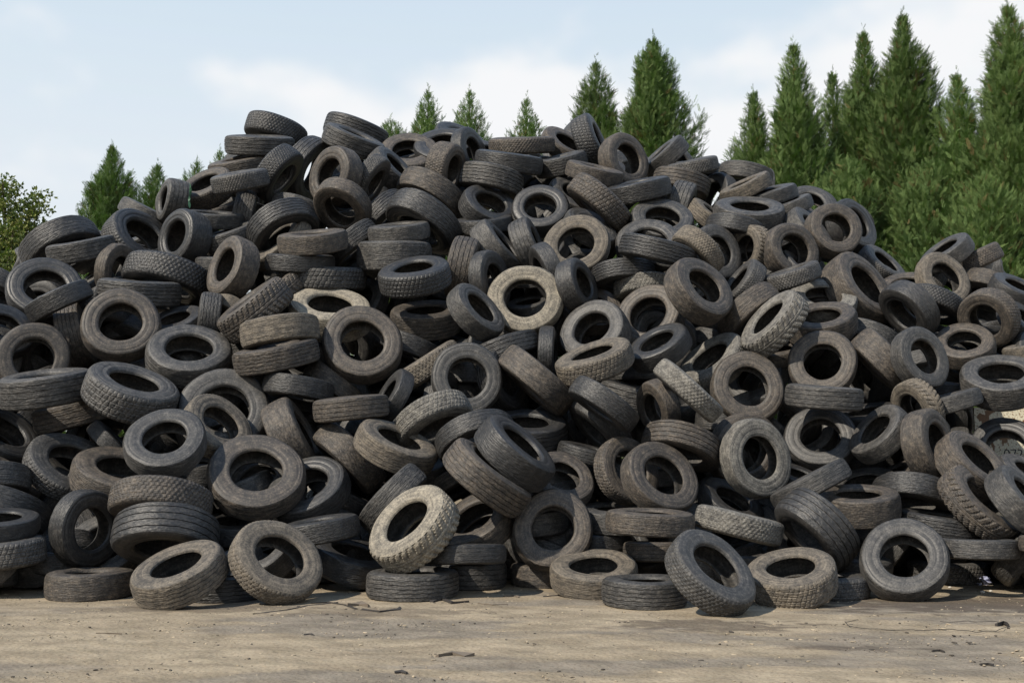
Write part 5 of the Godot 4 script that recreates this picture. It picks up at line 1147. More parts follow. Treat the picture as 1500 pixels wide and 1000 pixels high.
	[5.741, 0.348, -14.132, 0.403, -.828, 0.389, 0.762, 0.324],
	[1.664, 0.322, -13.709, 0.044, 0.899, -.436, 0.854, 0.3],
	[-.109, 0.267, -14.094, -.317, 0.937, -.148, 0.792, 0.275],
	[0.43, 0.292, -13.787, 0.37, -.915, -.158, 0.779, 0.297],
	[-3.351, 0.185, -13.324, 0.047, -.993, -.111, 0.77, 0.279],
	[6.217, 3.724, -18.025, 0.104, -.993, 0.056, 0.879, 0.316],
	[2.902, 2.02, -15.518, -.4, -.451, -.798, 0.75, 0.285],
	[-4.062, 0.304, -13.714, -.452, 0.892, -.025, 0.826, 0.263],
	[-5.237, 0.445, -13.423, -.722, -.05, 0.69, 0.877, 0.306],
	[-7.062, 1.727, -15.351, 0.418, 0.906, -.071, 0.749, 0.268],
	[-3.949, 0.244, -13.239, 0.072, 0.957, -.279, 0.863, 0.25],
	[-.055, 0.321, -13.98, -.45, -.877, -.17, 0.738, 0.327],
	[8.393, 2.629, -18.695, -.018, 0.997, -.075, 0.813, 0.27],
	[-2.723, 2.396, -17.855, 0.736, 0.646, 0.203, 0.953, 0.242],
	[5.604, 0.345, -14.168, -.636, -.73, 0.251, 0.733, 0.258],
	[0.001, 0.341, -13.81, -.142, 0.852, 0.504, 0.782, 0.32],
	[0.813, 7.159, -22.106, -.4, 0.669, 0.626, 0.904, 0.307],
	[1.834, 0.445, -13.466, 0.311, 0.552, 0.773, 0.869, 0.299],
	[4.934, 0.41, -14.177, -.215, -.436, -.874, 0.774, 0.282],
	[-8.367, 2.493, -17.797, 0.95, 0.05, 0.309, 0.884, 0.292],
	[6.522, 0.385, -14.796, -.664, -.036, 0.747, 0.762, 0.247],
	[0.023, 0.254, -14.804, -.256, 0.966, 0.037, 0.877, 0.292],
	[-.434, 0.335, -14.49, -.199, -.837, 0.509, 0.751, 0.311],
	[5.203, 0.184, -15.636, 0.02, -.996, 0.082, 0.842, 0.297],
	[6.137, 0.399, -14.519, 0.531, 0.578, 0.619, 0.787, 0.27],
	[2.394, 7.527, -22.415, -.968, -.25, -.017, 0.814, 0.265],
	[-2.427, 0.186, -15.025, 0.092, -.994, 0.059, 0.899, 0.275],
	[-4.555, 0.9, -16.066, -.967, 0.003, -.254, 0.938, 0.242],
	[6.376, 3.638, -17.783, 0.932, -.35, 0.093, 0.723, 0.292],
	[-1.886, 6.917, -20.193, -.221, 0.879, 0.422, 0.834, 0.319],
	[0.299, 0.229, -14.408, -.084, -.987, -.133, 0.856, 0.326],
	[2.398, 1.42, -16.078, -.968, 0.14, -.207, 0.784, 0.328],
	[0.418, 0.378, -13.616, 0.029, 0.826, -.563, 0.894, 0.306],
	[-5.456, 0.294, -12.94, 0.027, -.931, -.364, 0.882, 0.285],
	[1.523, 8.154, -23.245, 0.684, 0.685, 0.249, 0.929, 0.322],
	[6.162, 5.465, -19.776, -.902, 0.425, -.076, 0.761, 0.264],
	[1.736, 0.315, -13.743, 0.345, 0.873, -.346, 0.804, 0.272],
	[0.86, 0.272, -14.004, -.277, -.95, 0.147, 0.785, 0.313],
	[-.559, 0.291, -13.639, 0.413, -.895, 0.169, 0.795, 0.254],
	[-8.317, 4.542, -18.796, 0.392, -.808, -.44, 0.747, 0.3],
	[-4.201, 0.279, -14.108, -.015, 0.943, -.333, 0.882, 0.279],
	[1.519, 0.277, -13.646, -.227, -.938, 0.263, 0.727, 0.32],
	[-2.612, 0.17, -14.942, 0.022, 1, 0.008, 0.959, 0.317],
	[-4.044, 0.296, -13.777, 0.489, 0.871, -.05, 0.721, 0.273],
	[4.654, 1.463, -14.993, -.556, 0.404, -.726, 0.937, 0.245],
	[7.794, 2.574, -17.593, -.074, 0.987, 0.144, 0.802, 0.256],
	[-2.139, 0.452, -13.509, -.523, -.28, -.805, 0.867, 0.256],
	[-4.302, 0.213, -14.6, -.175, 0.983, 0.061, 0.783, 0.286],
	[-4.187, 0.381, -13.321, -.509, -.787, -.348, 0.898, 0.265],
	[6.475, 0.378, -14.89, -.558, 0.566, 0.607, 0.752, 0.241],
	[2.879, 6.077, -19.97, -.318, 0.947, 0.03, 0.802, 0.295],
	[0.16, 0.237, -14.763, -.035, 0.961, 0.273, 0.854, 0.25],
	[-2.462, 0.21, -13.651, 0.148, -.986, -.077, 0.831, 0.285],
	[5.818, 1.463, -14.417, 0.933, 0.007, 0.361, 0.824, 0.243],
	[6.862, 0.234, -15.571, 0.066, -.985, 0.157, 0.946, 0.311],
	[8.867, 4.792, -20.517, -.651, 0.572, -.499, 0.829, 0.246],
	[6.171, 0.183, -14.543, 0.046, -.999, -.026, 0.94, 0.317],
	[-5.645, 0.356, -14.296, 0.091, 0.868, -.489, 0.908, 0.301],
	[1.57, 0.235, -13.594, -.049, -.984, 0.174, 0.854, 0.322],
	[-2.122, 7.524, -22.399, -.308, 0.849, 0.429, 0.832, 0.279],
	[2.628, 7.131, -22.047, -.459, 0.371, 0.807, 0.722, 0.28],
	[-5.429, 0.323, -13.898, 0.392, -.853, -.344, 0.821, 0.254],
	[6.365, 0.244, -14.497, -.303, -.95, 0.072, 0.739, 0.271],
	[5.664, 0.23, -14.635, -.234, -.971, -.043, 0.917, 0.249],
	[-2.75, 7.252, -21.579, -.133, -.863, 0.488, 0.986, 0.327],
	[4.223, 1.324, -15.567, 0.673, 0.347, 0.653, 0.902, 0.255],
	[5.6, 0.37, -13.926, 0.271, -.679, 0.682, 0.755, 0.273],
	[1.809, 0.273, -14.404, -.027, 0.949, 0.314, 0.789, 0.313],
	[1.123, 0.391, -14.199, -.729, 0.639, 0.245, 0.785, 0.278],
	[6.89, 0.294, -15.421, -.001, 0.949, 0.316, 0.934, 0.308],
	[-2.936, 3.109, -16.501, 0.22, 0.466, -.857, 0.829, 0.315],
	[5.976, 0.281, -14.906, -.156, 0.964, 0.214, 0.937, 0.326],
	[-2.307, 0.254, -13.878, 0.214, -.933, -.289, 0.722, 0.265],
	[6.268, 0.263, -14.975, -.207, 0.958, -.2, 0.778, 0.316],
	[6.137, 0.423, -14.618, 0.151, 0.267, 0.952, 0.807, 0.251],
	[5.476, 2.422, -16.464, 0.151, 0.408, 0.9, 0.888, 0.294],
	[5.825, 2.501, -17.244, -.481, 0.511, 0.713, 0.903, 0.311],
	[1.026, 0.143, -15.484, -.007, 1, 0, 0.975, 0.28],
	[1.134, 2.672, -17.064, -.498, -.859, 0.119, 0.9, 0.279],
	[0.916, 0.277, -14.342, -.335, -.929, 0.161, 0.791, 0.28],
	[4.946, 1.293, -15.729, -.9, -.427, 0.091, 0.824, 0.315],
	[5.084, 2.381, -17.428, 0.001, -.503, 0.864, 0.771, 0.292],
	[1.641, 8.373, -23.537, -.886, -.439, -.151, 0.832, 0.288],
	[6.57, 0.308, -15.098, 0.243, 0.896, -.372, 0.779, 0.3],
	[-2.391, 0.205, -13.738, -.051, -.972, 0.228, 0.747, 0.242],
	[6.305, 0.233, -15.742, -.06, -.972, 0.226, 0.91, 0.259],
	[-2.622, 0.203, -14.652, 0.024, 0.991, -.132, 0.761, 0.308],
	[5.777, 0.209, -14.662, -.154, 0.973, 0.175, 0.731, 0.255],
	[-1.165, 0.313, -13.2, 0.341, 0.879, 0.334, 0.797, 0.28],
	[-.136, 0.348, -14.11, -.362, -.871, 0.331, 0.894, 0.295],
	[5.05, 0.189, -14.727, 0.109, 0.993, -.049, 0.856, 0.278],
	[-2.401, 0.266, -13.724, -.148, 0.951, -.27, 0.9, 0.267],
	[0.042, 0.194, -14.538, 0.095, 0.994, 0.051, 0.847, 0.298],
	[6.711, 0.28, -14.855, -.107, 0.959, -.261, 0.866, 0.329],
	[-1.303, 0.367, -13.845, 0.943, 0.035, 0.33, 0.723, 0.298],
	[4.97, 2.389, -17.314, -.295, -.427, -.855, 0.802, 0.287],
	[1.534, 0.274, -13.806, 0.351, -.935, 0.044, 0.915, 0.241],
	[1.568, 0.27, -14.114, 0.014, -.967, 0.254, 0.906, 0.319],
	[-2.428, 0.311, -13.984, 0.251, 0.924, 0.288, 0.918, 0.293],
	[1.73, 0.204, -13.546, 0.154, -.983, -.1, 0.853, 0.256],
	[-2.355, 0.257, -13.587, 0.094, 0.961, 0.262, 0.79, 0.305],
	[5.998, 1.016, -16.531, 0.833, 0.548, 0.074, 0.987, 0.32],
	[-9.085, 5.027, -20.633, 0.811, 0.531, -.248, 0.782, 0.243],
	[0.495, 0.306, -13.503, -.333, -.941, 0.063, 0.968, 0.302],
	[4.884, 0.277, -14.676, 0.383, 0.912, 0.146, 0.736, 0.277],
	[-.004, 4.155, -18.153, -.166, -.379, 0.91, 0.821, 0.312],
	[5.083, 2.296, -16.806, -.378, -.862, -.338, 0.833, 0.252],
	[-2.004, 0.368, -13.912, -.524, 0.759, 0.386, 0.801, 0.283],
	[5.975, 0.322, -14.12, -.415, 0.892, -.181, 0.816, 0.309],
	[-3.776, 3.063, -15.853, -.324, 0.942, 0.088, 0.971, 0.267],
	[-.458, 0.362, -14.107, 0.587, -.69, 0.424, 0.753, 0.259],
	[6.27, 0.35, -15.104, 0.342, -.884, 0.32, 0.956, 0.284],
	[1.929, 0.317, -13.926, 0.22, -.859, 0.462, 0.723, 0.307],
	[-1.875, 0.365, -14.239, 0.463, 0.826, -.321, 0.835, 0.315],
	[-.071, 0.393, -13.927, 0.352, 0.291, -.89, 0.731, 0.295],
	[5.608, 2.379, -16.948, 0.044, 0.99, 0.136, 0.924, 0.313],
	[5.909, 0.39, -14.426, 0.847, -.363, -.388, 0.737, 0.256],
	[-5.266, 0.375, -13.507, -.494, 0.869, 0.015, 0.991, 0.298],
	[1.141, 0.18, -14.39, 0.035, -.999, 0.033, 0.772, 0.322],
	[-.772, 2.742, -16.097, -.589, 0.795, 0.147, 0.874, 0.305],
	[0.446, 0.192, -15.02, 0.007, 0.982, -.186, 0.789, 0.242],
	[-5.451, 0.257, -13.887, 0.073, 0.961, 0.267, 0.978, 0.253],
	[-1.879, 0.182, -13.974, -.039, 0.996, 0.074, 0.871, 0.293],
	[6.008, 0.346, -14.371, 0.41, -.861, 0.3, 0.934, 0.252],
	[-.453, 0.257, -13.889, -.288, -.955, 0.068, 0.871, 0.268],
	[1.406, 6.859, -21.624, -.145, -.948, -.284, 0.777, 0.302],
	[-1.942, 0.207, -14.257, 0.073, -.976, 0.206, 0.722, 0.262],
	[6.288, 0.361, -14.645, 0.611, 0.708, 0.354, 0.734, 0.287],
	[5.694, 0.352, -14.239, 0.172, 0.905, -.388, 0.956, 0.329],
	[-2.361, 0.281, -14.165, -.173, -.956, 0.239, 0.894, 0.313],
	[-7.246, 5.122, -18.74, 0.268, 0.889, 0.372, 0.825, 0.254],
	[1.24, 0.252, -14.046, -.33, -.942, 0.065, 0.781, 0.257],
	[1.081, 0.21, -14.663, 0.063, -.972, -.224, 0.733, 0.256],
	[2.76, 5.339, -18.178, -.855, -.482, 0.193, 0.783, 0.26],
	[-.233, 0.344, -13.599, 0.03, 0.86, -.509, 0.808, 0.322],
	[1.511, 0.275, -14.688, 0.237, -.948, -.213, 0.894, 0.279],
	[0.417, 0.224, -15.269, -.014, -.979, 0.201, 0.91, 0.271],
	[1.919, 0.303, -14.635, -.081, 0.926, -.368, 0.833, 0.316],
	[5.134, 0.213, -14.671, -.033, -.99, 0.135, 0.911, 0.302],
	[0.479, 0.193, -14.656, -.044, 0.995, 0.088, 0.789, 0.309],
	[1.709, 7.875, -22.323, 0.646, 0.735, 0.203, 0.777, 0.295],
	[-.046, 4.204, -19.803, -.026, -.956, -.292, 0.982, 0.258],
	[1.898, 0.322, -13.988, -.321, 0.881, -.346, 0.819, 0.293],
	[5.656, 0.214, -14.481, -.056, 0.982, 0.183, 0.975, 0.246],
	[5.798, 0.444, -12.556, 0.581, -.673, 0.457, 0.935, 0.292],
	[5.799, 0.279, -14.531, 0.279, -.938, 0.205, 0.955, 0.243],
	[0.814, 0.357, -13.92, -.076, 0.807, -.585, 0.81, 0.293],
	[-8.737, 4.771, -19.616, 0.879, -.369, -.301, 0.937, 0.283],
	[0.017, 0.208, -14.904, -.095, 0.995, 0.03, 0.91, 0.326],
	[5.993, 0.284, -14.688, -.344, -.898, 0.275, 0.73, 0.274],
	[-2.292, 0.234, -13.777, -.188, -.95, 0.248, 0.763, 0.243],
	[-4.881, 0.379, -13.55, 0.473, 0.723, -.503, 0.78, 0.302],
	[0.995, 7.338, -21.311, -.381, 0.447, 0.81, 0.79, 0.25],
	[1.065, 0.205, -14.296, -.127, -.99, 0.06, 0.853, 0.293],
	[1.593, 0.185, -13.544, 0.132, -.99, -.04, 0.727, 0.272],
	[3.303, 0.289, -13.17, 0.144, 0.923, 0.357, 0.876, 0.261],
	[2.136, 0.401, -13.632, -.68, -.352, 0.643, 0.733, 0.327],
	[2.184, 0.202, -14.336, 0.081, 0.995, 0.051, 0.933, 0.317],
	[3.434, 0.258, -13.78, 0.017, 0.966, -.257, 0.781, 0.326],
	[-.052, 0.314, -13.823, -.464, 0.861, 0.207, 0.731, 0.298],
	[6.273, 0.211, -15.121, 0.164, -.985, 0.043, 0.818, 0.286],
	[-4.968, 0.187, -13.187, 0.077, -.994, -.08, 0.728, 0.295],
	[5.876, 0.295, -14.373, 0.41, -.881, -.237, 0.792, 0.244],
	[0.185, 0.274, -15.126, 0.035, 0.936, -.349, 0.91, 0.244],
	[2.168, 0.436, -13.662, 0.647, -.711, 0.276, 0.952, 0.284],
	[4.983, 0.224, -14.372, 0.243, -.968, 0.065, 0.849, 0.241],
	[5.907, 0.162, -14.513, 0.059, 0.996, 0.061, 0.963, 0.243],
	[1.644, 0.305, -13.91, 0.356, -.923, 0.147, 0.956, 0.261],
	[6.617, 0.142, -16.333, 0.025, 0.999, 0.048, 0.768, 0.242],
	[0.396, 0.395, -14.354, -.734, 0.383, 0.561, 0.736, 0.288],
	[1.084, 0.214, -13.134, -.099, 0.986, 0.136, 0.722, 0.311],
	[1.949, 0.326, -14.228, -.29, -.887, -.36, 0.851, 0.291],
	[1.714, 0.263, -14.636, 0.068, -.951, 0.303, 0.743, 0.311],
	[-.367, 0.232, -14.302, 0.049, 0.957, -.285, 0.783, 0.247],
	[5.658, 0.269, -14.457, 0.158, -.948, -.277, 0.864, 0.277],
	[1.825, 0.279, -13.728, 0.277, 0.95, -.145, 0.978, 0.265],
	[5.745, 0.181, -14.46, -.001, -.992, 0.124, 0.924, 0.249],
	[5.669, 0.258, -14.197, -.003, -.973, 0.232, 0.857, 0.326],
	[1.851, 0.333, -13.444, 0.536, -.831, -.148, 0.733, 0.312],
	[6.17, 5.629, -19.579, 0.798, 0.579, -.164, 0.788, 0.251],
	[0.142, 0.292, -13.932, 0.074, 0.928, 0.366, 0.762, 0.322],
	[5.682, 0.204, -14.591, 0.176, -.976, -.126, 0.769, 0.248],
	[-2.383, 0.241, -14.534, -.197, -.955, 0.222, 0.771, 0.266],
	[0.559, 0.341, -13.747, 0.473, 0.876, -.091, 0.903, 0.282],
	[1.575, 0.208, -13.786, -.055, 0.975, 0.215, 0.781, 0.249],
	[6.017, 0.255, -14.902, -.226, 0.964, -.14, 0.778, 0.315],
	[-.331, 0.242, -14.27, -.045, 0.96, 0.277, 0.795, 0.271],
	[0.336, 0.289, -14.119, 0.171, -.897, 0.407, 0.739, 0.281],
	[0.462, 0.262, -14.427, -.222, 0.956, -.191, 0.774, 0.31],
	[0.266, 0.272, -14.082, 0.268, -.952, 0.149, 0.799, 0.314],
	[1.656, 0.257, -14.497, 0.167, -.961, 0.218, 0.746, 0.32],
	[5.881, 0.395, -14.275, -.068, 0.686, -.724, 0.827, 0.274],
	[5.525, 0.325, -13.764, 0.108, -.852, 0.512, 0.735, 0.311],
	[-2.218, 0.425, -13.452, 0.192, 0.154, 0.969, 0.822, 0.242],
	[6.267, 0.333, -14.885, 0.302, 0.928, 0.216, 0.972, 0.329],
	[5.505, 0.37, -13.937, -.506, -.831, 0.229, 0.843, 0.327],
	[0.422, 0.423, -13.666, 0.482, 0.779, 0.401, 0.94, 0.329],
	[2.223, 0.342, -14.486, -.498, -.838, -.224, 0.854, 0.259],
	[7.825, 2.596, -17.986, 0.084, -.995, 0.062, 0.722, 0.295],
	[6.359, 4.834, -19.67, -.502, -.532, 0.683, 0.824, 0.323],
	[1.638, 0.258, -13.701, -.082, 0.926, -.369, 0.746, 0.251],
	[0.473, 0.216, -14.22, 0.051, -.994, 0.097, 0.949, 0.329],
	[4.744, 0.241, -14.679, 0.238, 0.962, -.133, 0.752, 0.288],
	[1.656, 0.35, -13.36, 0.28, -.747, -.603, 0.744, 0.275],
	[2.161, 0.268, -13.039, -.362, -.932, -.003, 0.832, 0.251],
	[2.191, 0.356, -14.19, 0.56, -.822, -.099, 0.809, 0.307],
	[1.946, 0.199, -14.599, -.08, -.993, 0.085, 0.817, 0.304],
	[5.754, 0.235, -14.095, -.089, 0.96, -.266, 0.817, 0.251],
	[5.938, 0.386, -14.279, -.655, 0.637, 0.406, 0.753, 0.299],
	[-.392, 0.248, -14.401, -.216, 0.975, -.056, 0.831, 0.318],
	[0.606, 0.283, -14.87, -.202, 0.944, -.263, 0.874, 0.293],
	[-1.822, 0.188, -14.122, 0.09, 0.995, -.035, 0.787, 0.302],
	[6.432, 0.178, -15.296, 0.068, 0.99, 0.123, 0.835, 0.242],
	[1.095, 0.291, -14.189, -.155, 0.94, -.303, 0.866, 0.305],
	[5.781, 0.231, -14.377, 0.181, 0.983, -.012, 0.895, 0.303],
	[6.034, 0.333, -14.548, 0.439, 0.867, 0.236, 0.809, 0.302],
	[-1.993, 0.319, -14.562, -.455, 0.89, 0.006, 0.816, 0.299],
	[0.407, 0.167, -15.119, 0.015, 0.997, -.078, 0.789, 0.273],
	[4.664, 0.283, -14.576, -.291, -.939, -.185, 0.837, 0.295],
	[0.428, 0.252, -14.271, 0.301, -.949, 0.095, 0.84, 0.251],
	[6.739, 0.153, -16.506, 0.058, 0.998, 0.02, 0.909, 0.25],
	[4.622, 0.373, -13.615, -.772, 0.573, -.274, 0.729, 0.26],
	[5.973, 0.181, -15.03, -.037, -.991, 0.13, 0.727, 0.267],
	[0.429, 0.329, -14.393, -.497, 0.868, -.019, 0.765, 0.32],
	[-2.272, 0.262, -14.542, -.287, -.956, 0.057, 0.908, 0.271],
	[0.087, 0.325, -13.908, -.5, -.847, 0.182, 0.797, 0.266],
	[0.29, 0.179, -15.064, -.089, -.992, 0.093, 0.794, 0.258],
	[6.371, 0.28, -14.707, 0.354, -.932, 0.076, 0.922, 0.242],
	[1.132, 0.397, -14.064, 0.174, -.588, 0.79, 0.794, 0.257],
	[-.393, 0.359, -13.862, 0.197, 0.873, -.446, 0.944, 0.295],
	[0.123, 0.354, -13.565, -.449, -.769, 0.454, 0.777, 0.274],
	[-4.92, 7.977, -22.127, -.351, 0.864, 0.361, 0.809, 0.322],
	[0.323, 0.319, -13.643, 0.184, 0.923, -.338, 0.998, 0.274],
	[5.3, 0.314, -14.66, -.46, -.83, 0.316, 0.764, 0.244],
	[0.49, 0.321, -13.561, -.009, -.912, 0.411, 0.877, 0.308],
	[-.087, 0.393, -13.809, 0.445, 0.57, 0.691, 0.753, 0.293],
	[7.302, 2.509, -16.762, -.019, -.994, -.106, 0.75, 0.299],
	[2.021, 0.213, -13.956, 0.154, 0.982, 0.108, 0.906, 0.259],
	[5.984, 0.304, -14.533, -.331, 0.937, 0.113, 0.927, 0.303],
	[5.844, 0.38, -14.303, 0.186, 0.737, 0.65, 0.838, 0.264],
	[5.806, 0.354, -14.784, 0.069, 0.748, -.66, 0.792, 0.244],
	[6.277, 0.25, -15.454, 0.007, -.965, 0.261, 0.786, 0.305],
	[1.89, 0.318, -14.201, -.43, -.903, 0.01, 0.792, 0.327],
	[5.346, 6.982, -22.792, 0.826, 0.403, 0.394, 0.957, 0.249],
	[-2.419, 0.41, -13.323, 0.644, 0.66, 0.387, 0.829, 0.298],
	[5.632, 0.426, -14.258, -.604, -.226, -.764, 0.818, 0.244],
	[-.59, 0.344, -14.184, 0.598, -.785, 0.161, 0.771, 0.269],
	[-.247, 0.256, -14.063, -.276, 0.961, 0.002, 0.942, 0.261],
	[-2.466, 0.197, -14.011, -.123, -.989, 0.08, 0.994, 0.251],
	[0.501, 0.342, -13.887, -.523, 0.836, -.166, 0.796, 0.296],
	[2.159, 0.294, -13.812, -.354, 0.935, -.005, 0.898, 0.289],
	[-2.409, 0.158, -13.592, -.041, -.999, -.009, 0.99, 0.274],
	[5.364, 0.365, -13.628, -.202, 0.734, -.649, 0.785, 0.267],
	[0.298, 0.416, -13.616, -.842, -.485, -.236, 0.815, 0.245],
	[-.074, 0.252, -14.004, 0.141, 0.963, 0.229, 0.891, 0.275],
	[-.067, 0.167, -14.066, -.034, -.997, 0.072, 0.988, 0.257],
	[6.041, 0.326, -14.129, -.059, 0.885, -.461, 0.809, 0.312],
	[6.213, 0.201, -15.382, 0.177, -.977, -.119, 0.722, 0.254],
	[5.624, 0.275, -14.462, -.035, -.924, -.382, 0.845, 0.245],
	[1.843, 0.424, -13.502, -.899, 0.21, 0.385, 0.811, 0.267],
	[6.25, 0.188, -15.761, -.076, 0.995, -.067, 0.735, 0.304],
	[5.876, 0.378, -14.133, 0.131, -.682, 0.72, 0.732, 0.324],
	[6.571, 0.226, -16.421, -.021, 0.971, -.238, 0.858, 0.253],
	[0.456, 0.251, -14.755, 0.344, 0.938, -.048, 0.729, 0.265],
	[6.049, 0.147, -14.681, 0.028, 1, 0.003, 0.766, 0.273],
	[2.421, 0.341, -14.286, 0.329, 0.839, 0.432, 0.875, 0.247],
	[5.63, 0.355, -14.425, -.588, 0.782, 0.206, 0.748, 0.311],
	[-.583, 0.294, -13.356, 0.164, -.88, 0.446, 0.755, 0.262],
	[-2.295, 0.178, -13.784, -.046, -.995, -.087, 0.9, 0.269],
	[-.615, 0.311, -14.599, -.233, 0.865, -.445, 0.803, 0.253],
	[-8.934, 4.4, -19.48, -.405, 0.793, 0.456, 0.82, 0.312],
	[5.175, 6.877, -22.327, 0.999, -.043, -.023, 0.877, 0.288],
	[-.125, 0.23, -14.163, -.109, 0.98, -.166, 0.921, 0.283],
	[4.785, 0.27, -14.263, 0.238, -.948, 0.212, 0.807, 0.298],
	[5.725, 0.313, -14.881, -.477, 0.826, 0.3, 0.744, 0.25],
	[1.902, 0.294, -14.093, -.022, -.927, -.374, 0.781, 0.319],
	[-1.836, 0.263, -15.018, 0.267, 0.953, 0.144, 0.953, 0.248],
	[-2.334, 0.286, -13.567, 0.358, -.921, -.156, 0.801, 0.281],
	[6.289, 0.333, -15.201, 0.446, -.87, -.208, 0.902, 0.255],
	[1.867, 0.166, -13.943, -.052, 0.994, -.097, 0.808, 0.245],
	[-4.673, 7.855, -23.413, -.952, 0.265, 0.155, 0.848, 0.276],
	[1.904, 0.324, -13.646, -.254, 0.933, -.254, 0.951, 0.328],
	[0.29, 0.299, -14.634, 0.357, -.934, 0, 0.904, 0.294],
	[6.242, 0.177, -14.392, 0.115, -.992, -.048, 0.885, 0.245],
	[6.263, 0.304, -14.671, -.503, -.861, -.068, 0.745, 0.266],
	[6.266, 0.324, -14.52, -.302, 0.89, 0.342, 0.86, 0.289],
	[5.953, 0.324, -13.929, 0.385, -.901, 0.201, 0.824, 0.323],
	[0.952, 0.392, -13.495, -.589, -.767, -.255, 0.921, 0.252],
	[-1.892, 0.277, -14.108, -.299, 0.903, 0.309, 0.767, 0.248],
	[5.895, 0.202, -14.585, 0.053, -.992, -.114, 0.773, 0.308],
	[-4.625, 0.226, -13.359, 0.066, -.971, -.231, 0.785, 0.272],
	[2.273, 0.206, -14.453, -.154, 0.987, -.052, 0.724, 0.299],
	[1.885, 0.409, -13.507, 0.057, 0.707, -.705, 0.88, 0.278],
	[1.007, 0.33, -13.468, 0.04, 0.83, 0.557, 0.733, 0.302],
	[-1.829, 0.266, -14.179, 0.208, 0.964, 0.168, 0.885, 0.307],
	[-.152, 0.385, -13.938, 0.995, -.102, 0.004, 0.744, 0.283],
	[5.196, 0.306, -14.697, -.403, 0.835, -.375, 0.728, 0.252],
	[-2.171, 0.175, -14.439, 0.068, 0.998, -.001, 0.77, 0.299],
	[6.282, 0.206, -15.447, 0.078, 0.986, 0.15, 0.98, 0.249],
	[6.025, 0.306, -14.252, -.022, 0.851, 0.525, 0.722, 0.274],
	[6.269, 0.297, -15.121, 0.191, -.872, 0.451, 0.772, 0.247],
	[-1.178, 0.248, -13.564, -.024, -.945, -.325, 0.724, 0.276],
	[5.495, 0.352, -14.022, 0.424, -.842, 0.332, 0.848, 0.293],
	[5.512, 0.378, -13.848, 0.645, -.745, 0.169, 0.801, 0.297],
	[5.489, 0.244, -14.137, 0.231, -.972, -.041, 0.747, 0.321],
	[2.068, 0.485, -13.557, -.492, 0.502, -.711, 0.94, 0.312],
	[5.578, 0.388, -14.429, -.934, -.087, 0.346, 0.753, 0.295],
	[5.873, 0.17, -14.855, 0.077, -.995, -.067, 0.731, 0.266],
	[6.215, 0.299, -15.347, 0.245, 0.927, 0.283, 0.861, 0.297],
	[6.478, 0.171, -15.379, -.022, -.994, 0.106, 0.879, 0.248],
	[5.952, 0.387, -14.487, -.974, -.083, -.211, 0.75, 0.329],
	[6.103, 0.194, -14.591, 0.121, -.987, -.102, 0.956, 0.24],
	[-2.178, 0.149, -13.584, 0.038, 0.999, 0.008, 0.734, 0.271],
	[5.662, 0.325, -14.332, -.48, -.817, -.32, 0.731, 0.279],
	[5.592, 0.309, -14.338, 0.401, 0.903, -.158, 0.894, 0.259],
	[-.36, 0.283, -15.255, 0.235, -.932, 0.277, 0.9, 0.257],
	[5.898, 0.207, -14.523, 0.129, 0.99, -.058, 0.812, 0.303],
	[-2.535, 0.328, -13.995, 0.481, 0.799, -.362, 0.764, 0.244],
	[1.771, 0.304, -14.478, -.504, 0.863, -.027, 0.766, 0.255],
	[0.344, 0.341, -13.878, 0.523, -.852, 0.034, 0.769, 0.328],
	[1.82, 0.348, -13.365, -.318, 0.787, 0.529, 0.74, 0.304],
	[-.299, 0.333, -14.11, 0.434, 0.871, -.231, 0.852, 0.283],
	[-2.151, 0.224, -13.901, -.043, -.98, 0.192, 0.932, 0.27],
	[8.977, 4.629, -20.339, 0.594, 0.434, 0.677, 0.944, 0.304],
	[5.796, 0.29, -14.094, -.397, 0.91, 0.122, 0.835, 0.256],
	[-.327, 0.369, -14.211, -.671, -.709, -.22, 0.787, 0.258],
	[6.732, 0.241, -15.885, -.165, 0.976, -.141, 0.852, 0.303],
	[8.04, 2.563, -18.185, 0.072, 0.992, -.102, 0.837, 0.252],
	[0.125, 0.404, -13.626, -.025, -.706, 0.707, 0.876, 0.266],
	[-8.613, 4.74, -19.365, -.858, 0.048, 0.511, 0.898, 0.283],
]

var rng := RandomNumberGenerator.new()
var taken := {}
var mats := {}

func numbered(called: String) -> String:
	if not taken.has(called):
		taken[called] = 0
		return called
	taken[called] += 1
	return "%s_%03d" % [called, taken[called]]

func tag(o: Node, label: String, category: String, group := "", kind := "") -> void:
	if label: o.set_meta("label", label)
	if category: o.set_meta("category", category)
	if group: o.set_meta("group", group)
	if kind: o.set_meta("kind", kind)

func thing(called: String, label: String, category: String, at := Vector3.ZERO, group := "") -> Node3D:
	var o := Node3D.new()
	o.name = numbered(called)
	add_child(o)
	o.position = at
	tag(o, label, category, group)
	return o

func part(called: String, mesh: Mesh, m: Material, parent: Node, at := Transform3D.IDENTITY) -> MeshInstance3D:
	var o := MeshInstance3D.new()
	o.name = called
	o.mesh = mesh
	o.material_override = m
	parent.add_child(o, true)
	o.transform = at
	return o

func lin(r: float, g: float, b: float) -> Color:
	return Color(r, g, b).linear_to_srgb()

func noise(seed_: int, freq: float, oct := 4) -> FastNoiseLite:
	var n := FastNoiseLite.new()
	n.noise_type = FastNoiseLite.TYPE_SIMPLEX
	n.seed = seed_
	n.frequency = freq
	n.fractal_octaves = oct
	return n

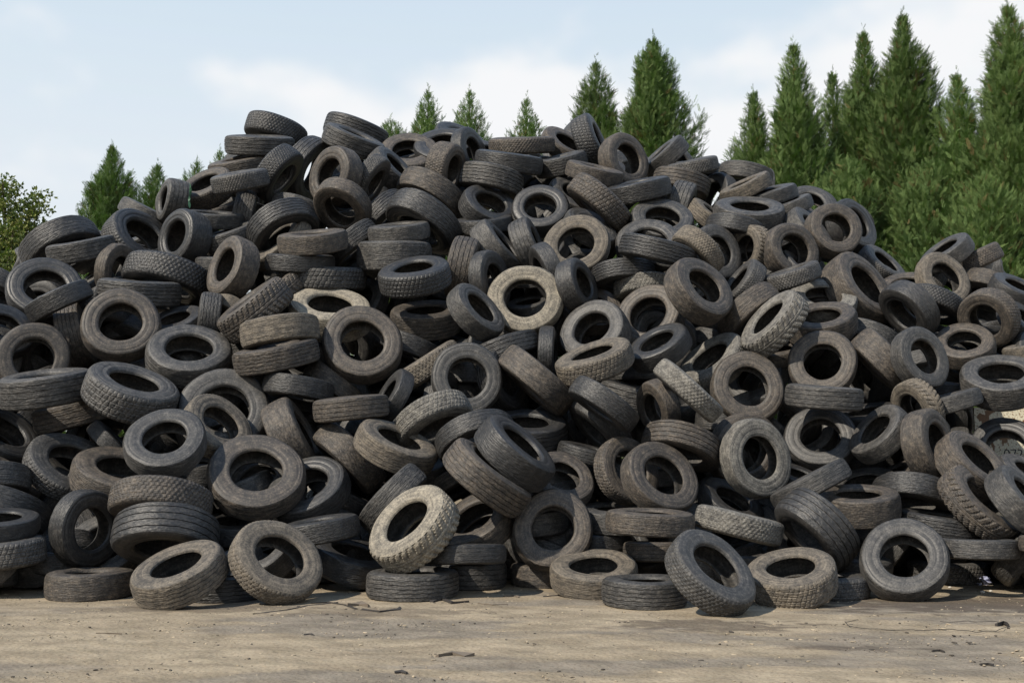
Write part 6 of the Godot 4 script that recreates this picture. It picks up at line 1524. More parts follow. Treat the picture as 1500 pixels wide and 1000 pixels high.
# ------------------------------------------------------------------ materials
# rubber with dust and dried mud: u runs once round the tyre, v across it
func rubber_texture(base: Vector3, dust: Vector3, amount: float, rim: float, seed_: int, rings: bool) -> ImageTexture:
	var w := 512
	var h := 128
	var img := Image.create(w, h, true, Image.FORMAT_RGB8)
	var big := noise(seed_, 1.0, 5)
	var streak := noise(seed_ + 7, 1.0, 3)
	var fine := noise(seed_ + 13, 1.0, 2)
	var us := 0.7 if rings else 3.2
	var vs := 8.0 if rings else 6.0
	for x in w:
		var an := TAU * x / w
		var cx := cos(an)
		var sx := sin(an)
		for y in h:
			var v := float(y) / h
			var b := big.get_noise_3d(cx * 3.4, sx * 3.4, v * 1.9) * 0.5 + 0.5
			var s := streak.get_noise_3d(cx * us, sx * us, v * vs) * 0.5 + 0.5
			var f := fine.get_noise_3d(cx * 17.0, sx * 17.0, v * 9.0) * 0.5 + 0.5
			var d := b * 0.44 + s * 0.30 + f * 0.36
			d = smoothstep(0.70 - amount, 1.16 - amount * 0.55, d)
			d = clampf(d + rim * smoothstep(0.72, 0.9, s * 0.6 + f * 0.5), 0.0, 1.0)
			var tone := 0.78 + 0.32 * s + 0.12 * b + 0.30 * (f - 0.5)
			var c := base.lerp(dust, d * 0.85) * tone
			img.set_pixel(x, y, lin(c.x, c.y, c.z))
	img.generate_mipmaps()
	return ImageTexture.create_from_image(img)

var grain: NoiseTexture2D

func rubber(base: Vector3, dust: Vector3, amount: float, rim: float, seed_: int, rough: float, rings := false) -> StandardMaterial3D:
	var m := StandardMaterial3D.new()
	m.albedo_texture = rubber_texture(base, dust, amount, rim, seed_, rings)
	m.roughness = rough
	m.metallic_specular = 0.5
	m.normal_enabled = true
	m.normal_texture = grain
	m.normal_scale = 0.5
	return m

func make_rubbers() -> void:
	grain = NoiseTexture2D.new()
	grain.width = 512
	grain.height = 256
	grain.seamless = true
	grain.as_normal_map = true
	grain.bump_strength = 3.0
	grain.noise = noise(77, 0.05, 4)
	var tan_dust := Vector3(0.20, 0.155, 0.11)
	var grey_dust := Vector3(0.17, 0.16, 0.145)
	# tone: base, dust, amount on sidewall, amount on tread
	var tones := {
		"k": [Vector3(0.021, 0.021, 0.0215), Vector3(0.070, 0.064, 0.057), 0.27, 0.23, 0.48],
		"g": [Vector3(0.030, 0.0295, 0.029), Vector3(0.112, 0.103, 0.092), 0.31, 0.31, 0.56],
		"n": [Vector3(0.034, 0.030, 0.0265), Vector3(0.128, 0.104, 0.080), 0.33, 0.34, 0.62],
		"d": [Vector3(0.048, 0.043, 0.037), Vector3(0.185, 0.155, 0.118), 0.41, 0.45, 0.75],
		"p": [Vector3(0.058, 0.055, 0.051), Vector3(0.215, 0.200, 0.172), 0.45, 0.45, 0.76],
		"w": [Vector3(0.080, 0.074, 0.064), Vector3(0.31, 0.272, 0.21), 0.51, 0.49, 0.84],
	}
	var k := 0
	for t in tones:
		var a: Array = tones[t]
		for v in 2:
			mats["side" + t + str(v)] = rubber(a[0], a[1], a[2] + 0.06 * v, 0.35, 100 + k * 31, a[4], true)
			mats["tread" + t + str(v)] = rubber(a[0] * 1.05, a[1], a[3] + 0.05 * v, 0.25, 1100 + k * 37, a[4] + 0.04)
			k += 1
	mats["liner"] = rubber(Vector3(0.034, 0.033, 0.032), Vector3(0.125, 0.112, 0.095), 0.32, 0.1, 4001, 0.75)

# ------------------------------------------------------------------ tyre meshes
# every old tyre is a little out of true
func warp(p: Vector3, k: int) -> Vector3:
	var a := atan2(p.z, p.x)
	var f := 1.0 + (0.014 + 0.014 * k) * cos(2.0 * a + 1.3 * k) + 0.011 * cos(3.0 * a + 2.1 * k) + 0.005 * cos(7.0 * a + k)
	return Vector3(p.x * f, p.y + 0.016 * sin(2.0 * a + 0.7 + k) + 0.010 * cos(a + 2.0 * k), p.z * f)

# unit tyre: diameter 1, width 1 along y; scaled by the thing's own size
func lathe(prof: Array, segs: int, bend: int, mirror := false) -> ArrayMesh:
	var st := SurfaceTool.new()
	st.begin(Mesh.PRIMITIVE_TRIANGLES)
	var n := prof.size()
	var leng := [0.0]
	for i in range(1, n):
		leng.append(leng[i - 1] + (prof[i] as Vector2).distance_to(prof[i - 1]))
	for j in segs + 1:
		var an := TAU * j / segs
		for i in n:
			var p: Vector2 = prof[i]
			st.set_uv(Vector2(float(j) / segs, leng[i] / leng[n - 1]))
			st.add_vertex(warp(Vector3(cos(an) * p.x, -p.y if mirror else p.y, sin(an) * p.x), bend))
	for j in segs:
		for i in n - 1:
			var a := j * n + i
			var b := a + n
			if mirror:
				st.add_index(a); st.add_index(a + 1); st.add_index(b)
				st.add_index(b); st.add_index(a + 1); st.add_index(b + 1)
			else:
				st.add_index(a); st.add_index(b); st.add_index(a + 1)
				st.add_index(b); st.add_index(b + 1); st.add_index(a + 1)
	st.generate_normals()
	st.generate_tangents()
	return st.commit()

func tread_height(style: String, an: float, v: float, variant: int) -> float:
	# v runs -1..1 across the tread; returns depth cut away (in diameters)
	match style:
		"b":
			var rows := 5.0
			var r := (v + 1.0) * 0.5 * rows
			var row := floorf(clampf(r, 0.0, rows - 0.01))
			var fr := r - row
			if (fr < 0.09 and row > 0.0) or (fr > 0.91 and row < rows - 1.0): return 0.007
			var c := fposmod(an / TAU * (54.0 + 6.0 * variant) + row * 0.43 + 0.25 * (fr - 0.5), 1.0)
			return 0.0065 if c < 0.25 else 0.0
		"f":
			var r2 := (v + 1.0) * 3.5
			var row2 := floorf(clampf(r2, 0.0, 6.99))
			var fr2 := r2 - row2
			if (fr2 < 0.12 and row2 > 0.0) or (fr2 > 0.88 and row2 < 6.0): return 0.005
			var c2 := fposmod(an / TAU * 60.0 + row2 * 0.5, 1.0)
			return 0.005 if c2 < 0.26 else 0.0
		"l":
			var av := absf(v)
			var c3 := fposmod(an / TAU * (32.0 + 4.0 * variant) + av * 0.9 + (0.5 if v > 0.0 else 0.0), 1.0)
			if av < 0.10: return 0.0
			if av < 0.18: return 0.010
			return 0.013 * smoothstep(0.16, 0.5, av) + 0.004 if c3 < 0.40 else 0.0
	return 0.0

func crown(v: float) -> float:
	var av := absf(v)
	return 0.5 - 0.008 * av * av - 0.022 * pow(av, 9.0)

func tread_mesh(style: String, variant: int) -> ArrayMesh:
	var half := 0.425
	if style == "r" or style == "s":
		# lathed ribs: groove edges are real steps
		var prof := []
		var grooves := 4 if variant == 0 else 5
		var depth := 0.013 if style == "r" else 0.003
		var gw := 0.034 if style == "r" else 0.020
		prof.append(Vector2(crown(-1.0), -half))
		prof.append(Vector2(crown(-0.93), -half * 0.93))
		for g in grooves:
			var c := lerpf(-0.66, 0.66, float(g) / (grooves - 1))
			var e0 := c - gw
			var e1 := c + gw
			prof.append(Vector2(crown(e0), e0 * half))
			prof.append(Vector2(crown(e0) - depth, (c - gw * 0.7) * half))
			prof.append(Vector2(crown(e1) - depth, (c + gw * 0.7) * half))
			prof.append(Vector2(crown(e1), e1 * half))
		prof.append(Vector2(crown(0.93), half * 0.93))
		prof.append(Vector2(crown(1.0), half))
		return banded(prof, 84, 0.012 if variant == 1 else 0.005, variant)
	var segs := 216
	var cols := 30
	if style == "f":
		segs = 240
		cols = 35
	var st := SurfaceTool.new()
	st.begin(Mesh.PRIMITIVE_TRIANGLES)
	st.set_smooth_group(-1)
	var grid := []
	for j in segs + 1:
		var an := TAU * (j % segs) / segs
		var col := []
		for i in cols + 1:
			var v := lerpf(-1.0, 1.0, float(i) / cols)
			var r := crown(v) - tread_height(style, an, clampf(v, -0.985, 0.985), variant)
			col.append(warp(Vector3(cos(an) * r, v * half, sin(an) * r), variant))
		grid.append(col)
	for j in segs:
		for i in cols:
			var u0 := float(j) / segs
			var u1 := float(j + 1) / segs
			var v0 := float(i) / cols
			var v1 := float(i + 1) / cols
			for q in [[j, i, u0, v0], [j + 1, i, u1, v0], [j, i + 1, u0, v1], [j + 1, i, u1, v0], [j + 1, i + 1, u1, v1], [j, i + 1, u0, v1]]:
				st.set_uv(Vector2(q[2], q[3]))
				st.add_vertex(grid[q[0]][q[1]])
	st.generate_normals()
	st.generate_tangents()
	return st.commit()

# lathe whose profile steps stay crisp: every band has its own normals
func banded(prof: Array, segs: int, wobble: float, bend: int) -> ArrayMesh:
	var st := SurfaceTool.new()
	st.begin(Mesh.PRIMITIVE_TRIANGLES)
	var n := prof.size()
	var base := 0
	for i in n - 1:
		var p: Vector2 = prof[i]
		var q: Vector2 = prof[i + 1]
		var d := (q - p).normalized()
		for j in segs + 1:
			var an := TAU * j / segs
			var zig := wobble * (1.0 if j % 4 < 2 else -1.0) * (0.0 if i == 0 or i == n - 2 else 1.0)
			var nr := Vector3(cos(an) * d.y, -d.x * 0.35, sin(an) * d.y).normalized()
			for e in 2:
				var s: Vector2 = p if e == 0 else q
				var edge := 0.0 if (i == 0 and e == 0) or (i == n - 2 and e == 1) else 1.0
				st.set_normal(nr)
				st.set_uv(Vector2(float(j) / segs, s.y / 0.85 + 0.5))
				st.add_vertex(warp(Vector3(cos(an) * s.x, s.y + zig * edge * 0.6, sin(an) * s.x), bend))
		for j in segs:
			var a := base + j * 2
			st.add_index(a); st.add_index(a + 2); st.add_index(a + 1)
			st.add_index(a + 2); st.add_index(a + 3); st.add_index(a + 1)
		base += (segs + 1) * 2
	st.generate_tangents()
	return st.commit()

var tread_meshes := {}
var side_meshes := []
var liner_meshes := []

func make_tyre_meshes() -> void:
	for s in ["r", "s", "b", "f", "l"]:
		for v in 2:
			tread_meshes[s + str(v)] = tread_mesh(s, v)
	# sidewall: from the tread shoulder down to the bead, ridges are real steps
	var a := [Vector2(0.470, 0.400), Vector2(0.462, 0.428), Vector2(0.450, 0.450), Vector2(0.436, 0.468), Vector2(0.433, 0.461), Vector2(0.427, 0.463),
		Vector2(0.424, 0.480), Vector2(0.400, 0.497), Vector2(0.378, 0.500), Vector2(0.356, 0.494), Vector2(0.353, 0.480), Vector2(0.346, 0.478),
		Vector2(0.342, 0.486), Vector2(0.322, 0.466), Vector2(0.315, 0.474), Vector2(0.305, 0.468), Vector2(0.299, 0.440), Vector2(0.283, 0.420), Vector2(0.271, 0.385), Vector2(0.268, 0.330)]
	var b := [Vector2(0.470, 0.400), Vector2(0.462, 0.430), Vector2(0.448, 0.456), Vector2(0.430, 0.478), Vector2(0.405, 0.495), Vector2(0.380, 0.500), Vector2(0.352, 0.490),
		Vector2(0.347, 0.474), Vector2(0.340, 0.474), Vector2(0.335, 0.480), Vector2(0.316, 0.458), Vector2(0.308, 0.462), Vector2(0.300, 0.448),
		Vector2(0.288, 0.426), Vector2(0.278, 0.396), Vector2(0.274, 0.330)]
	var c := [Vector2(0.470, 0.400), Vector2(0.465, 0.418), Vector2(0.455, 0.424), Vector2(0.450, 0.448), Vector2(0.430, 0.470), Vector2(0.425, 0.464), Vector2(0.420, 0.474),
		Vector2(0.396, 0.494), Vector2(0.370, 0.496), Vector2(0.342, 0.478), Vector2(0.322, 0.450), Vector2(0.308, 0.452), Vector2(0.299, 0.456), Vector2(0.288, 0.436), Vector2(0.276, 0.400), Vector2(0.266, 0.366), Vector2(0.264, 0.330)]
	for p in [a, b, c]:
		for i in p.size():
			var q: Vector2 = p[i]
			if q.y > 0.4: p[i] = Vector2(q.x, 0.425 + (q.y - 0.4) * 0.66)
			elif i == 0: p[i] = Vector2(q.x, 0.425)
		for v in 2: side_meshes.append([lathe(p, 72, v), lathe(p, 72, v, true)])
	var inner := [Vector2(0.269, -0.330), Vector2(0.284, -0.312), Vector2(0.330, -0.36), Vector2(0.380, -0.42), Vector2(0.430, -0.425), Vector2(0.456, -0.37), Vector2(0.464, -0.22),
		Vector2(0.466, 0.0), Vector2(0.464, 0.22), Vector2(0.456, 0.37), Vector2(0.430, 0.425), Vector2(0.380, 0.42), Vector2(0.330, 0.36), Vector2(0.284, 0.312), Vector2(0.269, 0.330)]
	for v in 2: liner_meshes.append(lathe(inner, 56, v))

func tyre_basis(axle: Vector3, d: float, w: float, spin: float, oval: float) -> Basis:
	var y := axle.normalized()
	var h := Vector3.UP if absf(y.y) < 0.9 else Vector3.RIGHT
	var x := h.cross(y).normalized()
	var z := x.cross(y).normalized()
	return Basis(x, y, z) * Basis(Vector3.UP, spin) * Basis.from_scale(Vector3(d * (1.0 + oval), w, d * (1.0 - oval)))

func make_tyre(row: Array, i: int) -> void:
	var style: String = row[9][0]
	var tone: String = row[9][1]
	var t := thing("tyre", row[10], "tyre", Vector3.ZERO, "used tyres heaped in the pile")
	var v := str(i % 2)
	var v2 := str((i / 2) % 2)
	t.transform = Transform3D(tyre_basis(Vector3(row[3], row[4], row[5]), row[6], row[7], row[8], 0.04 * sin(i * 2.3)), Vector3(row[0], row[1], row[2]))
	part("tread", tread_meshes[style + v2], mats["tread" + tone + v], t)
	var bend := (i / 2) % 2
	var sm: Array = side_meshes[((i * 7 + i / 5) % 3) * 2 + bend]
	part("sidewall", sm[0], mats["side" + tone + v], t)
	part("sidewall", sm[1], mats["side" + tone + v], t)
	part("inner_liner", liner_meshes[bend], mats["liner"], t)

func make_core() -> void:
	# the tyres deeper in the heap, glimpsed dark through the gaps
	var st := SurfaceTool.new()
	st.begin(Mesh.PRIMITIVE_TRIANGLES)
	for m in [tread_meshes["s0"], side_meshes[2][0], side_meshes[2][1], liner_meshes[0]]:
		st.append_from(m, 0, Transform3D.IDENTITY)
	var mesh := st.commit()
	var mm := MultiMesh.new()
	mm.transform_format = MultiMesh.TRANSFORM_3D
	mm.mesh = mesh
	mm.instance_count = CORE.size()
	for i in CORE.size():
		var r: Array = CORE[i]
		mm.set_instance_transform(i, Transform3D(tyre_basis(Vector3(r[3], r[4], r[5]), r[6], r[7], i * 1.7, 0.0), Vector3(r[0], r[1], r[2])))
	var o := MultiMeshInstance3D.new()
	o.name = numbered("inner_tyres")
	o.multimesh = mm
	o.material_override = mats["sideg0"]
	add_child(o)
	tag(o, "dark tyres packed deep inside the heap, glimpsed through gaps between the outer ones", "tyres", "", "stuff")

# ------------------------------------------------------------------ ground
func stain(x: float, z: float, cx: float, cz: float, rx: float, rz: float, n: FastNoiseLite) -> float:
	var d := sqrt(pow((x - cx) / rx, 2) + pow((z - cz) / rz, 2))
	return 1.0 - smoothstep(0.75, 1.05, d + n.get_noise_2d(x * 1.3, z * 3.0) * 0.75)

func make_ground() -> void:
	var xs := []
	var zs := []
	for v in [-400.0, -200.0, -100.0, -60.0, -40.0, -28.0, -20.0, -15.0, -12.0]: xs.append(v)
	var x := -9.0
	while x < 9.0:
		xs.append(x); x += 0.06
	for v in [9.0, 12.0, 15.0, 20.0, 28.0, 40.0, 60.0, 100.0, 200.0, 400.0]: xs.append(v)
	for v in [60.0, 30.0, 15.0, 6.0, 0.0, -3.0, -5.0]: zs.append(v)
	var z := -6.0
	while z > -14.0:
		zs.append(z); z -= 0.05
	for v in [-14.0, -15.0, -17.0, -20.0, -25.0, -32.0, -45.0, -70.0, -120.0, -250.0, -500.0]: zs.append(v)
	var roll := noise(31, 0.35, 3)
	var bumps := noise(32, 2.2, 4)
	var clods := noise(35, 6.0, 2)
	var patch := noise(33, 0.28, 4)
	var mott := noise(34, 1.7, 5)
	var st := SurfaceTool.new()
	st.begin(Mesh.PRIMITIVE_TRIANGLES)
	for zz: float in zs:
		for xx: float in xs:
			var near := 1.0 - smoothstep(8.0, 11.0, absf(xx))
			near *= smoothstep(-14.0, -13.0, zz) * (1.0 - smoothstep(-6.5, -5.5, zz))
			var y := (roll.get_noise_2d(xx, zz) * 0.012 + bumps.get_noise_2d(xx * 0.6, zz) * 0.010 + clods.get_noise_2d(xx, zz) * 0.006 - 0.004) * near * (0.35 + 0.65 * smoothstep(-11.2, -10.2, zz))
			# wheel ruts running across the lower left
			var rut := zz + 7.75 + 0.05 * xx + 0.08 * sin(xx * 0.7)
			var inrut := (1.0 - smoothstep(0.10, 0.28, absf(rut))) * (1.0 - smoothstep(-2.2, -0.6, xx))
			y -= (0.012 + 0.010 * sin(xx * 42.0)) * inrut * near
			var c := Vector3(0.288, 0.240, 0.174)
			var p := patch.get_noise_2d(xx * 0.7, zz * 2.4)
			c = c.lerp(Vector3(0.222, 0.193, 0.154), smoothstep(0.0, 0.30, p))
			c = c.lerp(Vector3(0.325, 0.274, 0.200), smoothstep(0.05, 0.4, -p) * 0.7)
			var q := mott.get_noise_2d(xx * 0.8, zz * 1.6)
			c *= 1.0 + 0.30 * q
			c = c.lerp(Vector3(0.27, 0.225, 0.17), inrut * 0.6)
			# oily, damp earth by the right end of the heap
			var oil := stain(xx, zz, 4.7, -11.55, 1.9, 0.62, mott)
			oil = maxf(oil, 0.8 * stain(xx, zz, 1.75, -10.2, 0.85, 0.35, mott))
			oil = maxf(oil, 0.7 * stain(xx, zz, 2.75, -9.05, 0.55, 0.10, mott))
			oil = maxf(oil, 0.5 * stain(xx, zz, -3.0, -11.2, 1.2, 0.25, mott))
			oil = maxf(oil, 0.55 * stain(xx, zz, -1.3, -11.0, 1.0, 0.3, mott))
			c = c.lerp(Vector3(0.085, 0.070, 0.058), clampf(oil, 0.0, 1.0) * 0.8)
			st.set_color(Color(c.x, c.y, c.z))
			st.set_uv(Vector2(xx, zz) * 0.22)
			st.add_vertex(Vector3(xx, y, zz))
	var nx := xs.size()
	for j in zs.size() - 1:
		for i in nx - 1:
			var a := j * nx + i
			st.add_index(a); st.add_index(a + nx); st.add_index(a + 1)
			st.add_index(a + 1); st.add_index(a + nx); st.add_index(a + nx + 1)
	st.generate_normals()
	st.generate_tangents()
	var m := StandardMaterial3D.new()
	m.vertex_color_use_as_albedo = true
	var gt := NoiseTexture2D.new()
	gt.width = 2048
	gt.height = 2048
	gt.seamless = true
	var gn := noise(51, 0.040, 6)
	gn.fractal_gain = 0.72
	gt.noise = gn
	var ramp := Gradient.new()
	ramp.offsets = PackedFloat32Array([0.0, 0.30, 0.42, 0.60, 0.80, 1.0])
	ramp.colors = PackedColorArray([lin(0.45, 0.43, 0.40), lin(0.78, 0.765, 0.75), lin(0.87, 0.85, 0.84), lin(0.91, 0.905, 0.90), lin(0.96, 0.96, 0.95), lin(1, 1, 1)])
	gt.color_ramp = ramp
	m.albedo_texture = gt
	m.roughness = 0.96
	m.metallic_specular = 0.2
	var nt := NoiseTexture2D.new()
	nt.width = 1024
	nt.height = 1024
	nt.seamless = true
	nt.as_normal_map = true
	nt.bump_strength = 10.0
	nt.noise = noise(53, 0.05, 5)
	m.normal_enabled = true
	m.normal_texture = nt
	m.normal_scale = 0.15
	var o := part("ground", st.commit(), m, self)
	tag(o, "", "", "", "structure")

func lump(seed_: int, size: Vector3, rough: float, rings := 6, segs := 9) -> ArrayMesh:
	var n := noise(seed_, 1.1, 3)
	var st := SurfaceTool.new()
	st.begin(Mesh.PRIMITIVE_TRIANGLES)
	st.set_smooth_group(-1)
	var f := func(i: int, j: int) -> Vector3:
		var a := PI * i / rings
		var b := TAU * (j % segs) / segs
		var d := Vector3(sin(a) * cos(b), cos(a), sin(a) * sin(b))
		return d * size * (1.0 + rough * n.get_noise_3dv(d * 1.4))
	for i in rings:
		for j in segs:
			var p: Array = [f.call(i, j), f.call(i, j + 1), f.call(i + 1, j), f.call(i + 1, j + 1)]
			for k in [0, 1, 2, 2, 1, 3]: st.add_vertex(p[k])
	st.generate_normals()
	return st.commit()

func plain(c: Vector3, rough := 0.9) -> StandardMaterial3D:
	var m := StandardMaterial3D.new()
	m.albedo_color = lin(c.x, c.y, c.z)
	m.roughness = rough
	return m

func tube(pts: Array, r: float, sides := 5) -> ArrayMesh:
	var st := SurfaceTool.new()
	st.begin(Mesh.PRIMITIVE_TRIANGLES)
	var n := pts.size()
	for i in n:
		var p: Vector3 = pts[i]
		var d: Vector3 = (pts[mini(i + 1, n - 1)] - pts[maxi(i - 1, 0)]).normalized()
		var s := d.cross(Vector3.UP if absf(d.y) < 0.9 else Vector3.RIGHT).normalized()
		var u := s.cross(d)
		for k in sides:
			var a := TAU * k / sides
			st.add_vertex(p + (s * cos(a) + u * sin(a)) * r)
	for i in n - 1:
		for k in sides:
			var a := i * sides + k
			var b := i * sides + (k + 1) % sides
			st.add_index(a); st.add_index(a + sides); st.add_index(b)
			st.add_index(b); st.add_index(a + sides); st.add_index(b + sides)
	st.generate_normals()
	return st.commit()

# a torn strip of tread lying on the sand: a bent ribbon with thickness
func scrap(pts: Array, wid: float, thick: float, seed_: int) -> ArrayMesh:
	var st := SurfaceTool.new()
	st.begin(Mesh.PRIMITIVE_TRIANGLES)
	st.set_smooth_group(-1)
	var n := pts.size()
	var r := RandomNumberGenerator.new()
	r.seed = seed_
	var rings := []
	for i in n:
		var p: Vector3 = pts[i]
		var d: Vector3 = (pts[mini(i + 1, n - 1)] - pts[maxi(i - 1, 0)]).normalized()
		var s := d.cross(Vector3.UP).normalized()
		var w := wid * (0.6 + 0.6 * r.randf()) * (0.4 if i == 0 or i == n - 1 else 1.0)
		var tilt := r.randf_range(-0.4, 0.4) * thick
		rings.append([p + s * w + Vector3.UP * (thick + tilt), p - s * w + Vector3.UP * (thick - tilt), p - s * w * 0.9, p + s * w * 0.9])
	for i in n - 1:
		for k in 4:
			var a: Vector3 = rings[i][k]
			var b: Vector3 = rings[i][(k + 1) % 4]
			var c: Vector3 = rings[i + 1][k]
			var e: Vector3 = rings[i + 1][(k + 1) % 4]
			for v in [a, c, b, b, c, e]: st.add_vertex(v)
	for q in [rings[0], rings[n - 1]]:
		for k in [0, 1, 2, 0, 2, 3]: st.add_vertex(q[k])
	st.generate_normals()
	return st.commit()

func spot(px: float, py: float) -> Vector3:
	# the point of the sand that is seen at this place of the photograph
	var c := Vector3((px - 750.0) / 1620.0, 0, 0)
	var a := atan(155.0 / 1620.0)
	var cy := (500.0 - py) / 1620.0
	var d := Vector3(c.x, cy * cos(a) + sin(a), -cos(a) + cy * sin(a))
	var p := Vector3(0, 1.6, 0) + d * (1.6 / -d.y)
	p.y = -0.004
	return p

func make_litter() -> void:
	var black := plain(Vector3(0.035, 0.031, 0.028), 0.85)
	var drab := plain(Vector3(0.13, 0.105, 0.08), 0.95)
	var list := [
		[[[455, 884], [480, 882], [505, 886], [522, 892]], 0.028, 0.012, "thin torn rubber strip on the sand right of the big dusty front tyre", black],
		[[[508, 888], [528, 886], [540, 889]], 0.050, 0.030, "crumpled rubber scrap in the litter left of the long flat front tyre", drab],
		[[[530, 893], [556, 896], [584, 893], [586, 890]], 0.022, 0.015, "curved rubber strip in front of the long ribbed front tyre", black],
		[[[632, 882], [648, 878], [664, 884], [686, 882]], 0.045, 0.022, "shredded rubber lying just right below the long ribbed front tyre", black],
		[[[700, 884], [722, 886], [744, 885]], 0.018, 0.010, "thin rubber sliver on the sand below the flat tyres left of centre", drab],
		[[[738, 874], [752, 873], [760, 875]], 0.030, 0.016, "small rubber flake below the round brown ring near the ground", drab],
		[[[796, 874], [820, 872], [842, 873]], 0.018, 0.010, "dark stick-like strip beside the dusty oval-holed ground tyre", black],
		[[[846, 873], [862, 870], [878, 873]], 0.040, 0.022, "crumpled grey-black scrap under the dusty oval-holed ground tyre", drab],
		[[[922, 889], [932, 888], [938, 890]], 0.025, 0.018, "tiny dark scrap in front of the nearest blue-grey tyre", black],
		[[[640, 962], [662, 957], [684, 961], [694, 960]], 0.045, 0.020, "flat drab clod of rag and earth on the open sand", drab],
		[[[578, 985], [588, 984], [596, 986]], 0.018, 0.014, "small black rubber chip nearest the bottom edge", black],
		[[[1366, 954], [1378, 953], [1384, 955]], 0.020, 0.014, "small dark chip on the sand at lower right", black],
		[[[1436, 973], [1448, 972], [1456, 974]], 0.018, 0.012, "dark sliver on the sand in the lower right corner", black],
		[[[1460, 917], [1470, 914], [1478, 917]], 0.030, 0.030, "small dark knot at the end of the wire on the sand", black],
		[[[370, 899], [390, 897], [420, 893], [450, 887], [495, 882]], 0.010, 0.008, "long thin cord on the sand before the big dusty front tyre", black],
		[[[445, 930], [455, 929], [460, 931]], 0.018, 0.012, "small dark chip on the sand left of centre", black],
		[[[140, 927], [160, 927], [178, 928]], 0.010, 0.008, "thin dark twig on the sand at the left", drab],
		[[[280, 892], [300, 891], [316, 890]], 0.016, 0.010, "dark sliver on the sand below the dusty propped tyre", black],
	]
	var k := 0
	for e in list:
		var pts := []
		var o0 := spot(e[0][0][0], e[0][0][1])
		for p in e[0]: pts.append(spot(p[0], p[1]) - o0)
		k += 1
		var o := part(numbered("rubber_scrap"), scrap(pts, e[1], e[2], 600 + k), e[4], self, Transform3D(Basis.IDENTITY, o0))
		tag(o, e[3], "scrap", "scraps lying on the sand before the heap")
	# loop of thin wire at the lower right
	var wp := []
	var curve := Curve3D.new()
	var w0 := spot(1258, 909)
	for p in [[1258, 909], [1238, 912], [1246, 919], [1290, 923], [1340, 924], [1400, 923], [1430, 927], [1460, 925], [1480, 918], [1462, 912], [1420, 911], [1378, 912]]:
		curve.add_point(spot(p[0], p[1]) - w0 + Vector3(0, 0.012, 0))
	for i in 60:
		wp.append(curve.samplef(i / 59.0 * 11.0) + Vector3(0, 0.004 * sin(i * 1.3), 0))
	tag(part("wire", tube(wp, 0.003), black, self, Transform3D(Basis.IDENTITY, w0)), "loop of thin dark wire lying on the sand at the lower right", "wire")
	# scrap of bluish plastic film by the right-hand flat tyres
	var film := plain(Vector3(0.34, 0.36, 0.50), 0.35)
	var fp := spot(1438, 856)
	tag(part("plastic_bag", lump(91, Vector3(0.085, 0.05, 0.06), 1.5, 9, 14), film, self, Transform3D(Basis.IDENTITY, fp + Vector3(0, 0.045, 0))), "crumpled bluish plastic bag on the dark ground beside the flat tyres at right", "bag")
	var pale := plain(Vector3(0.5, 0.47, 0.42), 0.8)
	for e in [[1392, 861, 0.020, "tiny white stone left of the bluish bag, under the flat tyre"], [1440, 868, 0.026, "largest white stone just below the bluish bag"], [1452, 866, 0.018, "tiny white stone right below the bluish bag"]]:
		var q := spot(e[0], e[1])
		k += 1
		var o := part(numbered("pale_pebble"), lump(700 + k, Vector3(e[2], e[2] * 0.6, e[2]), 0.5), pale, self, Transform3D(Basis.IDENTITY, q + Vector3(0, e[2] * 0.5, 0)))
		tag(o, e[3], "stone", "white stones by the bag")
	# green strap caught between tyres on the left shoulder
	var gs := []
	for i in 9: gs.append(Vector3(0.012 * sin(i * 0.9), 0.40 - i * 0.05, 0.02 * cos(i * 0.7)))
	var green := plain(Vector3(0.03, 0.10, 0.05), 0.6)
	tag(part("green_strap", scrap(gs.map(func(v): return v), 0.018, 0.004, 5), green, self, Transform3D(Basis.IDENTITY, Vector3(0, 1.6, 0) + view_ray(277, 305) * 17.2)), "thin green strap hanging between tyres at the left end of the summit", "strap")
	# grit and small stones of the yard: nobody could count them
	var mm := MultiMesh.new()
	mm.transform_format = MultiMesh.TRANSFORM_3D
	mm.use_colors = true
	mm.mesh = lump(17, Vector3.ONE, 0.6, 4, 6)
	mm.instance_count = 9000
	var clump := noise(61, 0.8, 3)
	for i in mm.instance_count:
		var x := rng.randf_range(-7.5, 7.5)
		var z := -rng.randf_range(6.6, 13.0)
		for tr in 4:
			if clump.get_noise_2d(x, z * 1.8) > rng.randf_range(-0.1, 0.45): break
			x = rng.randf_range(-7.5, 7.5)
			z = -rng.randf_range(6.6, 13.0)
		var s := 0.0025 + 0.011 * pow(rng.randf(), 5.0)
		if rng.randf() < 0.02: s *= 1.6
		var b := Basis.from_euler(Vector3(rng.randf_range(-0.4, 0.4), rng.randf() * 6.0, 0.0)) * Basis.from_scale(Vector3(s * rng.randf_range(0.8, 2.6), s * 0.5, s))
		mm.set_instance_transform(i, Transform3D(b, Vector3(x, -0.002, z)))
		var g := rng.randf()
		mm.set_instance_color(i, Color(0.32, 0.26, 0.18) * (0.7 + 0.5 * g) if g > 0.38 else Color(0.09, 0.075, 0.06) * (0.5 + g))
	var mi := MultiMeshInstance3D.new()
	mi.name = "gravel"
	mi.multimesh = mm
	var gm := StandardMaterial3D.new()
	gm.vertex_color_use_as_albedo = true
	gm.roughness = 0.95
	mi.material_override = gm
	add_child(mi)
	tag(mi, "loose grit and small stones strewn over the sandy yard", "gravel", "", "stuff")

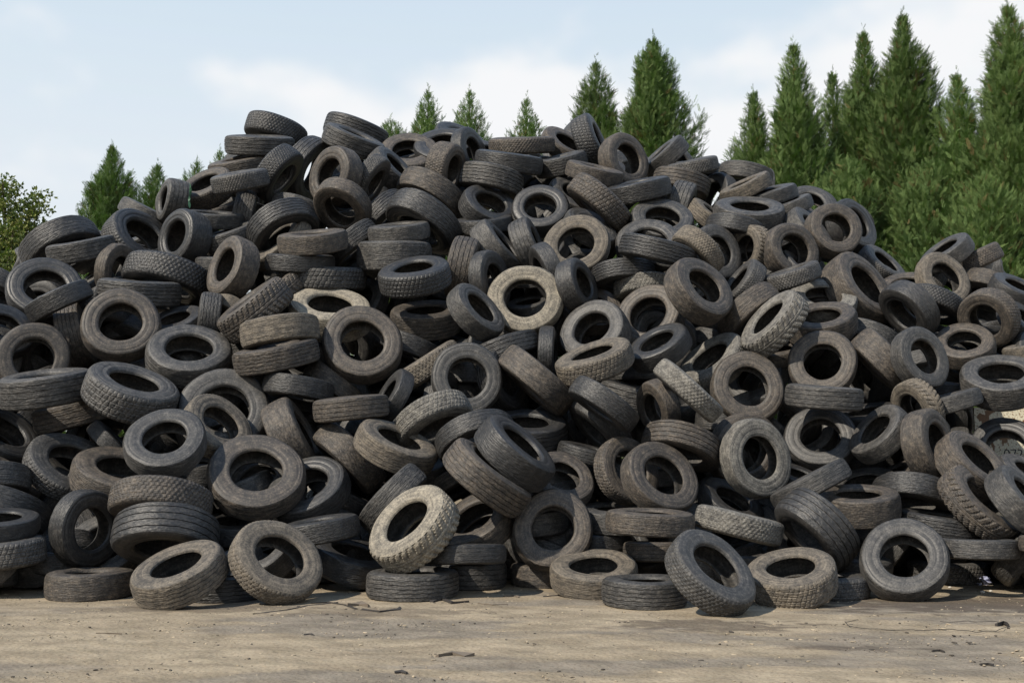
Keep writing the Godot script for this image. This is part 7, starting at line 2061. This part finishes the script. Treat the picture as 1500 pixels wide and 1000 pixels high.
# ------------------------------------------------------------------ number board
func make_board() -> void:
	var at := Vector3(6.15, 0, -14.75)
	var o := thing("number_board", "cream painted board with black digits standing behind tyres at the right edge", "board", at)
	var cream := StandardMaterial3D.new()
	var img := Image.create(256, 256, true, Image.FORMAT_RGB8)
	var n1 := noise(81, 0.02, 4)
	var n2 := noise(82, 0.12, 3)
	for y in 256:
		for x in 256:
			var c := Vector3(0.72, 0.67, 0.52)
			if n1.get_noise_2d(x, y * 0.5) > 0.42 or n2.get_noise_2d(x, y) > 0.5: c = Vector3(0.22, 0.12, 0.06)
			c *= 0.92 + 0.2 * n2.get_noise_2d(x + 500, y)
			img.set_pixel(x, y, lin(c.x, c.y, c.z))
	img.generate_mipmaps()
	cream.albedo_texture = ImageTexture.create_from_image(img)
	cream.uv1_triplanar = true
	cream.uv1_scale = Vector3.ONE * 0.7
	cream.roughness = 0.55
	var bm := BoxMesh.new()
	bm.size = Vector3(2.4, 1.25, 0.05)
	part("panel", bm, cream, o, Transform3D(Basis.IDENTITY, Vector3(1.2, 1.50, 0)))
	var rust := plain(Vector3(0.12, 0.07, 0.045), 0.8)
	for x in [0.25, 2.15]:
		var pm := BoxMesh.new()
		pm.size = Vector3(0.08, 2.05, 0.08)
		part("post", pm, rust, o, Transform3D(Basis.IDENTITY, Vector3(x, 1.025, -0.068)))
	var tm := TextMesh.new()
	tm.text = "072"
	var sf := SystemFont.new()
	sf.font_names = PackedStringArray(["Droid Sans"])
	tm.font = sf
	tm.font_size = 32
	tm.pixel_size = 0.0052
	tm.depth = 0.004
	part("digits", tm, plain(Vector3(0.02, 0.022, 0.03), 0.6), o, Transform3D(Basis.IDENTITY, Vector3(0.50, 1.505, 0.028)))

# ------------------------------------------------------------------ trees
func blade(st: SurfaceTool, a: Vector3, b: Vector3, side: Vector3, w: float) -> void:
	var m := a.lerp(b, 0.45)
	var d := (b - a).normalized()
	var lift := d.cross(side).normalized() * w * 0.35
	var k := 0.62 + 0.76 * fposmod(sin(b.x * 91.7 + b.y * 47.3 + b.z * 23.1) * 437.5, 1.0)
	st.set_color(Color(k * 1.05, k, k * 0.92))
	st.add_vertex(a); st.add_vertex(m + side * w + lift); st.add_vertex(b)
	st.add_vertex(a); st.add_vertex(b); st.add_vertex(m - side * w + lift)

# a flat, feathery spray of scale leaves, one unit long, growing along +y
func spray_mesh(seed_: int) -> ArrayMesh:
	var r := RandomNumberGenerator.new()
	r.seed = seed_
	var st := SurfaceTool.new()
	st.begin(Mesh.PRIMITIVE_TRIANGLES)
	st.set_smooth_group(-1)
	blade(st, Vector3.ZERO, Vector3(0.04, 1.0, 0.1), Vector3.RIGHT, 0.028)
	for i in 8:
		var y := 0.05 + 0.11 * i
		for s in [-1.0, 1.0]:
			var l := (0.55 - 0.045 * i) * r.randf_range(0.7, 1.2)
			var dir := Vector3(s * r.randf_range(0.45, 0.85), r.randf_range(0.6, 0.95), r.randf_range(-0.4, 0.4)).normalized()
			var side := dir.cross(Vector3(r.randf_range(-0.4, 0.4), 0, 1)).normalized()
			var a := Vector3(0.02 * s, y, 0.1 * y)
			blade(st, a, a + dir * l, side, 0.024)
			for q in 2:
				var a2 := a + dir * l * (0.30 + 0.28 * q)
				var d2 := (dir + Vector3(r.randf_range(-0.5, 0.5), 0.7, r.randf_range(-0.4, 0.4))).normalized()
				blade(st, a2, a2 + d2 * l * 0.42, side, 0.026)
	st.generate_normals()
	return st.commit()

var sprays := []
var leaf_mat: StandardMaterial3D
var bark: StandardMaterial3D

func taper(h: float, r0: float, r1: float, lean: Vector3) -> ArrayMesh:
	var st := SurfaceTool.new()
	st.begin(Mesh.PRIMITIVE_TRIANGLES)
	for i in 9:
		var t := i / 8.0
		var r := lerpf(r0, r1, t)
		for k in 9:
			var a := TAU * k / 8.0
			st.set_uv(Vector2(k / 8.0, t))
			st.add_vertex(lean * t * t + Vector3(cos(a) * r, h * t, sin(a) * r))
	for i in 8:
		for k in 8:
			var a := i * 9 + k
			st.add_index(a); st.add_index(a + 1); st.add_index(a + 9)
			st.add_index(a + 9); st.add_index(a + 1); st.add_index(a + 10)
	st.generate_normals()
	return st.commit()

# a dense columnar conifer: boughs sweep up from the trunk, each clothed with sprays
func conifer(at: Vector3, h: float, rad: float, point: float, count: int, tint: Vector3, label: String, seed_: int) -> void:
	var r := RandomNumberGenerator.new()
	r.seed = seed_
	var o := thing("conifer", label, "tree", at, "conifers behind the heap")
	part("trunk", taper(h * 1.0, 0.02 * h, 0.006, Vector3.ZERO), bark, o)
	var xf := []
	var cols := []
	var ph := r.randf() * TAU
	var boughs := int(count * 2.0 / 26.0)
	for b in boughs:
		var t := pow((b + r.randf()) / boughs, 0.70)          # 0 at the foot, 1 at the tip
		var y := h * (0.02 + 0.97 * t)
		var prof := pow(1.0 - t, point) * (0.80 + 0.20 * smoothstep(0.0, 0.2, t))
		var az := b * 2.39996 + r.randf_range(-0.4, 0.4)
		var lobes := 1.0 + 0.20 * sin(az * 3.0 + ph + y * 0.9) + 0.18 * sin(az * 2.0 - y * 2.1 + ph) + 0.10 * sin(y * 4.3 + ph * 3.0)
		var l := rad * prof * lobes * r.randf_range(0.74, 1.12) + 0.03 + 0.30 * (1.0 - t) * r.randf()
		var rise := r.randf_range(0.35, 0.95) + 1.1 * t * t
		var outw := Vector3(cos(az), 0, sin(az))
		var dir := (outw + Vector3.UP * rise).normalized()
		var root := Vector3(0, y - l * rise * 0.75, 0)
		var tone := r.randf()
		var n := 26 if l > 0.5 else (13 if l > 0.25 else 4)
		for s in n:
			var f := pow(r.randf(), 0.6)
			var sp := outw * l * f + Vector3.UP * (l * rise * f * (0.55 + 0.45 * f))
			var spread := (0.03 + 0.13 * minf(l, 1.2)) * (1.15 - f * 0.8)
			sp += Vector3(r.randfn(), r.randfn() * 0.8, r.randfn()) * spread * 0.55
			var p := root + sp
			if p.y > h: continue
			if p.y < 0.1: continue
			var d := (dir + Vector3(r.randfn(), r.randfn() * 0.7 + 0.25, r.randfn()) * 0.42).normalized()
			var x := (outw.cross(Vector3.UP) + Vector3(r.randfn(), r.randfn(), r.randfn()) * 0.55)
			x = (x - d * x.dot(d)).normalized()
			var size := r.randf_range(0.13, 0.25) * (1.0 if l > 0.4 else 0.7)
			xf.append(Transform3D(Basis(x * size * 0.62, d * size * 1.2, x.cross(d) * size * 0.62), p))
			var k := clampf(0.15 + 0.45 * tone + 0.35 * r.randf(), 0.0, 1.0)
			var c := Vector3(0.100, 0.170, 0.068).lerp(Vector3(0.195, 0.275, 0.098), k)
			if r.randf() < 0.03 or (tone > 0.975 and r.randf() < 0.6): c = Vector3(0.19, 0.15, 0.07)
			c *= tint
			cols.append(Color(c.x, c.y, c.z))
	# the leader shoots straight up
	for s in 12:
		var p2 := Vector3(r.randfn() * 0.012, h * 1.02 - 0.10 - 0.07 * s, r.randfn() * 0.012)
		var d2 := Vector3(r.randfn() * 0.3, 1.0, r.randfn() * 0.3).normalized()
		var x2 := d2.cross(Vector3(r.randfn(), 0.2, r.randfn())).normalized()
		xf.append(Transform3D(Basis(x2, d2, x2.cross(d2)) * Basis.from_scale(Vector3(0.09, 0.13, 0.09) * (1.0 + 0.05 * s)), p2))
		cols.append(Color(0.11 * tint.x, 0.17 * tint.y, 0.062 * tint.z))
	foliage(o, xf, cols, sprays[seed_ % 3])

func foliage(o: Node3D, xf: Array, cols: Array, mesh: Mesh) -> void:
	var mm := MultiMesh.new()
	mm.transform_format = MultiMesh.TRANSFORM_3D
	mm.use_colors = true
	mm.mesh = mesh
	mm.instance_count = xf.size()
	for i in xf.size():
		mm.set_instance_transform(i, xf[i])
		mm.set_instance_color(i, cols[i])
	var c := MultiMeshInstance3D.new()
	c.name = "crown"
	c.multimesh = mm
	c.material_override = leaf_mat
	o.add_child(c, true)
	c.set_meta("kind", "stuff")

func leaf_cluster(seed_: int) -> ArrayMesh:
	var r := RandomNumberGenerator.new()
	r.seed = seed_
	var st := SurfaceTool.new()
	st.begin(Mesh.PRIMITIVE_TRIANGLES)
	st.set_smooth_group(-1)
	for i in 11:
		var a := Vector3(r.randf_range(-0.35, 0.35), r.randf_range(0.0, 0.7), r.randf_range(-0.35, 0.35))
		var d := Vector3(r.randfn(), r.randfn() * 0.6 + 0.1, r.randfn()).normalized()
		blade(st, a, a + d * r.randf_range(0.32, 0.5), d.cross(Vector3(r.randfn(), 1, r.randfn())).normalized(), 0.11)
	st.generate_normals()
	return st.commit()

func broadleaf(at: Vector3, h: float, label: String, seed_: int) -> void:
	var r := RandomNumberGenerator.new()
	r.seed = seed_
	var o := thing("broadleaf_tree", label, "tree", at)
	part("trunk", taper(h * 0.6, 0.14, 0.05, Vector3(0.1, 0, 0)), bark, o)
	var mesh := leaf_cluster(3)
	var xf := []
	var cols := []
	for b in 34:
		var az := b * 2.39996
		var t := (b + 0.5) / 34.0
		var l := (1.75 * sin(PI * (0.12 + 0.80 * t))) * r.randf_range(0.7, 1.1)
		var base := Vector3(0.1, h * (0.30 + 0.35 * t), 0)
		var tip := Vector3(cos(az) * l, h * (0.34 + 0.64 * t), sin(az) * l)
		part("limb", tube([base, base.lerp(tip, 0.5) + Vector3(0, 0.12, 0), tip], 0.018), bark, o)
		for s in 130:
			var f := pow(r.randf(), 0.55)
			var p := base.lerp(tip, f) + Vector3(r.randfn(), r.randfn() * 0.7, r.randfn()) * 0.26 * (1.1 - 0.5 * f)
			var d := Vector3(r.randfn(), r.randfn() + 0.8, r.randfn()).normalized()
			var x := d.cross(Vector3(r.randfn(), r.randfn(), r.randfn())).normalized()
			var size := r.randf_range(0.16, 0.27)
			xf.append(Transform3D(Basis(x * size, d * size, x.cross(d) * size), p))
			var c := Vector3(0.105, 0.145, 0.055).lerp(Vector3(0.24, 0.25, 0.08), r.randf())
			cols.append(Color(c.x, c.y, c.z))
	foliage(o, xf, cols, mesh)

func make_trees() -> void:
	for i in 3: sprays.append(spray_mesh(40 + i))
	leaf_mat = StandardMaterial3D.new()
	leaf_mat.vertex_color_use_as_albedo = true
	leaf_mat.roughness = 0.7
	leaf_mat.metallic_specular = 0.25
	leaf_mat.cull_mode = BaseMaterial3D.CULL_DISABLED
	leaf_mat.backlight_enabled = true
	leaf_mat.backlight = Color(0.50, 0.66, 0.24)
	bark = plain(Vector3(0.085, 0.065, 0.048), 0.95)
	# px of the tip, distance, radius at the foot, sharpness of the spire, sprays, tint, label
	var list := [
		[165, 205, 30.0, 1.9, 0.75, 19000, 1.05, "pointed conifer standing alone at the left, taller of the left pair"],
		[231, 233, 32.0, 2.1, 0.78, 16000, 1.05, "smaller pointed conifer just left of the heap's left shoulder"],
		[289, 227, 34.0, 2.6, 0.8, 9000, 1.10, "conifer tip peeping out left of the summit, lower of the two there"],
		[322, 211, 36.0, 2.6, 0.8, 9000, 1.10, "conifer tip peeping out left of the summit, touching the stacked tyres"],
		[573, 166, 36.0, 2.9, 0.6, 9000, 1.10, "short bushy conifer top just right of the topmost tyre"],
		[627, 121, 36.0, 3.0, 0.8, 12000, 1.15, "sparse conifer top rising behind the flat rings on the crest"],
		[688, 121, 36.0, 2.9, 0.8, 12000, 1.15, "sparse conifer top, second spire right of the topmost tyre"],
		[771, 133, 37.0, 2.7, 0.8, 12000, 1.15, "small conifer spire above the rusty level tyre on the skyline"],
		[873, 78, 32.0, 2.2, 0.72, 17000, 0.95, "medium conifer leaning on the left flank of the broad centre conifer"],
		[957, 44, 31.0, 2.7, 0.7, 28000, 1.0, "broad bushy conifer rising right of centre behind the crest"],
		[1104, 124, 28.0, 1.75, 0.75, 16000, 1.0, "lowest conifer at the left end of the dense right-hand row"],
		[1162, 52, 27.0, 1.8, 0.75, 20000, 1.08, "pointed conifer second from the left in the right-hand row"],
		[1219, 95, 28.5, 1.45, 0.75, 15000, 0.95, "narrow conifer squeezed between taller ones in the right-hand row"],
		[1265, 34, 28.0, 1.8, 0.75, 20000, 1.0, "tall conifer left of the tallest spire in the right-hand row"],
		[1322, 8, 27.0, 2.1, 0.75, 24000, 0.92, "tallest free-standing spire in the right-hand conifer row"],
		[1401, 98, 26.0, 1.6, 0.72, 18000, 1.22, "yellow-green conifer between the two tallest spires at the right"],
		[1476, -6, 25.0, 2.0, 0.75, 24000, 1.05, "tall conifer at the right edge, its tip cut by the top of the picture"],
		[1545, 60, 26.0, 2.3, 0.75, 14000, 1.0, "conifer cut off by the right edge of the picture"],
		[1355, 230, 25.0, 1.7, 0.5, 14000, 1.0, "low bushy conifer filling the row below the tallest spire"],
		[1240, 225, 25.5, 1.6, 0.5, 13000, 1.05, "low bushy conifer right behind the heap's right shoulder"],
		[1440, 250, 24.0, 1.7, 0.5, 13000, 1.1, "low bright green conifer above the stubby skyline tyres at right"],
	]
	var k := 0
	for e in list:
		var d: float = e[2]
		var top := Vector3(0, 1.6, 0) + view_ray(e[0], e[1]) * d
		k += 1
		conifer(Vector3(top.x, 0, top.z), top.y * 0.982, e[3], e[4], e[5], Vector3.ONE * float(e[6]), e[7], 900 + k)
	var bt := Vector3(0, 1.6, 0) + view_ray(14, 252) * 24.0
	broadleaf(Vector3(bt.x, 0, bt.z), bt.y, "loose leafy yellow-green tree at the far left edge", 77)
	var b2 := Vector3(0, 1.6, 0) + view_ray(-20, 335) * 23.0
	broadleaf(Vector3(b2.x, 0, b2.z), b2.y, "low dark green leafy bush under the yellow-green tree at left", 78)

func view_ray(px: float, py: float) -> Vector3:
	var a := atan(155.0 / 1620.0)
	var cy := (500.0 - py) / 1620.0
	var d := Vector3((px - 750.0) / 1620.0, cy * cos(a) + sin(a), -cos(a) + cy * sin(a))
	return d / -d.z

# ------------------------------------------------------------------ sky
func make_sky() -> Sky:
	var w := 1536
	var h := 768
	var img := Image.create(w, h, false, Image.FORMAT_RGB8)
	var n := noise(21, 2.2, 6)
	var n2 := noise(22, 0.9, 4)
	for y in h:
		var el := PI * (0.5 - (y + 0.5) / h)
		for x in w:
			var az := wrapf(TAU * (x + 0.5) / w, -PI, PI)
			var dir := Vector3(sin(az) * cos(el), sin(el), -cos(az) * cos(el))
			var e := maxf(dir.y, 0.0)
			var c := Vector3(0.72, 0.76, 0.80).lerp(Vector3(0.585, 0.685, 0.775), smoothstep(0.10, 0.42, e))
			c = c.lerp(Vector3(0.20, 0.36, 0.64), smoothstep(0.30, 0.90, e))
			# fair-weather cloud banks: broad fields broken by billows
			var p := dir / (0.25 + e) * 0.7
			var f := n.get_noise_3d(dir.x * 2.6, dir.y * 5.2, dir.z * 2.6)
			var field := n2.get_noise_3d(dir.x * 1.7 + 3.0, dir.y * 4.0, dir.z * 1.7) * 0.30 - 0.06
			# the bank over the middle of the heap and the one at the right
			field += 0.85 * bank(az, el, 0.01, 0.285, 0.19, 0.055) + 0.75 * bank(az, el, 0.40, 0.36, 0.12, 0.09) - 0.35 * bank(az, el, -0.20, 0.39, 0.30, 0.06)
			var cl := smoothstep(-0.02, 0.55, field + f * 0.55)
			c = c.lerp(Vector3(0.83, 0.835, 0.845), cl * 0.95)
			if dir.y < 0.0: c = Vector3(0.80, 0.85, 0.92).lerp(Vector3(0.30, 0.26, 0.2), smoothstep(0.0, 0.06, -dir.y))
			img.set_pixel(x, y, lin(c.x, c.y, c.z))
	var m := PanoramaSkyMaterial.new()
	m.panorama = ImageTexture.create_from_image(img)
	var s := Sky.new()
	s.sky_material = m
	return s

func bank(az: float, el: float, a0: float, e0: float, wa: float, we: float) -> float:
	return exp(-pow((az - a0) / wa, 2) - pow((el - e0) / we, 2))

# ------------------------------------------------------------------ build
func _ready() -> void:
	rng.seed = 11
	var cam := Camera3D.new()
	cam.name = "camera"
	cam.position = Vector3(0, 1.6, 0)
	cam.rotation.x = atan(155.0 / 1620.0)
	cam.fov = rad_to_deg(2.0 * atan(500.0 / 1620.0))
	cam.near = 0.1
	cam.far = 1500.0
	add_child(cam)
	cam.make_current()
	var env := Environment.new()
	env.background_mode = Environment.BG_SKY
	env.sky = make_sky()
	env.tonemap_mode = Environment.TONE_MAPPER_LINEAR
	env.tonemap_exposure = 1.14
	env.sdfgi_enabled = true
	env.ssao_enabled = true
	env.ssil_enabled = true
	var we := WorldEnvironment.new()
	we.name = "environment"
	we.environment = env
	add_child(we)
	var sun := DirectionalLight3D.new()
	sun.name = "sun"
	sun.light_energy = 1.55
	sun.light_color = Color(1.0, 0.96, 0.895)
	sun.light_angular_distance = 1.0
	sun.shadow_enabled = true
	add_child(sun)
	var el := deg_to_rad(44.0)
	var az := deg_to_rad(52.0)
	sun.look_at_from_position(Vector3.ZERO, Vector3(cos(el) * sin(az), -sin(el), -cos(el) * cos(az)))
	make_ground()
	make_rubbers()
	make_tyre_meshes()
	for i in TYRES.size(): make_tyre(TYRES[i], i)
	make_core()
	make_board()
	make_trees()
	make_litter()
